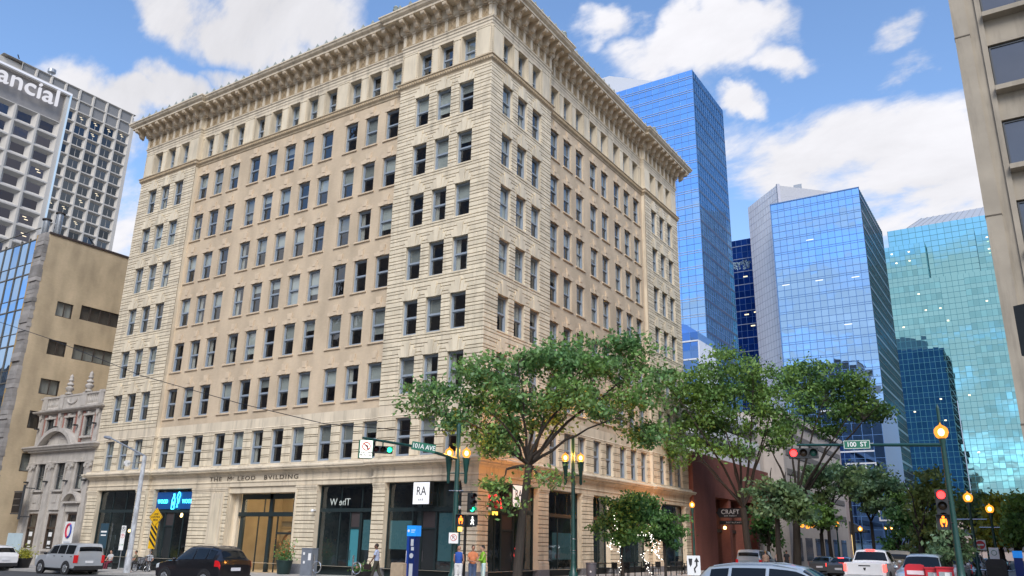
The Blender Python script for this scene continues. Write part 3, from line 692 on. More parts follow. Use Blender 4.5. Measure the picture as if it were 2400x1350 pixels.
mb = MB(); ebox(mb, 14.4, 22.6, -6.1, -6.0, g0-.2, 5.1); ebox(mb, 14.3, 14.4, -6.1, -1.3, g0-.2, 5.1); ebox(mb, 22.6, 22.7, -6.1, -1.3, g0-.2, 5.1); ebox(mb, 14.3, 22.7, -6.1, -1.2, 5.1, 5.2); ebox(mb, 14.3, 22.7, -6.1, -.3, g0-.2, g0+.015)
ebox(mb, 18.6, 21.2, -5.2, -5.0, g0, 2.6)
mb.build('lobby', LOBBY, ef)
arch = MB(); arch.tube([(-20.0+1.1*math.cos(t), 4.97, 1.4+1.1*math.sin(t)) for t in [math.pi*i/16 for i in range(17)]], .09, 6); arch.build('lobby_arch', mat('lobby_timber', (.16, .09, .05), .5), ef)
mb = MB(); ebox(mb, 15.4, 15.5, -5.0, -4.9, 1.2, 2.6); ebox(mb, 16.3, 17.3, -5.98, -5.92, 1.2, 2.3); mb.build('picture_frame', MATS['lobby_timber'], ef)
mb = MB(); ebox(mb, 16.3, 17.4, -1.5, -1.46, 2.75, 3.1); mb.build('notice_board', mat('notice_board', (.20, .14, .07), .6), ef)
# stone cheeks of the recess
mb = MB(); ebox(mb, 21.86, 22.0, -1.4, -.5, g0-.2, 5.35); ebox(mb, 21.5, 21.9, -1.4, -.95, g0-.2, 5.35); ebox(mb, 14.9, 15.02, -1.4, -.2, g0-.2, 5.35); ebox(mb, 14.9, 22.0, -1.4, -.36, 4.97, 5.36)
mb.build('entrance_reveal', TERRAW, B)
mb = MB(); ebox(mb, 22.3, 23.7, -.34, -.17, .985, 4.99); mb.build('entrance_panel', TERRAW, B); mb = MB(); ebox(mb, 22.6, 23.4, -.18, -.14, 1.5, 4.6); mb.build('entrance_panel_moulding', TERRA, B)
lamp = thing('ceiling_lamp', 'warm ceiling lamp glowing inside the entrance lobby', 'lamp', (-18.3, 3.6, 4.8))
LGL = emit_mat('lobby_lamp_glow', (1, .72, .36), 5)
part(MB().lathe([(.0, -.16), (.22, -.12), (.3, 0), (.3, .04)], 12), 'lamp_shade', LGL, lamp); part(MB().tube([(0, 0, .04), (0, 0, .32)], .03, 6), 'stem', DARKM, lamp)
pl = bpy.data.lights.new('lobby_light', 'POINT'); pl.energy = 150; pl.color = (1, .77, .47); pl.shadow_soft_size = .3; po = bpy.data.objects.new('lobby_light', pl); COL.objects.link(po); po.location = (-18.3, 3.6, 4.2)

# ---------------------------------------------------------------- signs and neon on the shops
SIGNW = mat('sign_white', (.80, .82, .84), .5, var=.03, emit=(1, 1, 1), estr=.25)
SIGNK = mat('sign_black', (.02, .02, .022), .5, var=0)
def ra_sign(M, label):
    t = thing('hanging_sign', label, 'sign', (0, 0, 0)); t.matrix_basis = M
    part(MB().box(-.64, .64, -.14, .2, -.66, .66), 'sign_case', DARKM, t); part(MB().box(-.60, .60, -.155, -.14, -.62, .62), 'sign_face', SIGNW, t)
    m = text_mesh('RA', .72, SIGNK, .006, font_scale_x=.82); o = part(m, 'lettering', None, t); o.location = (0, -.16, .10)
    m = text_mesh('- BAR -', .17, SIGNK, .004, sp=1.4); o = part(m, 'lettering', None, t); o.location = (0, -.16, -.38)
    part(MB().box(-.5, -.44, .2, .6, -.1, .1).box(.44, .5, .2, .6, -.1, .1), 'sign_bracket', DARKM, t)
    return t
p = aty(991, 1156, -.30); ra_sign(Matrix.Translation((p.x, -.30, p.z)), 'square white lettered sign in the black-framed shopfront on the left of the corner pillar')
p = atx(1210, 1163, .30); ra_sign(Matrix.Translation((.30, p.y, p.z)) @ Matrix.Rotation(R(90), 4, 'Z'), 'square white lettered sign half hidden by the trunk of the corner tree')
NEONB = emit_mat('blue_neon', (.05, .62, 1), 2.6); NEONR = emit_mat('red_neon', (1, .03, .03), 2.2)
BLUEBK = mat('neon_glow_backing', (.006, .04, .14), .4, var=.1, emit=(.0, .10, .40), estr=.16)  # added panel, glowing to stand in for the neon's blue light
nb = thing('neon_sign', 'glowing blue neon sign with a bottle and the word WOOD twice', 'neon sign', (-28.3, .45, 4.55))
part(MB().box(-2.2, 2.2, .06, .08, -.62, .62), 'glow_panel', BLUEBK, nb); 
for dx, w in ((-1.35, 'WOOD'), (1.62, 'WOOD')):
    m = text_mesh(w, .40, NEONB, .01, font_scale_x=.9, bold=.006); o = part(m, 'neon_lettering', None, nb); o.location = (dx, 0, -.08)
ring = lambda pts, r=.022: MB().tube(pts, r, 5)
bot = [(-.12, 0, -.5), (.12, 0, -.5), (.14, 0, -.1), (.12, 0, .1), (.05, 0, .2), (.045, 0, .42), (-.045, 0, .42), (-.05, 0, .2), (-.12, 0, .1), (-.14, 0, -.1), (-.12, 0, -.5)]
o = part(ring(bot, .03), 'neon_bottle', NEONB, nb); o.location = (-.05, 0, -.02); o.scale = (1.25, 1, 1.2)
o = part(MB().box(-.09, .09, -.01, .01, -.33, -.1), 'neon_bottle_label', NEONB, nb); o.location = (-.05, 0, 0)
leg = [(.12*math.cos(a)*(1.2 if math.sin(a) > 0 else .6)+.05, 0, .12+.36*math.sin(a)) for a in [2*math.pi*i/18 for i in range(19)]]
o = part(ring(leg, .03), 'neon_drumstick', NEONB, nb); o.location = (.48, 0, .05); o.scale = (1.2, 1, 1.15)
o = part(ring([(0, 0, -.22), (0.0, 0, -.4), (-.08, 0, -.5), (.0, 0, -.46), (.08, 0, -.5), (.02, 0, -.38)]), 'neon_drumstick', NEONB, nb); o.location = (.44, 0, 0)
nr = thing('neon_sign', 'red neon arch glowing in the window beside the corner pillar', 'neon sign', (-.25, 2.0, 3.95))
for k, r_ in enumerate((.92, .84, .60)):
    part(MB().tube([(0, r_*math.cos(a), r_*math.sin(a)*.85) for a in [math.pi*i/16 for i in range(17)]], .02, 5), 'neon_arch', NEONR, nr)
for yy in (.75, .85): part(MB().tube([(0, yy, -.02), (0, yy, .45)], .02, 5), 'neon_bar', NEONR, nr)
tmw = text_mesh('The W', .62, mat('window_lettering', (.55, .6, .55), .6), .004, mirror=True)
tag(obj('window_lettering', tmw, None, M=Matrix.Translation((-11.3, .66, 4.28))), 'pale mirror-written letters on the dark shop window beside the entrance', 'lettering')
ps = thing('poster', 'dark blue poster in the shop window behind the leaning grey pole', 'poster', (-36.6, .36, 1.9))
part(MB().box(-.55, .55, 0, .02, -.95, .95), 'poster_sheet', mat('poster_navy', (.02, .06, .09), .5), ps); part(MB().box(-.4, .4, -.006, 0, .25, .38).box(-.35, .35, -.006, 0, .0, .1), 'poster_print', WHITE, ps)
WARM = emit_mat('warm_bulb', (1, .62, .25), 4)
for i, (u, v, y) in enumerate([(303, 1244, 1.6), (289, 1256, 1.2), (222, 1262, 1.0), (425, 1209, 1.5), (426, 1206, 2.0)]):
    p = aty(u, v, y); tg_ = tag(MB().ball(p, (.10, .10, .12), 8, 6).build('pendant_bulb', WARM, smooth=True), 'small warm bulb glowing inside a shop window on the avenue side', 'lamp', 'bulbs in the avenue shop windows')
for i, (u, v) in enumerate([(1148, 1251), (1156, 1246), (1163, 1250), (1168, 1254), (1151, 1262), (1146, 1263), (1154, 1270), (1149, 1275), (1162, 1243)]):
    p = atx(u, v, -.9-.1*(i % 4)); tag(MB().ball(p, .045, 6, 5).build('fairy_light', emit_mat('fairy_bulb', (1, .72, .45), 3), smooth=True), 'tiny fairy light strung inside the bar window next to the corner', 'lamp', 'fairy lights in the bar window')
p = atx(1160, 1203, -.15); tag(MB().box(p.x-.05, p.x+.05, p.y-.22, p.y+.22, p.z-.1, p.z+.1).build('lit_sign', emit_mat('amber_sign', (1, .5, .06), 1.6)), 'small amber lit sign under the red neon arch', 'sign')
for i, (u, v) in enumerate([(732, 1197), (1077, 1190)]):
    p = aty(u, v, -.05); t = thing('security_camera', ('white dome camera beside the mirror-written shop window', 'white dome camera beside the corner pillar on the avenue side')[i], 'camera', p)
    part(MB().ball((0, 0, 0), .11, 10, 8), 'dome', WHITE, t, True); part(MB().box(-.03, .03, .05, .3, .02, .08), 'arm', WHITE, t)
p = atx(1148, 1193, .12); t = thing('security_camera', 'white dome camera under the orange-lit cornice by the red neon', 'camera', p); part(MB().ball((0, 0, 0), .11, 10, 8), 'dome', WHITE, t, True); part(MB().box(-.3, -.05, -.03, .03, .02, .08), 'arm', WHITE, t)
# ================================================================ small classical stone building to the left
STONE = mat('weathered_limestone', (.44, .405, .36), .8, var=.16, scale=1.6, dirt=.28, bump=.3, bscale=14)
REDB = brick_mat('red_brick_infill', (.36, .13, .10), (.31, .11, .085), (.38, .27, .22))
K = thing('bank_building', 'narrow grey stone classical building with curved pediment and balustrade beside the big block', 'building', (-44.2, 3, gz(-44)))
KX0, KX1 = -49.35, -39.2; KY = 0.02
PX = [-48.72, -45.62, -42.5, -39.72]; WX = [-47.17, -44.05, -41.05]; gk = gz(-44)-.25
kw = MB(); ops = []
for x in WX: ops += [(-x-.62, -x+.62, 10.0, 11.75), (-x-.62, -x+.62, 5.58, 7.82), (-x-.68, -x+.68, .75 if x != WX[2] else gk, 3.62)]
wall_cells(kw, FL, -KX1, -KX0, gk, 13.8, ops, -.12, .3)
kw.build('wall', STONE, K)
rb = MB()
for x in WX: 
    for sx in (-1, 1): rb.box(x+sx*.97-.19, x+sx*.97+.19, .06, .3, 9.55, 12.2)
rb.build('brick_panel', REDB, K)
mb = MB(); mb.box(KX0, KX1, .5, 14, gk, 12.6); mb.build('rear_wing', BRICK, K)
pil = MB()
for x in PX:
    pil.box(x-.42, x+.42, -.16, .2, gk, .55); pil.box(x-.36, x+.36, -.10, .2, .55, 7.2)
    pil.lathe([(.30, 3.9), (.27, 7.1)], 12, (x, -.1, 0)) if False else None
    pil.box(x-.30, x+.30, -.02, .2, 9.5, 11.85)
pil.build('pilaster', STONE, K)
for x in PX:
    c = MB(); c.box(x-.42, x+.42, -.2, .2, 7.62, 7.78); c.box(x-.36, x+.36, -.14, .2, 7.2, 7.62)
    for sx in (-1, 1): c.lathe([(.17, -.1), (.17, .1)], 10, (x+sx*.33, -.14, 7.5), 'y'); 
    c.build('ionic_capital', STONE, K)
    s = MB(); s.prism([(-.2, 12.3), (.2, 12.3), (.17, 11.9), (.0, 11.65), (-.17, 11.9)], -.14, .1, lambda p, q, a: (x+p, a, q)); s.build('console', STONE, K)
KP = [(KX0, 6), (KX0, KY), (KX1, KY), (KX1, KY+.02)]
sweep(MB(), [(.05, 7.8), (.08, 7.95), (.04, 8.0), (.04, 8.75), (.12, 8.85), (.2, 8.95), (.5, 9.0), (.56, 9.12), (.66, 9.22), (.66, 9.3), (0, 9.48)], KP).build('cornice', STONE, K)
den = MB()
for i in range(46): x = KX0+.1+i*.22; den.box(x, x+.12, -.36, .02, 8.84, 8.98)
den.build('dentil_band', STONE, K, kind='stuff')
sweep(MB(), [(0, 12.2), (.1, 12.25), (.15, 12.33), (.36, 12.36), (.42, 12.46), (.42, 12.52), (0, 12.6)], KP).build('upper_cornice', STONE, K)
sweep(MB(), [(0.02, 12.6), (.02, 12.72), (-.3, 12.72)], KP).build('balustrade_base', STONE, K)
sweep(MB(), [(-.02, 13.62), (.06, 13.66), (.06, 13.8), (-.3, 13.84)], KP).build('balustrade_rail', STONE, K)
for x in (-48.6, -45.9, -42.3, -39.75): MB().box(x-.34, x+.34, -.03, .3, 12.7, 13.9).build('pedestal', STONE, K)
MB().box(-45.5, -42.7, .0, .28, 12.72, 13.62).build('balustrade_panel', STONE, K)
sw_ = MB().tube([(-44.1+.75*math.cos(t), -.03, 13.42+.42*math.sin(t)) for t in [math.pi+math.pi*i/12 for i in range(13)]], .085, 6); sw_.build('carved_swag', STONE, K)
bal = MB().lathe([(.10, 0), (.10, .08), (.06, .14), (.11, .34), (.12, .44), (.06, .66), (.07, .78), (.10, .84), (.10, .92)], 10).mesh('baluster', STONE, True)
for i in range(7):
    for x0 in (-48.1, -41.75): obj('baluster', bal, K, M=Matrix.Translation((x0+i*.27, .12, 12.71)))
fin = MB().lathe([(.30, 0), (.30, .12), (.16, .2), (.34, .42), (.36, .56), (.18, .72), (.30, .86), (.24, 1.0), (.12, 1.1), (.22, 1.26), (.14, 1.44), (.17, 1.6), (.05, 1.78), (0, 1.86)], 12).mesh('finial', STONE, True)
for u, v in ((165, 905), (211, 900)): p = aty(u, v, .15); obj('finial', fin, K, M=Matrix.Translation((p.x, .15, 13.9)))
# curved pediment over the main cornice and small one over the door
def pediment(x0, x1, z0, h, th, pr):
    n = 20; c = (x0+x1)/2; w = (x1-x0)/2; Rr = (w*w+h*h)/(2*h); m = MB(); a0 = math.asin(w/Rr)
    pts = [(c+Rr*math.sin(-a0+2*a0*i/n), z0+h-Rr+Rr*math.cos(-a0+2*a0*i/n)) for i in range(n+1)]; ins = [(c+(Rr-th)*math.sin(-a0*.94+2*a0*.94*i/n), z0+h-Rr+(Rr-th)*math.cos(-a0*.94+2*a0*.94*i/n)) for i in range(n+1)]
    for i in range(n):
        (a, b), (c_, d) = pts[i], pts[i+1]; (e, f), (g_, h_) = ins[i], ins[i+1]
        m.quad((a, -pr, b), (c_, -pr, d), (g_, -pr, h_), (e, -pr, f)); m.quad((a, -pr, b), (c_, -pr, d), (c_, .2, d), (a, .2, b)); m.quad((e, -pr, f), (g_, -pr, h_), (g_, .2, h_), (e, .2, f))
    m.build('curved_pediment', STONE, K); 
pediment(-47.75, -42.0, 9.3, 1.55, .32, .62); MB().prism([(-46.9, 9.4), (-42.9, 9.4), (-43.6, 10.2), (-44.9, 10.55), (-46.2, 10.2)], -.1, .1, lambda p, q, a: (p, a, q)).build('tympanum', STONE, K)
pediment(-42.35, -39.85, 4.55, .85, .2, .42); MB().box(-42.35, -39.85, -.4, .1, 4.42, 4.56).box(-42.0, -40.2, -.1, .1, 3.75, 4.42).build('door_hood', STONE, K)
for x in WX:
    for (z, h, y) in ((10.0, 1.75, .0), (5.58, 2.24, .0)):
        m = MB(); t = .09
        m.box(x-.62, x-.62+t, .2, .3, z, z+h); m.box(x+.62-t, x+.62, .2, .3, z, z+h); m.box(x-.5, x+.5, .2, .3, z+h-t, z+h); m.box(x-.5, x+.5, .2, .3, z, z+t); m.box(x-.5, x+.5, .18, .28, z+h*.5-.05, z+h*.5+.05); m.box(x-.02, x+.02, .2, .27, z+h*.55, z+h-t)
        w = m.build('window', SASHD, K); MB().quad((x-.55, .26, z), (x+.55, .26, z), (x+.55, .26, z+h), (x-.55, .26, z+h)).build('pane', MATS['window_glass'], w); MB().box(x-.8, x+.8, -.12, .15, z-.16, z).build('sill', STONE, w)
        MB().box(x-.5, x+.5, .4, .41, z+.1, z+h*.55).build('blind', CURTAIN, w)
        MB().box(x-.78, x-.62, -.0, .15, z, z+h).box(x+.62, x+.78, .0, .15, z, z+h).box(x-.82, x+.82, -.06, .15, z+h, z+h+.18).box(x-.14, x+.14, -.12, .1, z+h, z+h+.32).build('surround', STONE, w)
for i, x in enumerate(WX):
    g = gz(x); z0 = .75 if i < 2 else g; m = MB(); m.box(x-.68, x-.56, .1, .25, z0, 3.62); m.box(x+.56, x+.68, .1, .25, z0, 3.62); m.box(x-.56, x+.56, .1, .25, 3.5, 3.62); m.box(x-.56, x+.56, .05, .25, 2.35, 2.5)
    w = m.build('window' if i < 2 else 'door', mat('brown_timber', (.07, .045, .03), .5), K)
    MB().quad((x-.56, .2, z0), (x+.56, .2, z0), (x+.56, .2, 2.35), (x-.56, .2, 2.35)).build('pane', MATS['window_glass'] if i < 2 else mat('orange_door', (.38, .15, .04), .5), w); MB().quad((x-.56, .2, 2.5), (x+.56, .2, 2.5), (x+.56, .2, 3.5), (x-.56, .2, 3.5)).build('pane', MATS['window_glass'], w)
    if i < 2:
        q = MB(); q.box(x-.3, x+.2, .185, .19, 1.75, 2.1); q.box(x-.3, x+.15, .185, .19, 1.1, 1.4); q.box(x-.25, x+.2, .185, .19, .85, .92); q.build('window_lettering', WHITE, w)
        MB().box(x-.82, x+.82, -.1, .15, .55, .75).build('sill', STONE, w)
        MB().box(x-.75, x+.75, -.03, .1, 3.9, 5.2).box(x-.3, x+.3, -.08, .1, 4.5, 5.1).build('carved_panel', STONE, w)
MB().box(KX0+.02, KX1, .15, .9, gk, 13.0).build('room_behind', ROOM, K) if False else None
MB().box(KX0+.2, KX1-.2, .48, .49, gk, 12.4).build('inner_wall', ROOM, K)
for (x, z) in [(-48.75, 6.2), (-45.62, 6.2), (-42.5, 6.2), (-39.7, 6.2), (-48.75, 10.9), (-45.62, 10.9), (-42.5, 10.9), (-39.7, 10.9)]: MB().box(x-.14, x+.14, -.42, -.1, z, z+.12).build('wall_light', DARKM, K)

# ================================================================ tan brick building with a glazed front behind it
T = thing('brick_building', 'tall tan brick building with stone edged corner and blue glazed front', 'building', (-56, 8, gz(-60)))
YB = brick_mat('yellow_brick', (.56, .435, .27), (.52, .405, .25), (.48, .39, .27), bw=.25, bh=.09, dirt=.3)
mb = MB(); zt = 29.6
wo = []
for (u0, v0, u1, v1) in ((134, 712, 168, 742), (190, 725, 278, 760), (114, 800, 152, 832), (172, 815, 265, 852), (95, 893, 136, 922)):
    a = atx(u0, v0, -50); b = atx(u1, v1, -50); c = atx((u0+u1)/2, (v0+v1)/2, -50); wo.append((a.y, b.y, c.z-.72, c.z+.72))
for (u, v) in ((90, 985), (72, 1085)): a = atx(u, v, -50); wo.append((a.y-.9, a.y+.9, a.z-.8, a.z+.8))
FB = Fac(False); FB.P = lambda a, o, z: (-50+o, a, z)
rv = MB(); wall_cells(mb, FB, -2.0, 24, -1, zt, wo, 0, .18, rv)
mb.build('wall', YB, T); rv.build('window_reveals', YB, T)
MB().box(-60, -50.02, 24, 24.1, -1, zt).build('rear_wall', YB, T); MB().quad((-90, -2, zt-.3), (-50, -2, zt-.3), (-50, 24, zt-.3), (-90, 24, zt-.3)).build('roof', ROOFM, T)
MB().box(-50.3, -49.9, -2.0, 24, zt-.04, zt+.16).build('parapet_cap', mat('brown_flashing', (.05, .035, .03), .6), T)
for (a, b, c, d) in wo:
    m = MB(); m.box(-50.16, -50.06, a, b, c, c+.07); m.box(-50.16, -50.06, a, b, d-.07, d); n = max(2, round((b-a)/1.0))
    for i in range(n+1): y = a+(b-a)*i/n; m.box(-50.16, -50.06, max(a, y-.04), min(b, y+.04), c+.07, d-.07)
    w = m.build('window', mat('bronze_frame', (.06, .045, .035), .4), T)
    for i in range(n): MB().quad((-50.11, a+(b-a)*i/n, c), (-50.11, a+(b-a)*(i+1)/n, c), (-50.11, a+(b-a)*(i+1)/n, d), (-50.11, a+(b-a)*i/n, d)).build('pane', GLASS, w)
    MB().quad((-50.4, a, c), (-50.4, b, c), (-50.4, b, d), (-50.4, a, d)).build('blind', CURTAIN if rnd.random() < .55 else ROOM, w)
ST2 = mat('grey_ledgestone', (.29, .27, .25), .85, var=.3, scale=1.1, rand=.28, bump=.5, bscale=5)
rs = random.Random(3)
MB().box(-51.35, -50.03, -2.25, -1.9, -1, zt+.05).build('stone_pier', ST2, T)
for i in range(74):                                    # split-faced courses of the stone pier
    z = -.5+i*.407
    if z > zt-.3: break
    d = rs.uniform(.0, .16); x1 = -50.02+rs.uniform(0, .06)
    MB().box(-51.5+rs.uniform(0, .2), x1, -2.3-d, -1.95, z, z+.39).build('stone', ST2, T)
MB().box(-51.9, -51.5, -2.2, -1.8, -1, zt+.1).build('edge_fin', mat('gold_fin', (.42, .27, .09), .5), T)
gb = mirror_mat('blue_front_glass', (.50, .66, .84), rough=.03)
MBm = MB()
for i in range(14): x = -51.9-i*1.55; MBm.box(x-.10, x, -2.08, -1.9, -1, zt+.1)
for j in range(9): z = 1.0+j*3.55; MBm.box(-74, -51.9, -2.06, -1.95, z-.08, z+.04); MBm.box(-74, -51.9, -2.05, -1.95, z+1.1, z+1.16)
MBm.build('mullion_grid', mat('bronze_mullion', (.12, .11, .09), .5), T)
for i in range(13):
    for j in range(9):
        for (z0, z1) in ((.05, 1.1), (1.18, 3.43)):
            z = 1.0+j*3.55
            if z+z1 > zt+.1: continue
            x = -51.9-i*1.55; m = MB().quad((-.71, 0, z0-z1), (.71, 0, z0-z1), (.71, 0, 0), (-.71, 0, 0)); k = ('tp', z0)
            if k not in CACHE: CACHE[k] = m.mesh('pane', gb)
            obj('pane', CACHE[k], T, M=Matrix.Translation((x-.84, -2.0, z+z1)) @ Matrix.Rotation(rs.gauss(0, .006), 4, 'Z') @ Matrix.Rotation(rs.gauss(0, .004), 4, 'X'))
MB().box(-90, -51.9, -1.9, 24, -1, zt-.3).build('body', ROOM, T)
for u, v in ((108, 530), (140, 515)):
    p = atx(u, v, -53); t = thing('roof_vent', ('short' if u < 120 else 'taller')+' galvanised vent pipe on the tan brick building roof', 'vent', (p.x, p.y, zt-.3), group='roof vent pipes'); h = p.z-zt+.9
    part(MB().lathe([(.28, 0), (.26, h*.4), (.3, h*.42), (.3, h)], 10), 'pipe', GALV, t, True); part(MB().lathe([(.46, h), (.46, h+.12), (.1, h+.25)], 10), 'cap', mat('rusty_cap', (.05, .04, .035), .7), t)
p = atx(245, 580, -56); t = thing('roof_crane', 'small rusty maintenance davit on the roof edge of the tan brick building', 'crane', (p.x, p.y, zt-.3)); RUST = mat('rusty_steel', (.16, .07, .05), .8)
part(MB().tube([(0, -.6, 0), (0, 0, 1.8)], .09, 6).tube([(0, .6, 0), (0, 0, 1.8)], .09, 6).tube([(.5, 0, 0), (0, 0, 1.8)], .08, 6), 'tripod', RUST, t); part(MB().tube([(0, .3, .9), (0, -1.9, 3.4)], .07, 6).tube([(0, 0, 1.8), (0, -1.9, 3.4)], .03, 5), 'jib', DARKM, t); part(MB().box(-.4, .4, -.4, .5, .0, .6), 'winch', RUST, t)

# blade sign on the brick wall
p = aty(40, 1178, -1.0); t = thing('blade_sign', 'dark slatted blade sign on a post beside the stone building', 'sign', (p.x, -1.0, gz(p.x))); zc_ = p.z-gz(p.x)
part(MB().box(-.62, .62, -.06, .06, zc_-.85, zc_+.85), 'sign_panel', mat('dark_sign', (.02, .016, .014), .5), t); part(MB().box(-.72, .72, -.05, .05, zc_+.87, zc_+.97).box(-.72, .72, -.05, .05, zc_-.97, zc_-.87).box(.70, .82, -.08, .08, zc_-1.4, zc_+1.5), 'sign_frame', SASHD, t)
for k in (-.25, .28): part(MB().box(-.6, .6, -.08, -.06, zc_+k, zc_+k+.06), 'slat', CHROME, t)
part(MB().box(.72, .8, -.05, .9, zc_+1.2, zc_+1.28).box(.72, .8, -.05, .9, zc_-1.2, zc_-1.12), 'wall_bracket', SASHD, t)

# ================================================================ concrete grid office tower with the bank name, far left
def scam(p, f): return CAM + (p-CAM)*f
CG = mat('light_precast', (.50, .47, .425), .85, var=.07, scale=.2, dirt=.08)
TGL = mirror_mat('tower_window', (.085, .085, .10), rough=.06, rand=.4); 
TGL2 = mirror_mat('tower_window_grey', (.085, .10, .115), rough=.08, rand=.4)
def grid_wing(label, x, y_last, ny, my, z_top, nz, mz, y_end, glass, cell=(.74, .66), blank=0, lit=()):
    t = thing('office_tower', label, 'building', (x, y_last, 0))
    # chamfered precast frames: one per window, the pane set deep inside
    fr = MB(); w, h = my, mz; a, b = w*cell[0]/2, h*cell[1]/2; dep = -.9
    o = [(-w/2, -h/2), (w/2, -h/2), (w/2, h/2), (-w/2, h/2)]; mid = [(-w/2+.22, -h/2+.16), (w/2-.22, -h/2+.16), (w/2-.22, h/2-.16), (-w/2+.22, h/2-.16)]; i_ = [(-a, -b), (a, -b), (a, b), (-a, b)]
    for k in range(4):
        l = (k+1) % 4; A = lambda q, d: (d, q[0], q[1])
        fr.quad(A(o[k], 0), A(o[l], 0), A(mid[l], 0), A(mid[k], 0)); fr.quad(A(mid[k], 0), A(mid[l], 0), A(i_[l], dep), A(i_[k], dep))
    FM = fr.mesh('window_frame', CG); PM = MB().quad((0, -a, -b), (0, a, -b), (0, a, b), (0, -a, b)).mesh('pane', glass)
    mb = MB().box(dep+.02, dep+.06, -.06, .06, -b, b).mesh('mullion', CG)
    BKM = MB().quad((0, -a, -b), (0, a, -b), (0, a, b), (0, -a, b)).mesh('blank_panel', mat('grey_louvre', (.22, .22, .22), .8))
    for i in range(ny):
        for j in range(nz):
            y = y_last-i*my; z = z_top-(j+.5)*mz
            f = obj('window_frame', FM, t, M=Matrix.Translation((x, y, z)))
            if j < blank: obj('blank_panel', BKM, f, M=Matrix.Translation((dep+.5, 0, 0)) @ Matrix.Diagonal((1, 1.1, 1.35, 1)))
            else:
                obj('pane', PM, f, M=Matrix.Translation((dep, 0, 0)) @ Matrix.Rotation(rs.gauss(0, .012), 4, 'Z') @ Matrix.Rotation(rs.gauss(0, .01), 4, 'Y'))
                if glass is TGL2: obj('mullion', mb, f)
                if (i, j) in lit:
                    q = obj('ceiling_light', CACHE['litm'], f, M=Matrix.Translation((dep+.05, rs.uniform(-.4, .2)*a, b*rs.uniform(.2, .6))))
    return t
CACHE['litm'] = MB().box(0, .02, -.5, .25, .2, .34).box(0, .02, -.1, .65, -.3, -.16).mesh('ceiling_light', emit_mat('office_light', (1, .86, .62), .9))
f1 = 1.3; c1 = scam(Vector((-100, 18.08, 65.0)), f1); my1 = 3.53*f1; mz1 = 2.725*f1
nz1 = 21; zt1 = c1.z+mz1/2
lit1 = {(rs.randrange(5), rs.randrange(3, 12)) for _ in range(14)}
F1 = grid_wing('concrete grid office tower with lettered sign and glowing white edge strip', c1.x, c1.y, 7, my1, zt1, 26, mz1, 0, TGL, cell=(.60, .53), lit=lit1)
yE = scam(Vector((-100, 20.6, 0)), f1).y; ztop = scam(Vector((-100, 20, 71.6)), f1).z
MB().box(c1.x-30, c1.x-1.0, c1.y-7*my1, yE, 0, ztop-.3).build('body', CG, F1)
MB().box(c1.x-1.1, c1.x, c1.y+my1/2, yE, 0, ztop).build('corner_pier', CG, F1)
MB().box(c1.x-1.05, c1.x-.75, c1.y-6.5*my1, c1.y+my1/2, zt1, ztop-.2).build('sign_band', mat('dark_sign_band', (.28, .265, .255), .7), F1)
MB().box(c1.x-1.2, c1.x+.25, c1.y-6.5*my1, yE, ztop-.2, ztop+.7).build('parapet', CG, F1)
LED = emit_mat('white_led', (.82, .86, 1), .5)
MB().box(c1.x+.25, c1.x+.4, c1.y-6.5*my1, yE, ztop+.1, ztop+.45).build('light_strip', LED, F1)
MB().box(c1.x+.05, c1.x+.3, yE-.3, yE, zt1-26*mz1, ztop+.2).build('light_strip', emit_mat('blue_white_led', (.55, .75, 1), .45), F1)
tm = text_mesh('Financial', 5.3, emit_mat('lit_letters', (.92, .92, 1), .42), .25, align='RIGHT', font_scale_x=1.08)
pe = scam(atx(145, 257, -100), f1); zmin = min(v.co.z for v in tm.vertices)
o = obj('lettering', tm, F1, M=Matrix.Translation((c1.x+.35, pe.y-.9, pe.z-zmin)) @ Matrix.Rotation(R(90), 4, 'Z'))
f2 = 1.42; c2 = scam(Vector((-130, 46.69, 84.35)), f2); my2 = 2.99*f2; mz2 = 2.51*f2
lit2 = {(i, j) for i in range(5) for j in (2, 3) if rs.random() < .7} | {(i, j) for i in range(6) for j in (13, 14, 15) if rs.random() < .5} | {(rs.randrange(6), rs.randrange(5, 12)) for _ in range(6)}
F2 = grid_wing('pale concrete grid office tower behind the lettered tower', c2.x, c2.y, 8, my2, c2.z+2*mz2+mz2/2, 34, mz2, 0, TGL2, cell=(.68, .66), blank=2, lit=lit2)
yE2 = scam(Vector((-130, 48.75, 0)), f2).y; zt2 = scam(Vector((-130, 0, 90.6)), f2).z
MB().box(c2.x-28, c2.x-.98, c2.y-9*my2, yE2-.05, 0, zt2-.6).build('body', CG, F2)
MB().box(c2.x-1.0, c2.x, c2.y+my2/2, yE2, 0, zt2-2).build('corner_pier', CG, F2)
MB().box(c2.x-4, c2.x+.05, c2.y-8.7*my2, yE2, c2.z+2.5*mz2, zt2).build('parapet', CG, F2)
MB().lathe([(.35, 0), (.35, 1.2), (1.1, 1.4), (1.1, 2.4), (.6, 2.7)], 12, tuple(scam(atx(121, 170, -131), f2)-Vector((0, 0, 1.5)))).build('roof_vent', GALV, F2)
MB().tube([tuple(scam(atx(45, 138, -131), f2)), tuple(scam(atx(42, 128, -131), f2))], .15, 5).build('roof_mast', DARKM, F2)
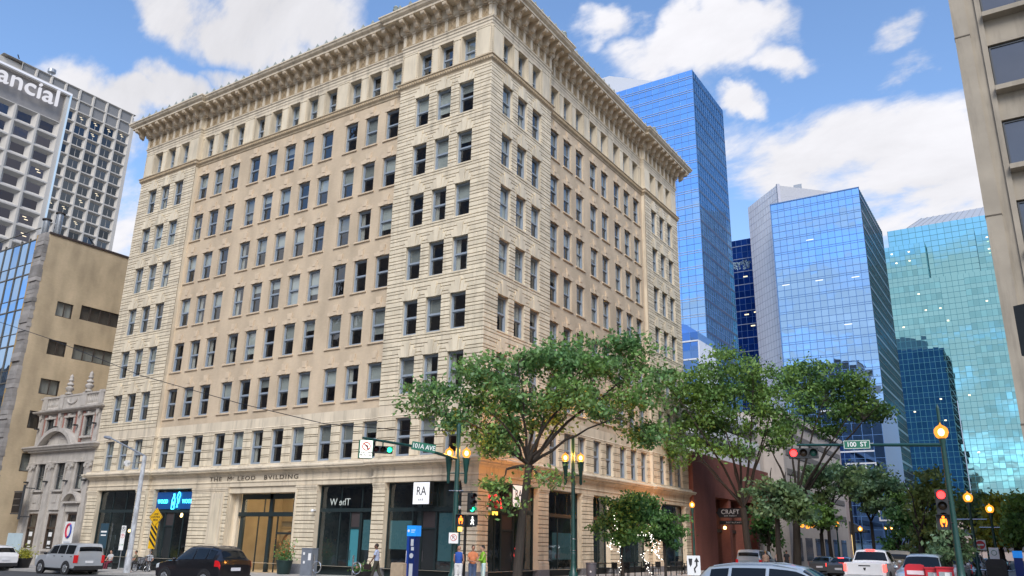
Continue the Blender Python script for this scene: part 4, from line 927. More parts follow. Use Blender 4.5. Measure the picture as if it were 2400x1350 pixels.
# ================================================================ glass towers on the right
BLUEG = mirror_mat('blue_mirror_glass', (.33, .56, .88), rough=.015, bump=.05, bscale=.25, rand=.06)
BLUEG2 = mirror_mat('blue_mirror_glass_side', (.33, .46, .58), rough=.02, bump=.06, bscale=.35, rand=.16)
NAVYG = mirror_mat('navy_glass', (.13, .27, .60), rough=.03, bump=.05, bscale=.3, rand=.3)
GRNG = mirror_mat('green_mirror_glass', (.28, .55, .60), rough=.015, bump=.05, bscale=.15, rand=.04)
GRNG2 = mirror_mat('green_window_glass', (.24, .52, .58), rough=.02, bump=.05, bscale=.15, rand=.16)
MULB = mat('dark_blue_mullion', (.09, .20, .42), .4, var=.05)
MULS = mat('silver_band', (.55, .62, .72), .35, metal=.7, var=.05)
MULG = mat('teal_mullion', (.05, .20, .24), .4, var=.05)
rt = random.Random(21)
class Pl:
    """a vertical rectangle in plan: origin, unit direction along it, outward normal"""
    def __init__(s, o, d): s.o = Vector((o[0], o[1])); s.d = Vector(d).normalized(); s.n = Vector((s.d.y, -s.d.x))
    def P(s, a, o, z): q = s.o+s.d*a+s.n*o; return (q.x, q.y, z)
    def M(s, a, o, z): q = s.o+s.d*a+s.n*o; return Matrix(((s.d.x, -s.n.x, 0, q.x), (s.d.y, -s.n.y, 0, q.y), (0, 0, 1, z), (0, 0, 0, 1)))
def curtain(t, pl, length, z0, z1, mod, rows, glass, mull, maxobj=290, bw=.09, hide=lambda a, z: False, wob=.0022, band=None, name='pane', gl2=None, proud=.06):
    """rows: repeating list of (height, kind) from the top down; kind 0 pane, 1 band"""
    n = round(length/mod); mod = length/n; cells = []; z = z1; k = 0; hz = []
    while z > z0+.2:
        h, kind = rows[k % len(rows)]; zb = max(z0, z-h)
        if kind == 0:
            for i in range(n):
                if not hide((i+.5)*mod, (z+zb)/2): cells.append((i*mod, (i+1)*mod, zb, z, 0))
        elif kind == 2:
            for i in range(n):
                if not hide((i+.5)*mod, (z+zb)/2): cells.append((i*mod, (i+1)*mod, zb, z, 2))
        hz.append((zb, kind)); z = zb; k += 1
    cells.sort(key=lambda c: -c[3]*1000+c[0]) 
    def shape(c): return (round(c[1]-c[0], 3), round(c[3]-c[2], 3), c[4])
    objs, rest = cells[:maxobj], cells[maxobj:]
    for c in objs:
        k2 = ('pane', t.name, glass.name, shape(c))
        if k2 not in CACHE: w, h, kd = shape(c); CACHE[k2] = MB().box(-w/2+.02, w/2-.02, 0, .03, -h/2+.02, h/2-.02).mesh(name, gl2 if kd == 2 and gl2 else glass)
        obj(name, CACHE[k2], t, M=pl.M((c[0]+c[1])/2, 0, (c[2]+c[3])/2) @ Matrix.Rotation(rt.gauss(0, wob), 4, 'Z') @ Matrix.Rotation(rt.gauss(0, wob), 4, 'X'))
    for kd in (0, 2):
        mb = MB()
        for c in rest:
            if c[4] != kd: continue
            w = (c[1]-c[0])/2; a, b = rt.gauss(0, wob), rt.gauss(0, wob); h = (c[3]-c[2])/2
            mb.quad(pl.P(c[0], -w*a-h*b, c[2]), pl.P(c[1], w*a-h*b, c[2]), pl.P(c[1], w*a+h*b, c[3]), pl.P(c[0], -w*a+h*b, c[3]))
        if mb.f: mb.build('pane_field', gl2 if kd == 2 and gl2 else glass, t, kind='stuff')
    mm = MB(); bb = MB()
    for i in range(n+1):
        a = i*mod; mm.prism([(-.02, 0), (proud, 0), (proud, 1), (-.02, 1)], a-bw/2, a+bw/2, lambda o, f, s: pl.P(s, o, z0+(z1-z0)*f))
    for zb, kind in hz:
        (bb if (kind == 1 and band) else mm).prism([(-.02, -bw/2), (proud*.8, -bw/2), (proud*.8, bw/2), (-.02, bw/2)], 0, length, lambda o, f, s: pl.P(s, o, zb+f))
    mm.build('mullion_grid', mull, t)
    if bb.f: bb.build('band_rails', band, t)
# --- tall blue tower
p = aty(1622, 163, 117.4); t1x, t1z = p.x, p.z
T1 = thing('glass_tower', 'tallest blue mirror-glass office tower behind the cream block', 'building', (t1x-15, 128, 0))
rows1 = [(2.2, 0)]+[(.42, 1), (1.55, 0), (1.55, 0)]*40
rows1 = [(.55, 1), (1.5, 0), (1.47, 0)]
south = Pl((t1x-34.65, 117.4), (1, 0)); east = Pl((t1x, 117.4), (0, 1))
def rows_from(first, rep): return first+rep*60
curtain(T1, south, 34.65, 10, t1z, 1.65, rows_from([(1.6, 0)], [(.5, 0), (1.52, 0), (1.5, 0)]), BLUEG, MULB, band=MULS, hide=lambda a, z: a < 14 and z < 80)
sb = MB()
for k in range(28):
    z = t1z-1.6-k*3.52
    for dz in (0, -.5): sb.prism([(-.02, -.05), (.1, -.05), (.1, .05), (-.02, .05)], 0, 34.65, lambda o, f, s: south.P(s, o, z+dz+f))
sb.build('silver_rails', MULS, T1)
eL = 21.0
curtain(T1, east, eL, 10, t1z, 1.4, rows_from([(1.6, 0)], [(.5, 0), (1.52, 0), (1.5, 0)]), BLUEG2, MULB, bw=.14)
eb = MB()
for k in range(28): z = t1z-1.6-k*3.52; eb.prism([(-.02, -.5), (.07, -.5), (.07, 0.), (-.02, 0.)], 0, eL, lambda o, f, s: east.P(s, o, z+f))
eb.build('dark_spandrel_bands', mat('navy_spandrel', (.02, .05, .12), .3, var=.1), T1)
MB().box(t1x-34.65, t1x-.05, 117.45, 117.4+eL, 0, t1z-.02).build('body', MULB, T1)
a = aty(1428, 183, 124); b = aty(1530, 190, 124)
MB().prism([(a.x-10, t1z-1), (b.x+2, t1z-1), (b.x, b.z), (a.x, a.z+.6), (a.x-10, a.z+.6)], 124, 134, lambda x, z, y: (x, y, z)).build('penthouse', mat('pale_metal_cladding', (.55, .57, .6), .5, var=.05), T1)
# --- navy block between the towers
p = aty(1763, 557, 150); q = aty(1785, 580, 150)
T3 = thing('glass_block', 'dark navy glass office block squeezed between the two blue towers', 'building', (p.x-8, 158, 0))
s3 = Pl((p.x-14, 150), (1, 0)); e3 = Pl((p.x, 150), (0, 1))
L3 = atx(1786, 582, p.x).y-150
curtain(T3, s3, 14, 12, p.z, 1.4, [(1.7, 0), (1.66, 0)], NAVYG, MULB, bw=.05, maxobj=250)
curtain(T3, e3, L3, 12, p.z, L3/3, [(1.7, 0), (1.66, 0)], NAVYG, mat('steel_blue_mullion', (.22, .32, .5), .4), bw=.10, maxobj=100)
sb = MB()
for k in range(18): z = p.z-1.7-k*3.36; sb.prism([(-.02, -.09), (.1, -.09), (.1, .09), (-.02, .09)], 0, 14, lambda o, f, s: s3.P(s, o, z+f))
sb.build('silver_rails', MULS, T3); MB().box(p.x-14, p.x-.05, 150.05, 150+L3, 0, p.z-.05).build('body', MULB, T3)
LITW = emit_mat('office_ceiling_light', (1, .84, .5), 1.0)
for (u, v) in ((1747, 648), (1750, 737), (1772, 731), (1765, 763)):
    r_ = aty(u, v, 149.9); MB().box(r_.x-.5, r_.x+.5, 149.88, 149.93, r_.z-.12, r_.z+.12).build('ceiling_light', LITW, T3)
rr_ = aty(1738, 622, 149.9); gr = MB()
for _ in range(70): x = rr_.x+rt.uniform(-2.3, 2.3); z = rr_.z+rt.uniform(-1.3, 1.3)*(1-.3*abs(x-rr_.x)/2.3); gr.box(x-.12, x+.12, 149.88, 149.92, z-.2, z+rt.uniform(.05, .25))
gr.build('frosted_pattern', mat('frosted_pattern', (.35, .5, .6), .5), T3, kind='stuff')
# --- second blue tower with the white diamond core behind it
p = aty(2012, 440, 131.25); t2x, t2z = p.x, p.z; t2l = aty(1806, 484, 131.25).x
T2 = thing('glass_tower', 'broad light-blue mirror-glass tower in front of the white panelled core', 'building', (t2x-9, 140, 0))
s2 = Pl((t2l, 131.25), (1, 0)); e2 = Pl((t2x, 131.25), (0, 1)); L2 = t2x-t2l
curtain(T2, s2, L2, 8, t2z, 1.452, rows_from([(1.5, 0)], [(.42, 0), (1.47, 0), (1.47, 0)]), BLUEG, MULB, band=MULS, bw=.10)
curtain(T2, e2, 28.5, 8, t2z, 1.42, rows_from([(1.5, 0)], [(.42, 0), (1.47, 0), (1.47, 0)]), mirror_mat('teal_side_glass', (.20, .42, .50), rough=.03, rand=.25, bump=.08), mat('black_mullion', (.012, .02, .03), .4), bw=.13)
eb = MB()
for k in range(20): z = t2z-1.5-k*3.36; eb.prism([(-.02, -.42), (.07, -.42), (.07, 0.), (-.02, 0.)], 0, 28.5, lambda o, f, s: e2.P(s, o, z+f))
eb.build('dark_spandrel_bands', MATS['navy_spandrel'], T2)
MB().box(t2l, t2x-.05, 131.3, 131.25+28.5, 0, t2z-.05).build('body', MULB, T2)
MB().box(t2l-.12, t2l, 131.1, 131.25+28.5, 0, t2z+.1).box(t2l, t2x+.1, 131.1, 131.3, t2z-.02, t2z+.2).build('edge_trim', MULB, T2)
for (u, v) in ((1842, 668), (1920, 657), (1898, 562), (1988, 760), (2005, 649)):
    r_ = aty(u, v, 131.2); MB().box(r_.x-.75, r_.x+.75, 131.16, 131.2, r_.z-.08, r_.z+.08).build('ceiling_light', emit_mat('cool_office_light', (.95, .95, .9), .7), T2)
WPAN = mat('white_wall_panel', (.88, .87, .90), .5, var=.04, rand=.03)
c = aty(1821, 433, 135); H = c.z
WT = thing('stair_tower', 'white square-panelled core turned at an angle behind the light-blue tower', 'building', (c.x, c.y+8, 0))
lw = Pl((c.x-9.6, c.y+9.6), (1, -1)); rwp = Pl((c.x, c.y), (1, 1))
curtain(WT, lw, 9.6*math.sqrt(2), 6, H, 1.13, [(1.68, 0)], WPAN, mat('grey_panel_joint', (.45, .45, .49), .6), bw=.07, proud=.03, wob=.001, name='wall_panel')
curtain(WT, rwp, 16, H-14, H-.4, 5.3, [(2.2, 0)], mat('grey_wall_panel', (.42, .42, .43), .6, var=.05), MATS['grey_panel_joint'], bw=.04, proud=.02, wob=.0005, name='wall_panel')
MB().prism([(c.x, c.y+.12), (c.x+11.2, c.y+11.3), (c.x+1, c.y+21), (c.x-9.5, c.y+9.7)], 0, H-.1, lambda x, y, z: (x, y, z)).build('body', MATS['grey_wall_panel'], WT)
MB().prism([(c.x-.35, c.y+.35), (c.x, c.y-.06), (c.x+.5, c.y+.45), (c.x+.1, c.y+.8)], 6, H+.25, lambda x, y, z: (x, y, z)).build('corner_post', MATS['grey_panel_joint'], WT)
p = rwp.P(6.0, -1.2, H-.4); MB().box(p[0]-.9, p[0]+.9, p[1]-.08, p[1]+.08, H-.5, H+1.3).box(p[0]-.75, p[0]+.75, p[1]-.2, p[1]+.2, H-.5, H+1.1).build('roof_hatch', GALV, WT)
# --- podium with white framed windows beside the blue tower
WF = mat('white_frame', (.62, .64, .68), .5, var=.05)
p0 = aty(1976, 1032, 100); p1 = aty(2085, 1150, 100)
PO = thing('glass_podium', 'low dark glass wing with white window frames at the foot of the light-blue tower', 'building', (p0.x+3, 104, 0))
s4 = Pl((p0.x-3, 100), (1, 0))
curtain(PO, s4, p1.x-p0.x+3, 3, 25, 1.5, [(2.0, 0), (1.6, 0)], NAVYG, MULB, bw=.07, maxobj=120)
MB().box(p0.x-3, p1.x, 100.05, 118, 0, 24.9).build('body', MULB, PO)
sb = MB()
for z in (24.6, 23.6, 18.0, 16.9): sb.box(p0.x-3, p1.x-1.5, 99.8, 100.0, z-.12, z+.12)
sb.build('white_rails', WF, PO)
for (x, z, w, h) in ((p0.x+.1, 10.3, 4.4, 4.6), (p0.x+4.2, 6.5, 4.4, 4.4)):
    m = MB()
    for k in range(4): xx = x+w*k/3; m.box(xx-.1, xx+.1, 99.7, 99.95, z, z+h)
    m.box(x-.1, x+w+.1, 99.68, 99.95, z+h, z+h+.22); m.box(x-.1, x+w+.1, 99.68, 99.95, z-.22, z); m.build('white_window_frame', WF, PO)
for (u, v) in ((1998, 1105), (2030, 1109), (2067, 1114)): r_ = aty(u, v, 99.9); MB().box(r_.x-.7, r_.x+.7, 99.85, 99.95, r_.z-.1, r_.z+.1).build('ceiling_light', LITW, PO)
# --- green glass tower
YG = 230.
ga = aty(2080, 546, YG); gb2 = aty(2312, 500, YG)
GT = thing('glass_tower', 'sea-green mirror-glass tower with sloped metal roof and stepped bays', 'building', (gb2.x, YG+15, 0))
gx0, gx1, gzt = ga.x, gb2.x+8, (ga.z+gb2.z)/2
sg = Pl((gx0, YG), (1, 0)); SP = [(1.84, 0)]
zc2 = aty(2240, 650, YG).z
curtain(GT, sg, gx1-gx0, zc2, gzt, 1.98, [(1.84, 0)], GRNG, MULG, bw=.12, maxobj=270)
# lower body: long window bands between mirror spandrels, and a plain glazed bay
xb0 = aty(2210, 700, YG).x; xb1 = aty(2268, 700, YG).x; xl = aty(2086, 700, YG).x-1.2
lowL = Pl((xl, YG-3), (1, 0)); lowR = Pl((xb1, YG-3), (1, 0)); bay = Pl((xb0, YG-2.7), (1, 0))
fl = [(1.5, 0), (2.0, 2)]
curtain(GT, lowL, xb0-xl, 6, zc2, 1.5, fl, GRNG, MULG, bw=.08, gl2=GRNG2, maxobj=10); curtain(GT, lowR, gx1-xb1+1, 6, zc2, 1.5, fl, GRNG, MULG, bw=.08, gl2=GRNG2, maxobj=0); curtain(GT, bay, xb1-xb0, 6, zc2, 1.6, [(1.75, 0)], GRNG, MULG, bw=.1, maxobj=0)
MB().box(xb0-.1, xb0+.1, YG-3.3, YG-2.7, 6, zc2-38).build('bay_edge', MULS, GT)
# raised left bay and right bay
xs1 = aty(2166, 567, YG-3).x; zs1 = aty(2166, 567, YG-3).z
bl = Pl((xl, YG-3), (1, 0)); curtain(GT, bl, xs1-xl, zc2, zs1, 1.5, fl, GRNG, MULG, bw=.08, gl2=GRNG2, maxobj=10); be = Pl((xs1, YG-3), (0, 1)); curtain(GT, be, 3, zc2, zs1, 1.0, [(1.75, 0)], mirror_mat('dark_green_glass', (.10, .32, .36), rand=.2), MULG, maxobj=0)
MB().box(xl, xs1-.05, YG-2.95, YG, zc2, zs1-.05).build('left_bay', MULG, GT)
r2 = aty(2284, 542, YG-1.2); br = Pl((r2.x, YG-1.2), (1, 0)); curtain(GT, br, gx1-r2.x, zc2, r2.z, 1.6, fl, GRNG, MULG, bw=.08, gl2=GRNG2, maxobj=0); MB().box(r2.x, gx1, YG-1.15, YG, zc2, r2.z-.05).build('right_bay', MULG, GT)
MB().box(gx0, gx1, YG+.05, YG+30, 0, gzt-.05).box(xl, gx1+1, YG-2.6, YG, 0, zc2-.02).build('body', MULG, GT)
ra = aty(2118, 533, YG+2); rb2 = aty(2160, 512, YG+9); rc = aty(2312, 484, YG+9); 
RFM = mat('standing_seam_roof', (.42, .44, .47), .5, var=.05, metal=.2)
mb = MB(); zr = gzt-.1
mb.quad((ra.x, YG+1.2, zr), (gx1, YG+1.2, zr), (gx1, YG+9, rc.z), (rb2.x, YG+9, rb2.z)); mb.poly([(ra.x, YG+1.2, zr), (rb2.x, YG+9, rb2.z), (ra.x, YG+20, zr)]); mb.build('sloped_roof', RFM, GT)
sm = MB()
for i in range(16): f = i/15; sm.tube([(ra.x+(gx1-ra.x)*f, YG+1.2, zr+.1), (rb2.x+(gx1-rb2.x)*f, YG+9, rb2.z+(rc.z-rb2.z)*f+.1)], .09, 4)
sm.build('roof_seams', mat('roof_seam', (.25, .27, .3), .5), GT)
LW = emit_mat('warm_office_light', (1, .82, .55), 1.3)
for (u, v) in ((2090, 596), (2116, 590), (2130, 590), (2091, 619), (2101, 617), (2111, 615), (2132, 611), (2158, 612), (2153, 689), (2171, 700), (2204, 722), (2213, 721), (2170, 727), (2129, 735), (2118, 767), (2306, 554), (2313, 556), (2302, 580), (2318, 583), (2300, 705), (2313, 705), (2321, 632), (2222, 751), (2226, 776), (2205, 935), (2143, 941), (2144, 965), (2210, 958), (2216, 985), (2158, 1068), (2272, 926), (2280, 979), (2294, 1060))[::2]:
    r_ = aty(u, v, YG-3.2); MB().box(r_.x-.28, r_.x+.28, YG-3.25, YG-3.2, r_.z-.16, r_.z+.16).build('office_lamp', LW, GT)
# --- precast office block on the far side of the street
OB = thing('concrete_building', 'tan precast concrete office block with dark strip windows on the right edge', 'building', (32, 6, gz(32)))
ox = 26.65; DG = mat('grey_tinted_window', (.06, .065, .08), .08, var=.15, scale=.6, spec=.9)
MB().box(ox+1.1, 60, .35, 24, -1, 30.4).build('body', CONC, OB)
MB().box(ox, ox+.62, -.25, 24, -1, 30.4).build('corner_pier', CONC, OB); MB().box(ox+.62, ox+1.0, -.02, .6, -1, 30.4).build('pier_return', CONC, OB); MB().box(ox+1.0, ox+1.22, -.12, .4, -1, 30.4).build('window_jamb', CONC, OB)
for zj in (6.9, 15.9, 24.9): MB().box(ox-.015, ox+.63, -.275, .1, zj, zj+.05).build('pier_joint', mat('dark_joint', (.13, .11, .085), .9), OB)
for k in range(8):
    z = 14.26+(k-3)*3.87
    MB().prism([(-.42, z-.28), (.3, z-.34), (.3, z), (-.42, z-.05)], ox+1.22, 60, lambda y, q, x: (x, y, q)).build('sill', CONC, OB)
    MB().box(ox+1.22, 60, .05, .36, z-1.6, z-.32).build('spandrel', CONC, OB)
    for i in range(8):
        x = ox+1.25+i*1.45; f = MB(); f.box(x, x+.07, .15, .25, z, z+2.2); f.box(x+1.38, x+1.45, .15, .25, z, z+2.2); f.box(x+.07, x+1.38, .15, .25, z, z+.06); f.box(x+.07, x+1.38, .15, .25, z+2.14, z+2.2)
        w = f.build('window', SASHD, OB); MB().box(x+.07, x+1.38, .2, .22, z+.06, z+2.14).build('pane', DG, w)
# --- red brick restaurant building beside the cream block
RBM = brick_mat('red_brown_brick', (.27, .08, .055), (.23, .068, .047), (.22, .10, .075), bw=.24, bh=.08)
RB = thing('brick_building', 'red brick building with the restaurant sign next to the cream block', 'building', (-5, 45, 0))
zrb = atx(1650, 1085, .4).z
MB().box(-14, .4, 33.2, 39.0, -.3, zrb+.8).build('brick_pier', RBM, RB); MB().box(-14, -.9, 39.0, 58, -.3, zrb+.8).build('rear_wall', RBM, RB); MB().box(-14, .3, 39.0, 58, 6.6, zrb+.8).build('upper_wall', RBM, RB)
for y in (43.4, 47.8, 52.4): MB().box(-.95, .2, y, y+.7, -.3, 6.6).build('brick_pillar', RBM, RB)
gl = MB()
for (y0, y1) in ((39.1, 43.4), (44.1, 47.8), (48.5, 52.4), (53.1, 58)): MB().quad((-.7, y0, .5), (-.7, y1, .5), (-.7, y1, 6.5), (-.7, y0, 6.5)).build('pane', SHOPG, RB)
MB().box(-.8, -.75, 39, 58, -.2, .5).box(-.8, -.6, 39, 58, 3.4, 3.7).build('shop_frame', SHOPF, RB)
CS = thing('shop_sign', 'dark rounded sign reading CRAFT on the red brick building', 'sign', (.5, 41.5, 5.6))
pc = aty(1712, 1202, 40.2); CS.matrix_basis = Matrix.Translation((pc.x, 40.2, pc.z)) @ Matrix.Scale(.58, 4)
hexp = [(-2.3, 0), (-1.95, .75), (1.95, .75), (2.3, 0), (1.95, -.75), (-1.95, -.75)]
part(MB().prism(hexp, -.1, .1, lambda p, q, a: (p, a, q)), 'sign_board', mat('charcoal_sign', (.03, .03, .036), .5), CS)
o = part(text_mesh('CRAFT', 1.0, WHITE, .02, font_scale_x=.95, bold=.012, sp=1.1), 'lettering', None, CS); o.location = (0, -.13, .12)
o = part(text_mesh('BEER MARKET', .3, WHITE, .01, sp=1.2), 'lettering', None, CS); o.location = (0, -.13, -.5)
o = part(text_mesh('RESTAURANT', .34, WHITE, .01, sp=1.3), 'lettering', None, CS); o.location = (.5, -.1, -1.55)
part(MB().box(-1.9, 2.9, -.05, .3, -1.85, -1.25), 'awning_board', DARKM, CS); part(MB().box(-6.0, -2.1, -.05, .05, -.1, .1), 'sign_arm', DARKM, CS)
tag(MB().ball(atx(1699, 1237, .1), .16, 8, 6).build('wall_lamp', emit_mat('amber_lamp', (1, .6, .15), 6), smooth=True), 'small yellow lamp under the restaurant sign', 'lamp')
# --- pale stone buildings further up the street
PST = mat('pale_stone', (.48, .43, .39), .8, var=.08, scale=.8, dirt=.12); PST2 = mat('pinkish_stone', (.42, .33, .29), .8, var=.1)
S1 = thing('stone_building', 'pale stone building with lit awning entrance up the street behind the trees', 'building', (-8, 85, 0))
MB().box(-20, 1.2, 62, 96, -.3, 17.5).build('wall', PST, S1); MB().box(-20, 1.6, 61.9, 96.2, 17.5, 18.2).build('parapet', PST, S1)
for k in range(5):
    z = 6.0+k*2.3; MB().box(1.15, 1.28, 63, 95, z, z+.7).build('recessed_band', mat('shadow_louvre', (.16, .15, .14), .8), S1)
for k in range(6): y = 64+k*5.2; MB().box(1.15, 1.26, y, y+3.4, .6, 3.3).build('window', DG, S1)
S2 = thing('stone_building', 'pinkish stone hotel front with glowing doors far up the street', 'building', (-8, 120, 0))
MB().box(-22, 1.0, 97, 150, -.3, 13.0).build('wall', PST2, S2); MB().box(-22, 1.5, 96.9, 150.2, 13.0, 13.8).build('parapet', PST, S2)
for k in range(7): y = 99+k*1.35; MB().box(.95, 1.12, y, y+.75, .2, 4.2).build('glowing_door', emit_mat('door_glow', (1, .70, .28), .9), S2)
MB().prism([(1.0, 6.2), (3.2, 5.0), (3.2, 4.6), (1.0, 4.6)], 98, 110, lambda x, z, y: (x, y, z)).build('awning', mat('dark_awning', (.03, .035, .04), .7), S2)
S3 = thing('office_building', 'white concrete parking structure with open decks behind the street trees', 'building', (-10, 58.5, 0))
MB().box(-22, -1.2, 58.2, 61.8, -.3, zrb+7.6).build('core', PST, S3)
for k in range(3):
    z = zrb+1.0+k*2.3; MB().box(-22, -.6, 39.5, 58.2, z, z+.9).build('deck_edge', WF, S3)
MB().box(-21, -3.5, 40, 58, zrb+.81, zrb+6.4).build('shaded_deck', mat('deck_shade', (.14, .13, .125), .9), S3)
S4 = thing('stone_building', 'brown stone building far up the right side of the street', 'building', (34, 150, 0))
MB().box(26.5, 50, 121, 200, -.3, 11).build('wall', PST2, S4)
for k in range(9): y = 123+k*8; MB().box(26.42, 26.52, y, y+5, 1, 4.5).build('window', DG, S4)
S5 = thing('office_building', 'low grey office block closing the far end of the street', 'building', (12, 225, 0))
MB().box(-6, 45, 222, 226, -.3, 13).build('wall', PST2, S5); MB().box(-6, 45, 221.7, 222, 6.5, 8.0).box(-6, 45, 221.7, 222, 2.5, 4.5).build('window_band', DG, S5)
# --- blocks across the avenue and across the side street: they stand behind the camera or behind the
#     concrete block; unseen, added and sized to darken what the window glass shows
def back_block(label, x0, x1, y0, y1, h, m, face, fl=3.8, mod=3.2):
    t = thing('office_building', label, 'building', ((x0+x1)/2, (y0+y1)/2, 0)); MB().box(x0, x1, y0, y1, -1, h).build('wall', m, t); MB().box(x0-.3, x1+.3, y0-.3, y1+.3, h, h+.6).build('parapet', m, t)
    wm = MB().box(-mod*.32, mod*.32, -.06, .06, 0, fl*.55).mesh('window', DG)
    for k in range(int(h/fl)):
        z = 1.2+k*fl
        if face == 'n':
            for i in range(int((x1-x0)/mod)): obj('window', wm, t, M=Matrix.Translation((x0+(i+.5)*mod, y1, z)))
        else:
            for i in range(int((y1-y0)/mod)): obj('window', wm, t, M=Matrix.Translation((x0, y0+(i+.5)*mod, z)) @ Matrix.Rotation(R(90), 4, 'Z'))
BB1 = mat('brown_brick_far', (.27, .21, .17), .85, var=.1); BB2 = mat('grey_precast_far', (.32, .31, .30), .85, var=.1)
back_block('tall brown office block across the avenue, unseen, added to darken reflections in the upper windows', -72, -32, -96, -56, 78, BB1, 'n')
back_block('brown brick office block across the avenue, unseen, added to darken reflections in the shop windows', -190, -73, -96, -56, 38, BB1, 'n')
back_block('low grey block across the avenue, unseen, added to darken reflections in the shop windows', -33, 2, -100, -60, 15, BB2, 'n')
back_block('brown office block behind the concrete building, unseen, added to darken reflections in the side-street windows', 27.2, 60, 25, 62, 38, BB1, 'w')
back_block('grey office block further up the side street, unseen, added to darken reflections in the side-street windows', 27.2, 60, 64, 120, 32, BB2, 'w')

# --- small dark glass block with white rounded bands seen between the cream block and the tall tower
a = aty(1597, 800, 100); b = aty(1637, 800, 100); zt_ = aty(1618, 772, 100).z
SG = thing('glass_block', 'small dark glass building with white bands between the cream block and the tall blue tower', 'building', ((a.x+b.x)/2-4, 104, 0))
sgp = Pl((a.x-6, 100), (1, 0)); curtain(SG, sgp, b.x-a.x+6, 2, zt_-.6, 1.5, [(1.7, 0)], NAVYG, MULB, bw=.1, maxobj=60); MB().box(a.x-6, b.x-.02, 100.06, 109, 0, zt_-.65).build('body', MULB, SG)
MB().box(b.x-.05, b.x+.2, 99.8, 109, 0, zt_-2.2).build('white_edge', WF, SG); mb = MB()
for k in range(10): z = zt_-2.4-k*3.4; mb.box(a.x-6, b.x, 99.8, 100.0, z, z+.28)
mb.build('white_bands', WF, SG, kind='stuff'); MB().prism([(a.x-6, zt_-.6), (a.x-1, zt_+1.6), (b.x-2.2, zt_+1.0), (b.x-.1, zt_-.6)], 100, 108, lambda x, z, y: (x, y, z)).build('curved_roof', NAVYG, SG)
# ================================================================ street lamps and signals
def globe_glass(name, col, s, tr):
    m = bpy.data.materials.new(name); m.use_nodes = True; t = m.node_tree; t.nodes.remove(t.nodes['Principled BSDF']); n = t.nodes.new; mx = n('ShaderNodeMixShader'); mx.inputs[0].default_value = tr
    e = n('ShaderNodeEmission'); e.inputs[0].default_value = (*col, 1); e.inputs[1].default_value = s; b = n('ShaderNodeBsdfTransparent'); t.links.new(e.outputs[0], mx.inputs[1]); t.links.new(b.outputs[0], mx.inputs[2]); t.links.new(mx.outputs[0], t.nodes['Material Output'].inputs['Surface']); return m
BULB = emit_mat('sodium_bulb', (1, .72, .28), 7)
GLOBE = globe_glass('sodium_globe', (1, .33, .03), 1.1, .45); GLOBE2 = globe_glass('sodium_globe_far', (1, .33, .03), 1.2, .4)
def acorn(t, x, y, z, s=1., m=None):
    s *= .8; q = part(MB().ball((0, 0, 0), (.12*s, .12*s, .15*s), 8, 6), 'bulb', BULB, t, True); q.location = (x, y, z+.26*s)
    o = part(MB().lathe([(.11*s, 0), (.21*s, .08*s), (.265*s, .24*s), (.25*s, .38*s), (.17*s, .48*s), (.08*s, .53*s), (.035*s, .57*s), (0, .66*s)], 14), 'globe', m or GLOBE, t, True); o.location = (x, y, z)
    c = part(MB().lathe([(.11*s, -.06*s), (.13*s, 0), (.11*s, .03*s)], 12), 'globe_collar', DARKM, t); c.location = (x, y, z); return o
def lamp_light(loc, e, col=(1, .37, .06)):
    l = bpy.data.lights.new('lamp_light', 'POINT'); l.energy = e; l.color = col; l.shadow_soft_size = .22; o = bpy.data.objects.new('lamp_light', l); COL.objects.link(o); o.location = loc
def twin_lamp(label, x, y, h, dirv, rpole=.11, lit=0, group=None, name='street_lamp', top=1.2):
    g = gz(x); t = thing(name, label, 'street lamp', (x, y, g), group=group); d = Vector((dirv[0], dirv[1], 0)).normalized(); hz = h-g
    part(MB().lathe([(.24, 0), (.24, .5), (.17, .6), (rpole*1.15, .9), (rpole*.8, hz+top)], 12), 'pole', GREENP, t, True)
    part(MB().lathe([(rpole*.85, 0), (.05, .12), (0, .2)], 8, (0, 0, hz+top)), 'pole_finial', GREENP, t)
    for s in (-1, 1):
        e = d*(s*.42)
        part(MB().tube([(0, 0, hz-.75), (e.x, e.y, hz-.75)], .035, 6), 'arm', GREENP, t)
        part(MB().lathe([(.05, -1.25), (.085, -1.15), (.085, -.72), (.1, -.68), (.17, -.12), (.2, -.02), (.12, 0)], 10, (e.x, e.y, hz)), 'lamp_stem', GREENP, t, True)
        acorn(t, e.x, e.y, hz)
        if lit: lamp_light((x+e.x*1.0, y+e.y, h+.28), lit)
    return t
def plate(t, name, x, y, z, w, h, m, rz=0., th=.02, loc=None):
    o = part(MB().box(-w/2, w/2, -th/2, th/2, -h/2, h/2), name, m, t); o.matrix_basis = Tm(x, y, z, rz); return o
SGN = mat('street_sign_green', (.005, .13, .075), .45, var=.04); SIGF = mat('sign_face_white', (.74, .74, .72), .5, var=.04)
RED_OFF = mat('red_lens_off', (.05, .008, .008), .3); AMB_OFF = mat('amber_lens_off', (.035, .02, .008), .3); GRN_OFF = mat('green_lens_off', (.01, .07, .05), .3)
RED_ON = emit_mat('red_signal', (1, .02, .02), 5); GRN_ON = emit_mat('green_signal', (.02, 1, .38), 2.4); ORA_ON = emit_mat('orange_hand', (1, .16, .01), 2.6); WHT_ON = emit_mat('white_walk', (1, .97, .9), 1.2)
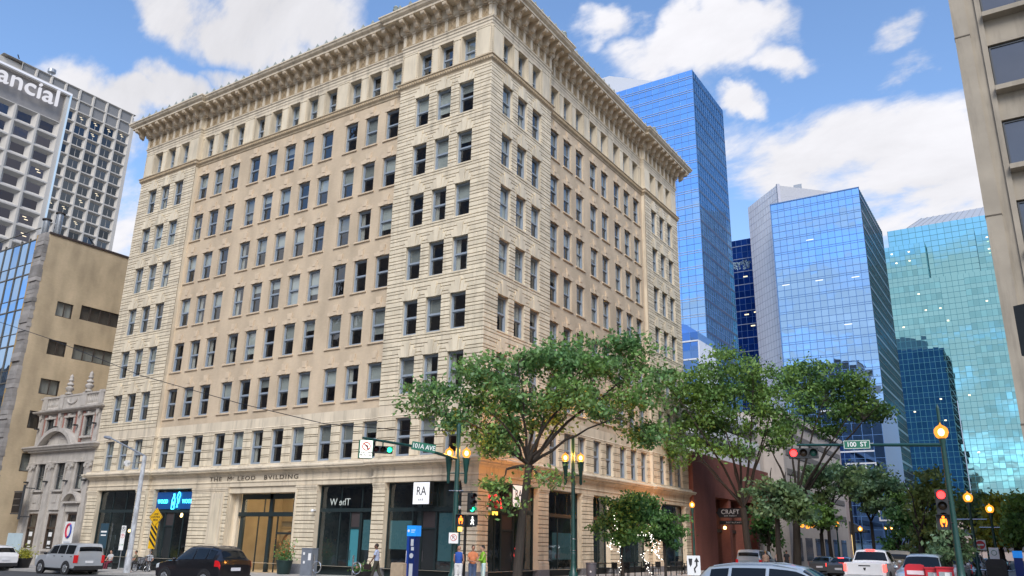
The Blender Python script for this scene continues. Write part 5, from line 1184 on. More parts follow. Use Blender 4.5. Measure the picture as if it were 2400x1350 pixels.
def signal_head(t, M, lens, horiz=False, n=3, s=.30):
    """box with round lenses and visors; faces local -Y"""
    L = n*s*1.12
    b = MB(); b.box(-s*.58, s*.58, 0, .22, -L/2, L/2)
    hd = part(b, 'signal_head', DARKM, t); hd.matrix_basis = M @ (Matrix.Rotation(R(-90), 4, 'Y') if horiz else Matrix.Identity(4))
    for i, m in enumerate(lens):
        z = L/2-(i+.5)*L/n
        o = obj('signal_lens', MB().lathe([(s*.40, 0), (s*.36, -.03), (s*.2, -.05), (0, -.055)], 14, (0, 0, z), 'y').mesh('signal_lens', m, True), hd); 
        v = MB()
        for k in range(9):
            a0, a1 = math.pi*(-.12+1.24*k/9), math.pi*(-.12+1.24*(k+1)/9)
            if horiz: a0 -= R(90); a1 -= R(90)
            c0, s0, c1, s1 = math.cos(a0), math.sin(a0), math.cos(a1), math.sin(a1); r_ = s*.45
            v.quad((r_*c0, 0, z+r_*s0), (r_*c1, 0, z+r_*s1), (r_*c1, -.24, z+r_*s1), (r_*c0, -.24, z+r_*s0))
        obj('signal_visor', v.mesh('signal_visor', DARKM), hd)
    return hd
def walk_shape(hand=False):
    m = MB()
    if hand:
        m.box(-.05, .05, -.012, 0, -.02, .12); 
        for sx in (-1, 1): m.tube([(sx*.075, -.005, .11), (sx*.09, -.005, -.02), (sx*.05, -.005, -.15)], .022, 5)
        m.ball((0, -.005, .17), (.045, .01, .045), 8, 5)
    else:
        m.ball((.0, -.005, .17), (.04, .01, .04), 8, 5); m.tube([(0, -.005, .12), (-.01, -.005, -.02)], .035, 5); m.tube([(0, -.005, 0), (.07, -.005, -.17)], .024, 5); m.tube([(0, -.005, 0), (-.08, -.005, -.16)], .024, 5); m.tube([(0, -.005, .1), (.08, -.005, -.0)], .018, 5); m.tube([(0, -.005, .1), (-.08, -.005, .01)], .018, 5)
    return m
# pole A at the near corner of the block: twin globes, mast arm, signals
pa = atd(1088, 1050, 40); ax, ay = atd(1066, 1250, 40)[:2]; hA = atd(1068, 1072, 40).z
A = twin_lamp('dark green signal pole with twin globe lamps and mast arm at the corner', ax, ay, hA, (RT.x, RT.y), rpole=.13, lit=140, name='signal_pole', top=1.5); A['category'] = 'signal pole'
gA = gz(ax)
e0 = Vector((ax, ay, hA+.02)); eA = atd(850, 1026, 36.5)
AR = A.matrix_basis.inverted()
def la(p): return AR @ Vector(p)
part(MB().tube([la(e0-Vector((0, 0, .1))), la(e0.lerp(eA, .5)+Vector((0, 0, .08))), la(eA)], [.075, .065, .05], 8), 'mast_arm', GREENP, A, True)
fac = math.atan2(CAM.y-ay, CAM.x-ax)+R(90)
rzf = math.atan2(-(CAM.x-ax), (CAM.y-ay))+R(180)     # turns local -Y towards the camera
def face_rz(p, skew=0.): d = CAM-Vector(p); return math.atan2(d.x, -d.y)+skew
s1 = atd(993, 1048, 38.1); M = AR @ Tm(s1.x, s1.y, s1.z, face_rz(s1, R(6))) @ Matrix.Rotation(R(7), 4, 'Y')
o = part(MB().box(-.56, .56, -.02, .02, -.19, .19), 'street_sign', SGN, A); o.matrix_basis = M
obj('lettering', text_mesh('101A AVE', .30, SIGF, .004, font_scale_x=.86, bold=.004), o, M=Matrix.Translation((0, -.024, 0)))
sh = atd(897, 1051, 37.0); hd = signal_head(A, AR @ Tm(sh.x, sh.y, sh.z-.05, face_rz(sh, R(8))), [RED_OFF, AMB_OFF, GRN_ON], horiz=True, s=.27)
nl = atd(857, 1052, 36.7); M = AR @ Tm(nl.x, nl.y, nl.z-.02, face_rz(nl, R(10)))
o = part(MB().box(-.30, .30, -.12, .12, -.40, .40), 'turn_sign_case', mat('sign_case_green', (.01, .16, .08), .5), A); o.matrix_basis = M
f_ = obj('sign_face', MB().box(-.27, .27, -.015, 0, -.38, .38).mesh('sign_face', mat('lit_sign_face', (.8, .8, .76), .5, emit=(1, 1, .85), estr=.55)), o, M=Matrix.Translation((0, -.125, 0)))
REDP = mat('sign_red', (.55, .03, .03), .5); 
mk = MB().tube([(.17*math.cos(a), -.02, .12+.17*math.sin(a)) for a in [2*math.pi*i/20 for i in range(21)]], .024, 4); mk.tube([(-.12, -.02, .24), (.12, -.02, 0)], .022, 4); obj('prohibition_ring', mk.mesh('prohibition_ring', REDP), f_)
mk = MB().tube([(.06, -.018, 0), (.05, -.018, .14), (-.04, -.018, .17)], .03, 4); mk.poly([(-.1, -.02, .17), (-.03, -.02, .22), (-.03, -.02, .12)]); obj('turn_arrow', mk.mesh('turn_arrow', SIGNK), f_)
for tx, z in (('15:30 - 18:00', -.15), ('MON - FRI', -.27)): obj('lettering', text_mesh(tx, .11, SIGNK, .002, bold=.004), f_, M=Matrix.Translation((0, -.018, z)))
part(MB().tube([la(nl+Vector((0, 0, .35))), la(nl+Vector((0, 0, .52)))], .03, 5).tube([la(sh+Vector((0, 0, .05))), la(sh+Vector((0, 0, .38)))], .03, 5), 'sign_hanger', GREENP, A)
# signals and no-stopping plate on the pole itself
v1 = atd(1107, 1178, 39.6); signal_head(A, AR @ Tm(v1.x, v1.y, v1.z, face_rz(v1, R(28))), [RED_OFF, AMB_OFF, GRN_ON], s=.27)
def ped_head(t, p, rz, hand, m):
    M = AR @ Tm(p.x, p.y, p.z, rz) if t is A else t.matrix_basis.inverted() @ Tm(p.x, p.y, p.z, rz)
    b = part(MB().box(-.21, .21, 0, .2, -.25, .25), 'pedestrian_head', DARKM, t); b.matrix_basis = M
    obj('pedestrian_symbol', walk_shape(hand).mesh('pedestrian_symbol', m), b); obj('visor', MB().box(-.22, .22, -.12, 0, .25, .265).box(-.225, -.21, -.12, 0, -.2, .25).box(.21, .225, -.12, 0, -.2, .25).mesh('visor', DARKM), b)
v2 = atd(1080, 1220, 39.3); ped_head(A, v2, face_rz(v2, R(-20)), True, ORA_ON)
v3 = atd(1107, 1221, 39.6); ped_head(A, v3, face_rz(v3, R(25)), False, WHT_ON)
for q0, q1 in ((v1+Vector((0, 0, .5)), v1.z+.5), (v3-Vector((0, 0, .25)), v3.z-.25), (v2+Vector((0, 0, .28)), v2.z+.28)): part(MB().tube([la(q0), la(Vector((ax, ay, q1)))], .03, 5), 'signal_bracket', DARKM, A)
v4 = atd(1078, 1240, 39.2); part(MB().box(-.1, .1, -.06, .06, -.1, .1), 'button_light', emit_mat('amber_light', (1, .6, .1), 1.6), A).matrix_basis = AR @ Tm(v4.x, v4.y, v4.z, face_rz(v4))
ns = atd(1063, 1261, 39.4); o = part(MB().box(-.22, .22, -.01, .01, -.24, .24), 'no_stopping_sign', SIGF, A); o.matrix_basis = AR @ Tm(ns.x, ns.y, ns.z, face_rz(ns))
mk = MB().tube([(.14*math.cos(a), -.014, .02+.14*math.sin(a)) for a in [2*math.pi*i/18 for i in range(19)]], .012, 4); mk.tube([(-.1, -.014, .12), (.1, -.014, -.08)], .012, 4); obj('prohibition_ring', mk.mesh('prohibition_ring', REDP), o); obj('lettering', text_mesh('R', .22, SIGNK, .002), o, M=Matrix.Translation((0, -.012, .02)))
for (u, v) in ((1068, 1150), (1050, 1346)): b_ = atd(u, v, 39.8); part(MB().lathe([(.165, -.02), (.165, .02)], 12, tuple(la(Vector((ax, ay, b_.z))))), 'pole_band', CHROME, A)
part(MB().tube([la(atd(1052, 1150, 39.9)), la(atd(1086, 1150, 39.9))], .02, 5), 'banner_arm', CHROME, A)
# short black push-button post behind the pole
t = thing('push_button_post', 'thin black signal post beside the green corner pole', 'post', (ax+.35, ay+.35, gA)); part(MB().lathe([(.11, 0), (.07, .2), (.07, 3.1)], 8), 'post', BLACK, t); part(MB().box(-.1, .1, -.12, .0, 1.1, 1.4), 'button_box', DARKM, t)
# twin lamp 2 along the side street
q = atd(1343, 1065, 45.2); twin_lamp('dark green twin globe lamp standing before the second shop window of the side street', q.x, q.y, atd(1343, 1082, 45.2).z, (RT.x, RT.y), lit=480, top=1.3)
L2 = [o for o in COL.objects if o.name.startswith('street_lamp')][-1]
for v in (1263, 1290, 1296, 1318): z = atd(1345, v, 45.2).z-gz(q.x); part(MB().lathe([(.125, -.02), (.125, .02)], 10, (0, 0, z)), 'pole_band', CHROME, L2)
# single globe lamp at the end of the block
q = atd(1622, 1181, 66); 
def single_lamp(label, p, s=1., lit=0, group=None, m=None, arms=0, r=.09):
    g = gz(p.x); t = thing('street_lamp', label, 'street lamp', (p.x, p.y, g), group=group); hz = p.z-g-.28*s
    part(MB().lathe([(.2, 0), (.2, .5), (r*1.2, .8), (r*.8, hz-.5), (.13*s, hz-.1), (.12*s, hz)], 10), 'pole', GREENP, t, True); acorn(t, 0, 0, hz, s, m)
    for k in range(arms): part(MB().tube([(-.75, 0, hz-.9-2.6*k), (.75, 0, hz-.9-2.6*k)], .03, 5), 'banner_arm', CHROME, t)
    if lit: lamp_light((p.x, p.y, p.z), lit)
    return t
single_lamp('green single globe lamp at the far end of the cream block', q, lit=420)
# pole B with the street name and red signals on the right
qb = atd(2207, 1022, 33.5); gB = gz(qb.x)
Bp = thing('signal_pole', 'dark green signal pole with one globe lamp and red signals on the far corner', 'signal pole', (qb.x, qb.y, gB)); hB = qb.z-gB
part(MB().lathe([(.24, 0), (.24, .6), (.15, .8), (.12, 1.2), (.08, hB-.35), (.11, hB-.15), (.12, hB-.02)], 12), 'pole', GREENP, Bp, True); acorn(Bp, 0, 0, hB-.1, 1.15); part(MB().tube([(-.02, .12, hB-.2), (-.02, .12, hB+1.05), (-.02, .12, hB+1.2)], [.06, .06, .01], 6), 'pole_top', GREENP, Bp)
BR = Bp.matrix_basis.inverted(); lb = lambda p: BR @ Vector(p); eB = atd(1868, 1043, 35.5)
part(MB().tube([lb(Vector((qb.x, qb.y, atd(2200, 1043, 33.5).z))), lb(eB)], [.07, .045], 8), 'mast_arm', GREENP, Bp, True)
sB = atd(2008, 1042, 34.2); o = part(MB().box(-.48, .48, -.02, .02, -.17, .17), 'street_sign', SGN, Bp); o.matrix_basis = BR @ Tm(sB.x, sB.y, sB.z, face_rz(sB)); obj('sign_border', MB().box(-.46, .46, -.002, 0, .14, .155).box(-.46, .46, -.002, 0, -.155, -.14).box(-.465, -.45, -.002, 0, -.15, .15).box(.45, .465, -.002, 0, -.15, .15).mesh('sign_border', SIGF), o, M=Matrix.Translation((0, -.021, 0)))
obj('lettering', text_mesh('100  ST', .25, SIGF, .004, font_scale_x=.95, bold=.004), o, M=Matrix.Translation((0, -.024, -.0)))
hB1 = atd(1883, 1062, 35.2); signal_head(Bp, BR @ Tm(hB1.x, hB1.y, hB1.z, face_rz(hB1)), [RED_ON, AMB_OFF, GRN_OFF], horiz=True, s=.34, n=3)
hB2 = atd(2209, 1186, 33.0); signal_head(Bp, BR @ Tm(hB2.x, hB2.y, hB2.z, face_rz(hB2)), [RED_ON, AMB_OFF, GRN_OFF], s=.34)
v5 = atd(2212, 1224, 32.9); ped_head(Bp, v5, face_rz(v5), True, ORA_ON)
part(MB().tube([lb(hB2+Vector((0, 0, .2))), lb(Vector((qb.x, qb.y, hB2.z+.2)))], .03, 5).tube([lb(v5), lb(Vector((qb.x, qb.y, v5.z)))], .03, 5), 'signal_bracket', DARKM, Bp)
single_lamp('green globe lamp with banner arms just beyond the far-corner signal pole', atd(2268, 1163, 52), s=1.15, arms=2)
single_lamp('green globe lamp with banner arms in front of the yellow-green tree', atd(2319, 1190, 62), s=1.15, arms=2)
for (u, v, d) in ((1960, 1226, 100), (2016, 1238, 115), (2307, 1236, 112)): single_lamp('distant glowing globe lamp among the street trees', atd(u, v, d), s=1.3, group='distant street lamps', m=GLOBE2)
q = atd(2083, 1241, 130); twin_lamp('distant twin globe lamp with two small lights among the trees', q.x, q.y, q.z, (RT.x, RT.y)); 
for (u, v) in ((1880, 1232), (1893, 1235), (1905, 1233)): tag(MB().ball(atd(u, v, 96), (.25, .25, .2), 8, 5).build('wall_lamp', GLOBE2, smooth=True), 'small orange wall lamp on the pale stone building', 'lamp', 'orange wall lamps')
# big dark signal head at the right edge of the picture
q = atd(2424, 760, 13.5); t = thing('signal_pole', 'black signal head on a dark pole at the right edge by the concrete block', 'signal pole', (q.x+.55, q.y, gz(q.x))); 
part(MB().lathe([(.16, 0), (.12, .5), (.09, q.z-gz(q.x)+.9)], 10), 'pole', GREENP, t, True); iv = t.matrix_basis.inverted(); signal_head(t, iv @ Tm(q.x, q.y, q.z-.1, R(150)), [RED_OFF, AMB_OFF, GRN_OFF], s=.22); part(MB().tube([iv @ Vector((q.x, q.y, q.z+.2)), iv @ Vector((q.x+.55, q.y, q.z+.2))], .03, 5), 'signal_bracket', DARKM, t)
# grey leaning-looking street light on the avenue
bx_, by_ = -22.6, -6.2; tp = atd(285, 1075, 56.2); t = thing('street_lamp', 'flaking grey steel street light on the avenue pavement', 'street lamp', (bx_, by_, gz(bx_))); hh = aty(286, 1072, by_).z-gz(bx_)
FLK = mat('flaking_paint', (.42, .44, .46), .7, var=.45, scale=5, stretch=(1, 1, .5))
part(MB().lathe([(.22, 0), (.17, 1.5), (.13, hh)], 10), 'pole', FLK, t, True); i2 = t.matrix_basis.inverted(); p1 = i2 @ aty(262, 1028, by_); p0 = i2 @ aty(246, 1024, by_)
part(MB().tube([(0, 0, hh-.2), (0, 0, hh), p1], [.1, .07, .05], 8), 'bracket_arm', GALV, t, True); part(MB().tube([p1, p1.lerp(p0, .3), p0], [.06, .13, .1], 8), 'luminaire', GALV, t, True)
sp = i2 @ aty(294, 1086, by_); part(MB().lathe([(.04, 0), (.2, .1), (.22, .25)], 10, tuple(sp), 'x'), 'loudspeaker', WHITE, t); part(MB().tube([(0, 0, sp.z), sp], .03, 5), 'speaker_bracket', GALV, t)
# parking plates on a thin post
q = aty(277, 1336, -2.9); t = thing('parking_sign', 'thin post with three white parking plates in front of the shops', 'sign', (q.x, -2.9, gz(q.x))); i2 = t.matrix_basis.inverted()
part(MB().tube([(0, 0, 0), (0, 0, (i2 @ aty(286, 1232, -2.9)).z)], .035, 6), 'post', GALV, t)
for k, (v, h) in enumerate(((1239, .42), (1256, .52), (1277, .72))):
    z = (i2 @ aty(283, v, -2.95)).z; w = .36; o = part(MB().box(-w/2, w/2, -.015, .015, -h/2, h/2), 'plate', SIGF, t); o.matrix_basis = Tm(0, -.06, z, R(20)); obj('lettering', text_mesh(('R', 'P', '2 HR')[k], (.3, .25, .16)[k], (SIGNK, REDP, mat('sign_text_green', (.03, .22, .1), .5))[k], .002), o, M=Matrix.Translation((0, -.017, 0)))
    if k < 2: obj('ring', MB().tube([(.14*math.cos(a), -.02, .14*math.sin(a)) for a in [2*math.pi*i/16 for i in range(17)]], .012, 4).mesh('ring', (SIGNK, REDP)[k]), o)
# yellow lane-control sign
yl = aty(366, 1212, -3.2); t = thing('warning_sign', 'yellow diamond lane control sign over a striped hazard plate', 'sign', (yl.x, -3.2, gz(yl.x))); zz = yl.z-gz(yl.x); YEL = mat('sign_yellow', (.80, .46, .01), .5, var=.04)
pxb = aty(347, 1336, -3.2).x-yl.x
part(MB().tube([(-.1, .03, 0), (-.1, .03, zz+.3)], .035, 6), 'post', GALV, t)
dm = MB().prism([(-.62, 0), (0, -.62), (.62, 0), (0, .62)], -.015, .015, lambda p, q, a: (p, a, q)); o = part(dm, 'diamond_plate', YEL, t); o.matrix_basis = Tm(0, -.02, zz, R(8)); bo = .57
obj('border', MB().tube([(-bo, -.018, 0), (0, -.018, -bo), (bo, -.018, 0), (0, -.018, bo), (-bo, -.018, 0)], .012, 4).mesh('border', SIGNK), o)
for k, tx in enumerate(('LANE', 'CONTROL', '200 M')): obj('lettering', text_mesh(tx, .20, SIGNK, .002, font_scale_x=.9, bold=.004), o, M=Matrix.Translation((0, -.018, .2-.2*k)))
hz_ = part(MB().box(-.32, .32, -.012, .012, -.86, .86), 'hazard_plate', YEL, t); hz_.matrix_basis = Tm(-.05, .01, zz-1.22, R(8))
for k in range(4):
    z = -.55+k*.40; obj('hazard_stripe', MB().prism([(-.32, z+.28), (-.32, z+.48), (.32, z-.12), (.32, z-.32)] if k < 3 else [(-.32, .86), (-.1, .86), (.32, .45), (.32, .28), (-.32, .86)][:4], -.003, 0, lambda p, q, a: (p, a, max(-.86, min(.86, q)))).mesh('hazard_stripe', SIGNK), hz_, M=Matrix.Translation((0, -.014, 0)))
# orange delineator post
q = aty(300, 1340, -4.6); t = thing('delineator_post', 'slim orange plastic post on the avenue pavement by the bicycles', 'post', (q.x, -4.6, gz(q.x))); part(MB().lathe([(.2, 0), (.2, .03), (.07, .05), (.065, .95), (.03, 1.02)], 10), 'post', mat('orange_plastic', (.78, .10, .05), .5), t, True); part(MB().lathe([(.072, .62), (.072, .74)], 10), 'reflective_band', WHITE, t)
# grey utility cabinet, steel bike racks, stone block, kiosk, planters
q = aty(725, 1310, -1.6); t = thing('utility_cabinet', 'grey stickered utility cabinet by the pilaster right of the entrance', 'cabinet', (q.x, -1.6, gz(q.x))); part(MB().box(-.45, .45, -.25, .25, .0, 1.55), 'cabinet', mat('cabinet_grey', (.16, .18, .21), .5, var=.15), t); part(MB().box(-.47, .47, -.27, .27, 1.55, 1.6), 'lid', MATS['cabinet_grey'], t); part(MB().box(-.3, -.15, -.262, -.255, 1.2, 1.35).box(.15, .38, -.262, -.255, .9, 1.3).box(-.25, -.1, -.262, -.255, .7, .85), 'sticker', WHITE, t)
def bike_rack(u, label):
    q = aty(u, 1340, -4.8); t = thing('bike_rack', label, 'bike rack', (q.x, -4.8, gz(q.x)), group='steel ring bike racks')
    part(MB().tube([(0, 0, 0), (0, 0, 1.25)], .045, 8), 'post', CHROME, t, True); part(MB().tube([(.28+.30*math.cos(a), 0, .62+.30*math.sin(a)) for a in [2*math.pi*i/18 for i in range(19)]], .03, 6), 'ring', CHROME, t, True)
bike_rack(733, 'steel ring bike rack in front of the mirror-lettered shop window'); bike_rack(826, 'steel ring bike rack beside the flower planter and walking man')
q = aty(938, 1340, -3.2); t = thing('stone_block', 'rough tan stone seat block on the pavement left of the blue kiosk', 'bench', (q.x, -3.2, gz(q.x))); part(MB().prism([(-.44, 0), (.44, 0), (.42, .86), (.3, .9), (-.38, .9), (-.43, .84)], -.3, .3, lambda p, q, a: (p, a, q)), 'block', mat('tan_stone', (.36, .28, .19), .85, var=.15, scale=5, bump=.4), t)
q = aty(968, 1300, -3.0); kz = aty(975, 1232, -3.0).z; t = thing('parking_kiosk', 'tall slim blue pay-parking kiosk in front of the bar window', 'kiosk', (q.x, -3.0, gz(q.x))); kh = kz-gz(q.x)
KB = mat('kiosk_navy', (.006, .02, .11), .35); KB2 = mat('kiosk_blue', (.01, .20, .62), .4, emit=(.02, .3, 1), estr=.25)
part(MB().box(-.30, .26, -.2, .2, 0, kh-.55), 'column', KB, t); part(MB().box(-.32, .30, -.22, .22, kh-.55, kh), 'head', KB2, t); part(MB().box(-.305, -.15, -.205, .1, .0, kh-.55), 'side_panel', mat('kiosk_royal', (.01, .045, .26), .4), t)
part(MB().lathe([(.07, 0), (.07, .01)], 12, (-.2, -.235, kh-.28), 'y'), 'head_logo', WHITE, t); part(MB().box(-.03, .26, -.226, -.22, kh-.27, kh-.2).box(-.03, .2, -.226, -.22, kh-.37, kh-.31), 'head_lettering', mat('pale_blue_print', (.35, .6, .85), .5), t)
part(MB().lathe([(.13, 0), (.13, .02)], 16, (.06, -.222, kh-1.55), 'y'), 'screen_ring', mat('pale_grey', (.45, .48, .52), .5), t); part(MB().box(-.06, .18, -.215, -.2, kh-2.75, kh-1.95), 'instruction_plate', MATS['pale_grey'], t); part(MB().box(-.02, .16, -.215, -.2, kh-1.05, kh-.7).box(.02, .2, -.215, -.2, kh-1.28, kh-1.1), 'keypad', MATS['pale_grey'], t); part(MB().box(-.315, -.29, -.21, -.2, kh-1.9, kh-1.3), 'white_strip', WHITE, t)
q = atd(2388, 1320, 52); t = thing('parking_kiosk', 'blue pay-parking kiosk on the far pavement under the trees', 'kiosk', (q.x, q.y, gz(q.x))); part(MB().box(-.2, .2, -.15, .15, 0, 1.45), 'column', MATS['kiosk_royal'], t); part(MB().box(-.22, .22, -.17, .17, 1.45, 1.8), 'head', KB2, t)
# red street boxes, keep-right sign, bin
def mailbox(u, v, d, label, w=.62):
    p = atd(u, v, d); g = gz(p.x); h = p.z-g; t = thing('mail_box', label, 'mail box', (p.x, p.y, g), rz=face_rz(p)); RD = mat('post_red', (.55, .015, .03), .4, var=.06)
    part(MB().prism([(-w/2, .15), (w/2, .15), (w/2, h-.18), (w/2-.06, h-.04), (w/2-.16, h), (-w/2+.16, h), (-w/2+.06, h-.04), (-w/2, h-.18)], -.3, .3, lambda p, q, a: (p, a, q)), 'body', RD, t)
    part(MB().box(-w/2+.02, -w/2+.1, -.28, .28, 0, .15).box(w/2-.1, w/2-.02, -.28, .28, 0, .15), 'legs', BLACK, t); part(MB().box(-w/2+.08, w/2-.08, -.33, -.3, h-.36, h-.22), 'flap', mat('pink_white', (.75, .6, .62), .5), t); part(MB().box(-w/2+.1, w/2-.1, -.31, -.3, h-.75, h-.48), 'decal', mat('blue_decal', (.25, .28, .5), .5), t)
    part(MB().box(-w/2+.1, w/2-.1, -.31, -.3, .3, h-.95), 'panel', mat('dark_red', (.30, .01, .02), .4), t); return t
mailbox(2143, 1322, 34.6, 'bright red mail box behind the white pickup near the signal pole', .72)
def newsbox(u, v, d, label, w=.55):
    p = atd(u, v, d); g = gz(p.x); h = p.z-g; t = thing('newspaper_box', label, 'newspaper box', (p.x, p.y, g), rz=face_rz(p), group='red newspaper boxes'); RD = MATS['post_red']
    part(MB().box(-w/2, w/2, -.25, .25, h*.42, h), 'cabinet', RD, t); part(MB().box(-w/2-.03, w/2+.03, -.28, .28, h, h+.05), 'lid', RD, t); part(MB().box(-.06, .06, -.06, .06, 0, h*.42).box(-.25, .25, -.2, .2, 0, .05), 'pedestal', BLACK, t); part(MB().box(-w/2+.07, w/2-.07, -.262, -.25, h*.55, h-.12), 'window', mat('paper_window', (.3, .33, .34), .3), t); part(MB().box(-.02, .14, -.268, -.262, h*.58, h-.14), 'paper', WHITE, t)
newsbox(2214, 1332, 34.2, 'red newspaper box touching the far signal pole'); newsbox(2188, 1333, 34.4, 'red newspaper box between the mail box and its twin')
p = atd(1626, 1324, 29.5); g = gz(p.x); t = thing('keep_right_sign', 'small white arrow sign over an orange hazard board in the street', 'sign', (p.x, p.y, g), rz=face_rz(p)); h = p.z-g
part(MB().box(-.22, .22, -.01, .01, h-.33, h+.30), 'plate', SIGF, t); part(MB().tube([(0, .03, 0), (0, .03, h+.2)], .03, 6), 'post', GALV, t); ar = MB().tube([(.04, -.015, h-.24), (.02, -.015, h-.12), (.1, -.015, h-.02), (.1, -.015, h+.12)], .025, 4); ar.poly([(.02, -.02, h+.1), (.18, -.02, h+.1), (.1, -.02, h+.24)]); part(ar, 'arrow', SIGNK, t); part(MB().prism([(-.17, h+.2), (-.04, h+.2), (-.06, h+.02), (-.105, h-.06), (-.15, h+.02)], -.016, -.012, lambda p, q, a: (p, a, q)), 'island_mark', SIGNK, t)
part(MB().box(-.16, .16, -.012, .012, h-1.1, h-.36), 'hazard_board', SIGF, t); 
for k in range(3): part(MB().prism([(-.16, h-1.0+k*.26), (-.16, h-.86+k*.26), (.16, h-.98+k*.26), (.16, h-1.09+k*.26)], -.018, -.012, lambda p, q, a: (p, a, q)), 'hazard_stripe', mat('orange_stripe', (.6, .24, .03), .5), t)
q = atx(1386, 1340, 4.2); t = thing('litter_bin', 'grey round litter bin before the second side-street shop window', 'bin', (4.2, q.y, gz(4.2))); part(MB().lathe([(.25, 0), (.27, .05), (.31, .85), (.33, .87), (.33, .93), (.26, .95)], 14), 'bin', mat('bin_grey', (.13, .13, .15), .5), t, True); part(MB().lathe([(.06, 0), (.06, .012)], 10, (.1, -.3, .45), 'y'), 'badge', WHITE, t)
# overhead wire across the avenue
wp = [aty(-60, 735, -9), aty(120, 795, -8.2), aty(330, 880, -7.6), aty(560, 945, -7.2), aty(760, 993, -6.9), aty(960, 1010, -6.6), Vector((ax, ay, hA+1.3))]
tag(MB().tube(wp, .022, 5).build('overhead_wire', BLACK), 'thin black cable sagging across the cream facade to the corner pole', 'cable')
# utility: white sign board behind the silver SUV, plastic screen and small planter
q = aty(162, 1250, -1.2); t = thing('sign_board', 'white real-estate board with a red and blue ring at the stone building door', 'sign', (q.x, -1.2, gz(q.x))); zc_ = q.z-gz(q.x)
part(MB().box(-.75, .55, -.03, .03, zc_-1.2, zc_+.9), 'board', SIGF, t); part(MB().box(-.7, -.62, 0, .06, 0, zc_).box(.42, .5, 0, .06, 0, zc_), 'post', WHITE, t); rg = lambda a0, a1: MB().tube([(-.08+.34*math.cos(a), -.035, zc_+.2+.50*math.sin(a)) for a in [a0+(a1-a0)*i/12 for i in range(13)]], .10, 5)
part(rg(R(60), R(270)), 'ring_logo', mat('logo_red', (.5, .03, .06), .5), t); part(rg(R(-90), R(60)), 'ring_logo', mat('logo_blue', (.03, .06, .3), .5), t); part(MB().box(-.55, .35, -.036, -.03, zc_-.75, zc_-.62), 'lettering', MATS['pale_grey'], t)
q = aty(30, 1285, -3.5); t = thing('hoarding_panel', 'pale blue-grey panel standing at the brick wall by the white car', 'panel', (q.x, -3.5, gz(q.x))); part(MB().box(-1.1, 1.1, -.03, .03, .2, 2.5), 'panel', mat('pale_blue_panel', (.42, .52, .55), .6), t); part(MB().box(-1.0, -.9, -.05, .3, 0, .2).box(.9, 1.0, -.05, .3, 0, .2), 'foot', GALV, t)

p = atd(2298, 1277, 62); t = thing('no_entry_sign', 'small red and white no-entry sign by the banner lamp', 'sign', (p.x, p.y, gz(p.x)), rz=face_rz(p)); h = p.z-gz(p.x); part(MB().tube([(0, .03, 0), (0, .03, h+.3)], .03, 6), 'post', GALV, t); part(MB().box(-.3, .3, -.01, .01, h-.3, h+.3), 'plate', SIGF, t); part(MB().lathe([(.26, 0), (.26, .012)], 18, (0, -.022, h), 'y'), 'disc', REDP, t); part(MB().box(-.18, .18, -.03, -.022, h-.05, h+.05), 'bar', SIGF, t)
p = atd(2330, 1298, 50); t = thing('parking_sign', 'white plate on a post beside the right kerb planter', 'sign', (p.x, p.y, gz(p.x)), rz=face_rz(p)); h = p.z-gz(p.x); part(MB().tube([(0, .03, 0), (0, .03, h+.3)], .03, 6), 'post', GALV, t); part(MB().box(-.22, .22, -.01, .01, h-.3, h+.3), 'plate', SIGF, t); part(MB().tube([(.12*math.cos(a), -.014, h+.05+.12*math.sin(a)) for a in [2*math.pi*i/16 for i in range(17)]], .012, 4), 'ring', mat('sign_text_green', (.03, .22, .1), .5), t)
p = atd(2336, 1330, 48); t = thing('litter_bin', 'dark square litter bin near the white plate on the far pavement', 'bin', (p.x, p.y, gz(p.x))); part(MB().prism([(-.4, 0), (.4, 0), (.45, 1.25), (.3, 1.4), (-.3, 1.4), (-.45, 1.25)], -.35, .35, lambda p, q, a: (p, a, q)), 'bin', mat('bin_dark', (.03, .028, .026), .6), t); part(MB().box(-.25, .25, -.37, -.35, .95, 1.12), 'opening', BLACK, t)
# ================================================================ vehicles
def paint(name, c, metal=.0): return mat(name, c, .28, metal=metal, var=.02, coat=.8, spec=.6)
P_BLACK = paint('black_car_paint', (.006, .006, .008)); P_SILV = paint('silver_car_paint', (.40, .43, .46), .25); P_WHITE = paint('white_car_paint', (.70, .70, .70)); P_GREY = paint('grey_car_paint', (.10, .11, .12), .4); P_PALE = paint('pale_silver_paint', (.36, .41, .45), .3); P_GOLD = paint('gold_car_paint', (.30, .24, .15), .4); P_DKRED = paint('dark_red_paint', (.15, .02, .02))
TAIL = mat('tail_lamp', (.40, .01, .015), .2, emit=(1, .02, .02), estr=.08); TAIL_ON = emit_mat('brake_lamp', (1, .05, .04), 3); CLEAR = mat('clear_lamp', (.55, .58, .6), .15, spec=.8); PLATE = mat('number_plate', (.72, .73, .75), .5)
TRIM = mat('black_trim', (.02, .02, .022), .6)
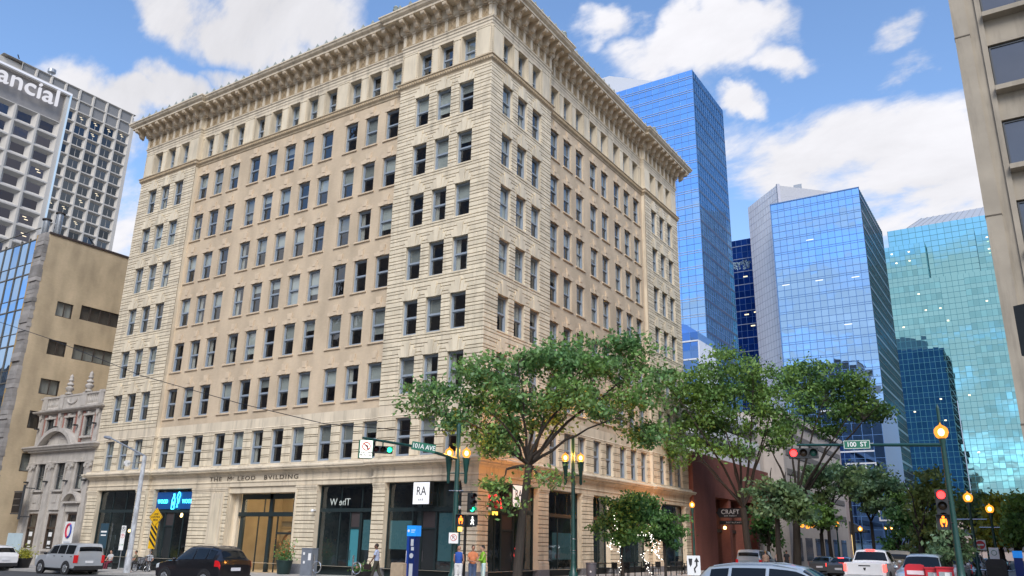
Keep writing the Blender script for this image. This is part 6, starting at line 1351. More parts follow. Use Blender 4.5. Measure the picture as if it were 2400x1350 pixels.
STY = {
 # x (front = +), z bottom, z belt, z roof, half width belt, half width roof
 'suv': dict(L=4.75, st=[(2.36, .45, .72, .74, .70, .55), (2.25, .32, .92, .96, .88, .74), (1.55, .26, 1.04, 1.09, .93, .78), (1.02, .26, 1.08, 1.13, .94, .78), (.25, .26, 1.09, 1.66, .94, .64), (-.4, .26, 1.10, 1.74, .94, .66), (-1.3, .26, 1.13, 1.72, .94, .64), (-1.95, .28, 1.16, 1.62, .93, .61), (-2.30, .36, 1.14, 1.20, .90, .72), (-2.38, .42, .95, .98, .86, .72)], fw=(1.0, .28), rw=(-1.98, -2.28), side=[(.78, -.42), (-.5, -1.32), (-1.4, -1.85)], wx=(1.45, -1.42), wr=.37),
 'boxsuv': dict(L=4.8, st=[(2.38, .5, .85, .87, .80, .66), (2.30, .36, 1.05, 1.08, .90, .76), (1.5, .3, 1.14, 1.18, .94, .80), (1.12, .3, 1.16, 1.20, .95, .80), (.62, .3, 1.17, 1.78, .95, .76), (-.2, .3, 1.17, 1.86, .95, .78), (-.9, .3, 1.17, 1.90, .95, .79), (-2.22, .32, 1.17, 1.88, .95, .78), (-2.36, .36, 1.14, 1.62, .94, .80), (-2.40, .4, 1.10, 1.12, .93, .82)], fw=(1.1, .65), rw=(-2.30, -2.395), side=[(.98, -.18), (-.26, -1.1), (-1.2, -2.1)], wx=(1.45, -1.44), wr=.38),
 'sedan': dict(L=4.6, st=[(2.28, .4, .62, .64, .70, .55), (2.15, .28, .78, .82, .86, .72), (1.2, .24, .92, .97, .90, .74), (.85, .24, .94, 1.0, .90, .74), (.05, .24, .95, 1.40, .90, .58), (-.6, .24, .96, 1.44, .90, .59), (-1.1, .24, .98, 1.36, .90, .57), (-1.75, .26, 1.0, 1.04, .88, .70), (-2.2, .3, .98, 1.0, .86, .70), (-2.30, .4, .85, .87, .82, .66)], fw=(.83, .08), rw=(-1.13, -1.72), side=[(.62, -.4), (-.48, -1.25)], wx=(1.4, -1.35), wr=.33),
 'pickup': dict(L=5.8, st=[(2.9, .55, .95, .97, .84, .7), (2.8, .42, 1.18, 1.2, .96, .82), (1.8, .4, 1.24, 1.27, 1.0, .86), (1.4, .4, 1.25, 1.3, 1.0, .84), (.75, .4, 1.26, 1.86, 1.0, .70), (0, .4, 1.26, 1.93, 1.0, .72), (-.75, .4, 1.26, 1.90, 1.0, .72), (-1.02, .4, 1.26, 1.30, 1.0, .90), (-2.8, .45, 1.27, 1.30, 1.0, .93), (-2.88, .5, 1.25, 1.27, .99, .92)], fw=(1.38, .78), rw=(-.77, -1.0), side=[(1.05, .1), (.0, -.7)], wx=(1.85, -1.75), wr=.40),
}
def ring_pts(s):
    x, zb, zl, zr, wb, wr = s; half = [(wb*.80, zb), (wb*.965, zb+.10), (wb, zb+(zl-zb)*.55), (wb*.985, zl), (wr, zr-.05*min(1, (zr-zl)*2)), (wr*.80, zr), (0, zr+.025)]
    return [(x, -y, z) for y, z in half]+[(x, y, z) for y, z in half[-2::-1]]
def car(label, x, y, heading, style, pm, name='parked_car', cat='car', z=None, braking=False, group=None, scale=1., blur=False, hi=1., roofrails=False, cladding=False):
    S = STY[style]; st = [(a, b, c*hi if c > 1 else c, d*(hi if d > .9 else 1), e, f) for a, b, c, d, e, f in S['st']]; g = (gz(x)-.13) if z is None else z
    t = thing(name, label, cat, (x, y, g), heading, group)
    if scale != 1: t.matrix_basis = t.matrix_basis @ Matrix.Scale(scale, 4)
    # smooth loft through the stations (Catmull-Rom in x index)
    fine = []
    for i in range(len(st)-1):
        p0, p1, p2, p3 = st[max(i-1, 0)], st[i], st[i+1], st[min(i+2, len(st)-1)]
        for k in range(4):
            f = k/4; lin = tuple(a+(b-a)*f for a, b in zip(p1, p2)); cr = tuple(.5*((2*b)+(-a+c)*f+(2*a-5*b+4*c-d)*f*f+(-a+3*b-3*c+d)*f**3) for a, b, c, d in zip(p0, p1, p2, p3))
            q = [l*.6+c*.4 for l, c in zip(lin, cr)]; q[0] = lin[0]; fine.append(tuple(q))
    fine.append(st[-1]); rings = [ring_pts(s) for s in fine]; xs = [s[0] for s in fine]
    mb = MB(); n = len(rings[0])
    for r_ in rings: mb.v += r_
    for i in range(len(rings)-1):
        for k in range(n-1): a = i*n+k; mb.f.append((a, a+1, a+n+1, a+n))
        mb.f.append((i*n+n-1, i*n, (i+1)*n, (i+1)*n+n-1))
    mb.f.append(tuple(range(n))); e = (len(rings)-1)*n; mb.f.append(tuple(e+n-1-k for k in range(n)))
    part(mb, 'body', pm, t, True)
    def S_(x_, k):
        i = 0
        while i < len(xs)-2 and xs[i+1] > x_: i += 1
        f = max(0, min(1, (xs[i]-x_)/max(1e-6, xs[i]-xs[i+1]))); k0 = int(min(k, n-1.001)); fk = k-k0
        A = Vector(rings[i][k0]).lerp(Vector(rings[i][k0+1]), fk); C_ = Vector(rings[i+1][k0]).lerp(Vector(rings[i+1][k0+1]), fk); return A.lerp(C_, f)
    cen = Vector((0, 0, .8))
    def patch(nm, x0, x1, k0, k1, m, off=.012, nx=6, nk=5, shrink=None):
        q = MB(); P_ = []
        for i in range(nx+1):
            for j in range(nk+1):
                xx = x0+(x1-x0)*i/nx; kk = k0+(k1-k0)*j/nk; p = S_(xx, kk); d1 = S_(xx-.02, kk)-S_(xx+.02, kk); d2 = S_(xx, min(kk+.05, n-1.01))-S_(xx, max(kk-.05, 0)); nn = d1.cross(d2)
                nn = nn.normalized() if nn.length > 1e-9 else Vector((0, 0, 1))
                if nn.dot(p-Vector((p.x*.6, 0, .9))) < 0: nn = -nn
                P_.append(tuple(p+nn*off))
        q.v = P_; w = nk+1
        for i in range(nx):
            for j in range(nk): a = i*w+j; q.f.append((a, a+1, a+w+1, a+w))
        return part(q, nm, m, t, True)
    patch('windscreen', S['fw'][0]-.03, S['fw'][1]+.05, 4.15, 7.85, CARG, .015); patch('rear_window', S['rw'][0]-.03, S['rw'][1]+.02, 4.35, 7.65, CARG, .015)
    for (a, b) in S['side']:
        patch('side_window', a, b, 3.12, 3.90, CARG); patch('side_window', a, b, 8.10, 8.88, CARG)
        for kk in (2.9, 9.1): h_ = S_(b+.22, kk); part(MB().box(h_.x-.09, h_.x+.09, h_.y-.025, h_.y+.025, h_.z-.05, h_.z-.01), 'door_handle', pm if pm is not P_SILV else TRIM, t)
    for kk, sy in ((3.0, -1), (9.0, 1)): h_ = S_(S['side'][0][0]-.08, kk); part(MB().ball((h_.x, h_.y+sy*.13, h_.z+.08), (.09, .11, .08), 8, 6), 'wing_mirror', TRIM if pm is P_SILV else pm, t, True)
    zb = st[2][1]
    for sx in S['wx']:
        for sy in (-1, 1):
            wy = sy*(st[3][4]-.10); R_ = S['wr']
            part(MB().lathe([(R_+.085, -.02), (R_+.085, .02)], 24, (sx, sy*(st[3][4]+.002), R_+.01), 'y'), 'wheel_arch', TRIM, t)
            w = part(MB().lathe([(R_*.62, -.12), (R_*.9, -.125), (R_, -.09), (R_, .09), (R_*.9, .125), (R_*.62, .12)], 24, (sx, sy*(st[3][4]-.085), R_), 'y'), 'tyre', TYRE, t, True)
            rim = MB().lathe([(R_*.64, 0), (R_*.62, .01), (R_*.2, .0)], 20, (sx, sy*(st[3][4]+.03), R_), 'y')
            for k in range(7):
                a = 2*math.pi*k/7; M = Matrix.Translation((sx, sy*(st[3][4]+.045), R_)) @ Matrix.Rotation(a, 4, 'Y'); rim.box(-.03, .03, -.012, .012, R_*.12, R_*.6, M)
            obj('rim', rim.mesh('rim', mat('alloy_rim', (.42, .44, .46), .35, metal=.7, var=.05)), w)
    rx = st[-2][0]; tl = TAIL_ON if braking else TAIL
    rear = st[-1][0]-.012; w_ = st[-1][4]
    if style == 'pickup':
        for sy in (-1, 1): part(MB().box(rear-.03, rear+.25, sy*w_-.12 if sy > 0 else -w_-.01, sy*w_+.01 if sy > 0 else -w_+.12, .88, 1.22), 'tail_lamp', tl, t)
        part(MB().box(rear-.02, rear+.0, -w_+.16, w_-.16, .72, 1.24), 'tailgate', pm, t); part(MB().box(rear-.03, rear, -.28, .28, 1.12, 1.17), 'tailgate_handle', TRIM, t); part(MB().box(rear-.18, rear+.1, -w_-.0, w_+.0, .50, .70), 'rear_bumper', mat('bumper_silver', (.42, .42, .42), .4), t); part(MB().box(rear-.19, rear-.175, -.17, .17, .54, .66), 'number_plate', PLATE, t)
        part(MB().prism([(-.07, .05), (.07, .05), (.03, -.08), (-.03, -.08)], rear-.028, rear-.02, lambda p, q, a: (a, p, q+1.0)), 'badge', TRIM, t)
    else:
        zz = st[-2][2]
        for sy in (-1, 1):
            q = S_(rx+.05, 9 if sy > 0 else 3)
            if style == 'boxsuv': part(MB().box(rx-.07, rx+.14, sy*.78 if sy > 0 else -.965, .965 if sy > 0 else -.78, .74, 1.20), 'tail_lamp', tl, t)
            else: patch('tail_lamp', rx+.26, rx-.07, (9.0 if sy > 0 else 2.35), (9.65 if sy > 0 else 3.0), tl, .02)
        part(MB().box(rear-.02, rear+.03, -.25, .25, zz-.42, zz-.28), 'number_plate', PLATE, t); part(MB().box(rear-.06, rear+.3, -w_*.98, w_*.98, .34, .56), 'rear_bumper', TRIM if (cladding or style == 'boxsuv') else pm, t)
        if braking: part(MB().box(S['rw'][0]-.05, S['rw'][0]+.02, -.2, .2, st[-4][3]-.01, st[-4][3]+.04), 'high_brake_lamp', tl, t)
    if style == 'pickup' and braking: part(MB().box(-.86, -.78, -.22, .22, 1.885, 1.94), 'high_brake_lamp', tl, t)
    for sy in (-1, 1): patch('head_lamp', st[1][0]+.03, st[1][0]-.25, (8.9 if sy > 0 else 2.4), (9.6 if sy > 0 else 3.1), CLEAR, .015)
    part(MB().box(st[0][0]-.05, st[0][0]+.02, -.45, .45, .5, .68), 'grille', TRIM, t)
    if roofrails:
        for sy in (-1, 1): part(MB().tube([(.2, sy*.62, 1.64*hi), (-.4, sy*.62, 1.752*hi), (-1.3, sy*.61, 1.735*hi), (-1.8, sy*.58, 1.65*hi)], .018, 6), 'roof_rail', pm, t, True)
    part(MB().box(-2.0, 2.0, -.7, .7, .2, .4), 'underbody', BLACK, t)
    return t
PI = math.pi
car('black SUV driving past the lit entrance on the avenue', -6.8, -12.65, PI, 'suv', P_BLACK, 'moving_car', hi=1.03, roofrails=True)
car('silver box-shaped SUV on the avenue in front of the stone building', -26.75, -7.75, PI, 'boxsuv', P_SILV, 'parked_car', cladding=True)
pwc = aty(-5, 1300, -7.6); car('white SUV cut off by the left edge beside the pale panel', pwc.x-1.6, -7.4, PI, 'suv', P_WHITE, 'parked_car', hi=1.0, cladding=True)
car('pale silver SUV crossing close to the camera with curved roof rails', 21.75, -17.6, 0, 'suv', P_PALE, 'moving_car', roofrails=True, hi=.86)
pk = atd(2025, 1320, 46.5); car('white pickup truck waiting with bright brake lights', pk.x, pk.y+2.9, R(90), 'pickup', P_WHITE, 'waiting_truck', 'truck', braking=True)
pk = atd(2090, 1320, 53); car('gold-brown SUV waiting beside the white pickup', pk.x+.2, pk.y+2.4, R(90), 'boxsuv', P_GOLD, 'waiting_car', braking=False)
pk = atd(1966, 1320, 66); car('dark grey sedan waiting left of the white pickup', pk.x, pk.y+2, R(90), 'sedan', P_GREY, 'waiting_car', braking=True)
pk = atd(1922, 1320, 74); car('grey sedan further left in the side street traffic', pk.x, pk.y+2, R(90), 'sedan', P_GREY, 'waiting_car')
car('pale green-white SUV parked by the red brick building', 7.8, 26.5, R(90), 'boxsuv', P_PALE, 'parked_car')
pk = atd(1836, 1320, 110); car('small white van parked far up the street between trunks', 8.2, pk.y, R(-90), 'boxsuv', P_WHITE, 'parked_car', hi=1.1)
pk = atd(2268, 1330, 40); car('silver car parked facing the camera behind the far signal pole', 22.1, pk.y+1.5, R(-90), 'suv', P_PALE, 'parked_car')
pk = atd(2312, 1330, 48); car('white SUV parked behind the silver car on the right kerb', 22.1, pk.y+3.0, R(-90), 'boxsuv', P_WHITE, 'parked_car')
for i, (y, m, st_, lb_) in enumerate(((20, P_GREY, 'sedan', 'grey sedan third in the row parked on the right kerb'), (26.5, P_WHITE, 'suv', 'white crossover fourth in the row parked on the right kerb'), (60, P_DKRED, 'sedan', 'dark red sedan parked up the street on the right'), (36, P_WHITE, 'sedan', 'white sedan parked beyond the right kerb row'))): car(lb_, 22.1, y, R(-90), st_, m)
for i, (x, y, m, lb_) in enumerate(((18.6, 70, P_WHITE, 'white car far ahead in the traffic lane'), (13.5, 92, P_GREY, 'dark car far ahead in the left lane'), (16.5, 105, P_DKRED, 'red car far ahead near the street end'))): car(lb_, x, y, R(90), 'suv', m, 'moving_car', braking=(i == 2))

# ================================================================ people
SKIN = mat('skin_light', (.46, .26, .18), .6, var=.05); SKIN2 = mat('skin_brown', (.16, .08, .05), .6, var=.05); SKIN3 = mat('skin_tan', (.36, .18, .115), .6, var=.05)
def remesh(o, v):
    m = o.modifiers.new('remesh', 'REMESH'); m.mode = 'VOXEL'; m.voxel_size = v; m.use_smooth_shade = True
    s = o.modifiers.new('smooth', 'SMOOTH'); s.factor = .5; s.iterations = 4
def person(label, x, y, face, skin, top, bottom, hair, h=1.75, arms=((.0, .0), (.0, .0)), legs=((0, 0), (0, 0)), sleeve='short', shorts=False, bald=False, held=None, z=None, seated=False, belly=0., lean=0., group=None):
    """arms: per side (forward swing of upper arm, elbow bend); legs: per side (hip swing, knee bend). Local +X is where the person faces."""
    t = thing('person', label, 'person', (x, y, gz(x) if z is None else z), face, group)
    k = h/1.75; V = Vector; hip = .92*k if not seated else .48*k
    def limb(o, segs):
        pts = [V(o)]; a = 0
        for ang, ln in segs: a = ang; pts.append(pts[-1]+V((math.sin(a)*ln, 0, -math.cos(a)*ln)))
        return pts
    sh = []; body = MB(); trous = MB(); shirt = MB(); shoes = MB()
    leanv = V((math.sin(lean), 0, 0))
    for s, (hs, kb) in zip((1, -1), legs):
        P = limb((0, s*.095*k, hip), [(hs, .44*k), (hs-kb, .43*k)])
        body.tube([P[0], P[0].lerp(P[1], .5), P[1], P[1].lerp(P[2], .35), P[2]], [.085*k, .075*k, .055*k, .055*k, .035*k], 10)
        ft = P[2]; shoes.tube([ft+V((-.05, 0, -.02)), ft+V((.06, 0, -.035)), ft+V((.17, 0, -.045))], [.045*k, .05*k, .032*k], 8); shoes.ball(ft+V((-.03, 0, -.02)), .05*k, 8, 6)
        e = P[2]+V((0, 0, .02)) if not shorts else P[1].lerp(P[2], .12)
        trous.tube([P[0]+V((0, 0, .06)), P[0].lerp(P[1], .5), P[1]] + ([P[1].lerp(P[2], .5), e] if not shorts else [e]), [.11*k, .10*k, .078*k] + ([.07*k, .065*k] if not shorts else [.10*k]), 10)
    trous.ball((0, 0, hip+.05*k), (.125*k+belly*.3, .165*k, .13*k), 12, 8)
    tb = V((0, 0, hip+.08*k)); nk = V((.02*k, 0, hip+.55*k))+leanv*.5
    cx = tb.lerp(nk, .62)
    body.ball(tb.lerp(nk, .3), (.10*k, .14*k, .2*k), 12, 8); body.ball(cx, (.115*k, .165*k, .22*k), 12, 8)
    shirt.ball(tb.lerp(nk, .12)+V((belly*.4, 0, 0)), (.135*k+belly*.6, .168*k, .16*k), 12, 8); shirt.ball(tb.lerp(nk, .35)+V((belly*.5, 0, 0)), (.135*k+belly, .168*k, .2*k), 12, 8); shirt.ball(cx, (.135*k, .19*k, .22*k), 12, 8); shirt.tube([nk+V((0, -.16*k, -.06*k)), nk+V((0, 0, -.015*k)), nk+V((0, .16*k, -.06*k))], [.065*k, .075*k, .065*k], 8)
    hc = nk+V((.03*k, 0, .19*k))+leanv*.2
    body.tube([nk-V((0, 0, .05)), hc-V((.01, 0, .06))], [.058*k, .052*k], 10)
    body.ball(hc, (.095*k, .075*k, .115*k), 14, 10); body.ball(hc+V((.04*k, 0, -.06*k)), (.05*k, .05*k, .05*k), 10, 8); body.ball(hc+V((.098*k, 0, -.012*k)), (.022*k, .016*k, .026*k), 8, 6)
    for s in (-1, 1): body.ball(hc+V((-.005*k, s*.078*k, -.005*k)), (.02*k, .012*k, .03*k), 8, 6)
    for s, (a, b) in zip((1, -1), arms):
        so_ = nk+V((0, s*.19*k, -.075*k)); P = limb(so_, [(a, .29*k), (a+b, .25*k)]); inw = V((0, -s*.10*k*min(1, abs(b)), 0)); P[2] += inw
        P[1] += V((0, s*.035*k, 0))
        body.tube([P[0], P[1], P[1].lerp(P[2], .4), P[2]], [.05*k, .04*k, .038*k, .026*k], 8)
        d = (P[2]-P[1]).normalized(); side = V((0, 1, 0)); pm_ = P[2]+d*.05*k; body.tube([P[2], pm_, pm_+d*.03*k], [.03*k, .038*k, .036*k], 8)
        for f in range(4):
            o_ = pm_+d*.03*k+side*((f-1.5)*.019*k); bend = V((.01, 0, -.012)); L_ = (.062, .072, .068, .052)[f]*k; body.tube([o_, o_+d*L_*.55, o_+d*L_+bend], [.010*k, .0095*k, .008*k], 6)
        th = P[2]+d*.02*k+side*(-s*.034*k); body.tube([th, th+d*.03*k+side*(-s*.02*k), th+d*.06*k+side*(-s*.022*k)], [.012*k, .011*k, .009*k], 6)
        if sleeve == 'short': shirt.tube([P[0]+V((0, -s*.03, .03)), P[0].lerp(P[1], .55)], [.072*k, .066*k], 8)
        elif sleeve == 'long': shirt.tube([P[0]+V((0, -s*.03, .03)), P[1], P[1].lerp(P[2], .9)], [.07*k, .055*k, .045*k], 8)
    ob = part(body, 'body', skin, t, True); remesh(ob, .013)
    o1 = part(shirt, 'shirt', top, t, True); remesh(o1, .022); o2 = part(trous, 'shorts' if shorts else 'trousers', bottom, t, True); remesh(o2, .022); part(shoes, 'shoes', mat('dark_shoe', (.03, .025, .02), .6), t, True)
    if hair is not None:
        hb = MB(); hb.ball(hc+V((-.018*k, 0, .03*k)), (.098*k, .085*k, .10*k), 12, 8)
        part(hb, 'hair', hair, t, True)
    face_ = MB()
    for s in (-1, 1): face_.ball(hc+V((.083*k, s*.032*k, .012*k)), (.012*k, .014*k, .009*k), 6, 5)
    face_.box(hc.x+.082*k, hc.x+.09*k, -.022*k, .022*k, hc.z-.062*k, hc.z-.054*k); part(face_, 'eyes_and_mouth', mat('face_dark', (.05, .02, .02), .5), t)
    return t
HAIRD = mat('hair_dark', (.02, .014, .01), .7); HAIRB = mat('hair_brown', (.06, .035, .02), .7)
CL = lambda n, c: mat('cloth_'+n, c, .85, var=.12, scale=14, bump=.2)
def at_g(u, d): p = atd(u, 1340, d); return p.x, p.y
def plaid():
    m = CL('plaid', (.35, .55, .60)); t = m.node_tree; b = t.nodes.new('ShaderNodeTexBrick'); b.inputs['Scale'].default_value = 9; b.inputs['Color1'].default_value = (.12, .35, .50, 1); b.inputs['Color2'].default_value = (.62, .68, .66, 1); b.inputs['Mortar'].default_value = (.55, .62, .5, 1); b.inputs['Mortar Size'].default_value = .06
    g_ = t.nodes.new('ShaderNodeNewGeometry'); t.links.new(g_.outputs['Position'], b.inputs['Vector']); t.links.new(b.outputs['Color'], t.nodes['Principled BSDF'].inputs['Base Color']); return m
cam_dir = lambda x, y: math.atan2(CAM.y-y, CAM.x-x)
x, y = at_g(1074, 39.2); person('person in blue sleeveless top and white shorts beside the corner pole', x, y, cam_dir(x, y)+R(170), SKIN3, CL('royal_blue', (.02, .07, .30)), CL('white_shorts', (.62, .60, .57)), None, arms=((.15, .5), (.1, .4)), sleeve='none', shorts=True, h=1.76, belly=.02)
x, y = at_g(1070, 40.5); person('person in white top and navy trousers half hidden behind the blue-topped person', x, y, cam_dir(x, y)+R(40), SKIN, CL('white_top', (.66, .65, .62)), CL('navy', (.02, .025, .06)), HAIRD, h=1.74)
x, y = at_g(1107, 39.6); person('person in orange shirt and jeans standing with hands in front by the pillar', x, y, cam_dir(x, y)+R(12), SKIN3, CL('orange_shirt', (.52, .17, .07)), CL('jeans', (.06, .09, .16)), HAIRB, arms=((.25, 1.15), (.25, 1.2)), h=1.78, belly=.03)
x, y = at_g(1132, 39.8); person('person in bright green shirt and plaid shorts talking by the bar window', x, y, cam_dir(x, y)-R(75), SKIN, CL('lime_shirt', (.20, .42, .03)), plaid(), HAIRD, arms=((.4, 1.2), (.35, 1.3)), h=1.78, sleeve='long')
x, y = at_g(881, 42.5); wk = person('person in pale blue shirt and dark trousers walking with a bag past the bar', x, y, cam_dir(x, y)-R(100), SKIN2, CL('pale_blue_shirt', (.36, .42, .56)), CL('olive_trousers', (.045, .042, .03)), HAIRD, arms=((.35, .25), (-.25, .3)), legs=((.28, .05), (-.25, .3)), h=1.82)
t = thing('shoulder_bag', 'dark leather bag held by the walking person', 'bag', (x-.25, y-.35, gz(x)+.62)); part(MB().prism([(-.2, 0), (.2, 0), (.17, .26), (-.17, .26)], -.07, .07, lambda p, q, a: (p, a, q)), 'bag', mat('dark_leather', (.03, .02, .018), .5), t); part(MB().tube([(-.12, 0, .26), (-.08, 0, .42), (.08, 0, .42), (.12, 0, .26)], .012, 5), 'handle', MATS['dark_leather'], t)
sx = [(258, 51.5, 'seated person in light grey top and dark red trousers on the shop-front bench', CL('grey_top', (.42, .42, .42)), CL('maroon', (.13, .015, .03)), SKIN, 20), (317, 54.5, 'seated person in khaki top behind the parked bicycles', CL('khaki', (.15, .14, .09)), CL('dark_pants', (.03, .03, .035)), SKIN3, -20), (349, 53.5, 'seated person in pale top beside the yellow sign post', CL('pale_top', (.40, .42, .45)), CL('dark_pants', (.03, .03, .035)), SKIN, 60)]
for u, d, lb_, c1_, c2_, sk, rot in sx:
    p = aty(u, 1320, -2.2); person(lb_, p.x, -2.2, R(-90)+R(rot), sk, c1_, c2_, HAIRD, seated=True, legs=((1.45, 1.35), (1.40, 1.30)), arms=((.5, .8), (.5, .8)), h=1.72)
    t = thing('street_bench', lb_.split(' ')[0]+'-use dark bench '+{258: 'behind the leaning grey pole', 317: 'behind the bicycles', 349: 'beside the yellow sign post'}[u], 'bench', (p.x, -2.2, gz(p.x)))
    t['label'] = 'dark bench seat '+{258: 'beside the leaning grey pole', 317: 'behind the bicycles', 349: 'beside the yellow sign post'}[u]
    for k in range(3): part(MB().box(-.7, .7, -.22+k*.16, -.08+k*.16, .40, .44), 'slat', DARKM, t)
    for s in (-1, 1): part(MB().box(s*.6-.03, s*.6+.03, -.2, .22, 0, .40), 'leg', DARKM, t)
x, y = at_g(1797, 64); person('person with long blond hair and beige top far up the pavement', x, y, R(90), SKIN, CL('beige', (.45, .30, .22)), CL('dark_pants', (.03, .03, .035)), mat('hair_blond', (.42, .26, .12), .7), h=1.68)
x, y = at_g(1825, 66); person('person in white shirt with dark hair further up the pavement', x, y, R(60), SKIN3, CL('white_top', (.66, .65, .62)), CL('navy', (.02, .025, .06)), HAIRD, h=1.7)
x, y = at_g(1910, 70); person('person crossing the side street in a dark jacket', 8.0, 34, R(90), SKIN3, CL('black_jacket', (.02, .02, .025)), CL('dark_pants', (.03, .03, .035)), HAIRD, h=1.74)

# ================================================================ bicycle, cafe furniture, planters
def bicycle(label, x, y, rz, m):
    t = thing('bicycle', label, 'bicycle', (x, y, gz(x)), rz, 'bicycles locked by the yellow sign')
    for wx in (-.52, .52):
        w = part(MB().tube([(wx+.33*math.cos(a), 0, .34+.33*math.sin(a)) for a in [2*math.pi*i/24 for i in range(25)]], .02, 6), 'tyre', TYRE, t, True)
        sp = MB()
        for k in range(10): a = 2*math.pi*k/10; sp.tube([(wx, 0, .34), (wx+.31*math.cos(a), 0, .34+.31*math.sin(a))], .004, 3)
        obj('spokes', sp.mesh('spokes', CHROME), w)
    f = MB(); 
    for a, b in (((-.52, 0, .34), (-.05, 0, .32)), ((-.05, 0, .32), (-.2, 0, .86)), ((-.52, 0, .34), (-.17, 0, .78)), ((-.17, 0, .76), (.36, 0, .82)), ((-.05, 0, .32), (.38, 0, .72)), ((.34, 0, .92), (.52, 0, .34))): f.tube([a, b], .02, 6)
    part(f, 'frame', m, t, True); part(MB().tube([(.3, -.28, 1.0), (.36, -.2, .98), (.34, 0, .94), (.36, .2, .98), (.3, .28, 1.0)], .016, 6), 'handlebar', DARKM, t); part(MB().prism([(-.34, .88), (-.06, .87), (-.08, .92), (-.32, .94)], -.06, .06, lambda p, q, a: (p, a, q)), 'saddle', BLACK, t); part(MB().tube([(-.05, -.12, .20), (-.05, -.05, .32), (-.05, .05, .32), (-.05, .12, .44)], .014, 5), 'crank', CHROME, t)
q = aty(330, 1338, -4.3); bicycle('dark bicycle leaning by the yellow sign post', q.x, -4.3, R(12), mat('dark_bike', (.05, .05, .055), .4)); q = aty(342, 1338, -3.9); bicycle('silver bicycle leaning by the yellow sign post', q.x, -3.9, R(-14), CHROME)
def patio(y, label):
    t = thing('patio_railing', label, 'railing', (4.6, y, gz(4.6)), R(90), 'black patio railings')
    for z in (.35, .62, .9): part(MB().tube([(-1.0, 0, z), (1.0, 0, z)], .03, 6), 'rail', BLACK, t)
    for k in (-1, 0, 1): part(MB().tube([(k, 0, 0), (k, 0, .95)], .035, 6), 'post', BLACK, t)
for u, lb_ in ((1420, 'black patio railing by the litter bin'), (1488, 'black patio railing under the small lit trees'), (1585, 'black patio railing left of the arrow sign')): q = atx(u, 1335, 4.6); patio(q.y, lb_)
def cafe(y, label):
    t = thing('cafe_table', label, 'table', (3.4, y, gz(3.4)), group='small black cafe tables'); part(MB().lathe([(.36, .72), (.36, .75)], 16), 'tabletop', BLACK, t); part(MB().tube([(0, 0, .03), (0, 0, .72)], .04, 6), 'stem', BLACK, t); part(MB().lathe([(.25, 0), (.22, .03)], 12), 'base', BLACK, t)
    for s in (-1, 1):
        c = thing('cafe_chair', ('chair on the near side of the table ' if s < 0 else 'chair on the far side of the table ')+label.split('table ')[1], 'chair', (3.4, y+s*.75, gz(3.4)), R(90)*s, 'black cafe chairs'); part(MB().box(-.2, .2, -.2, .2, .44, .47), 'seat', BLACK, c); part(MB().box(.17, .2, -.2, .2, .5, .9), 'backrest', BLACK, c)
        for a in (-.18, .18):
            for b in (-.18, .18): part(MB().box(a-.015, a+.015, b-.015, b+.015, 0, .44), 'leg', BLACK, c)
for u, lb_ in ((1455, 'small black cafe table near the string-lit tree'), (1530, 'small black cafe table behind the middle patio railing'), (1605, 'small black cafe table at the end of the cream block')): q = atx(u, 1335, 3.4); cafe(q.y, lb_)

def leafcloud(pts, size, m, name, parent, seed=0, norm_up=.3, asp=.55, world=True):
    """many small two-triangle leaves around given centres"""
    rg = np.random.default_rng(seed); n = len(pts); c = np.asarray(pts, float)
    d = rg.normal(size=(n, 3)); d[:, 2] -= .25; d /= np.linalg.norm(d, axis=1)[:, None]
    a = rg.normal(size=(n, 3)); s = np.cross(d, a); s /= np.linalg.norm(s, axis=1)[:, None]; nn = np.cross(d, s)
    L = size*rg.uniform(.65, 1.3, n)[:, None]; w = L*asp
    V_ = np.stack([c-d*L*.5, c+s*w*.5+nn*L*.06, c+d*L*.5, c-s*w*.5+nn*L*.06], 1).reshape(-1, 3)
    me = bpy.data.meshes.new(name); me.vertices.add(4*n); me.vertices.foreach_set('co', V_.ravel().astype(np.float32)); me.loops.add(4*n); me.polygons.add(n)
    me.loops.foreach_set('vertex_index', np.arange(4*n, dtype=np.int32)); me.polygons.foreach_set('loop_start', np.arange(0, 4*n, 4, dtype=np.int32)); me.update(calc_edges=True); me.materials.append(m)
    o = obj(name, me, parent); return o
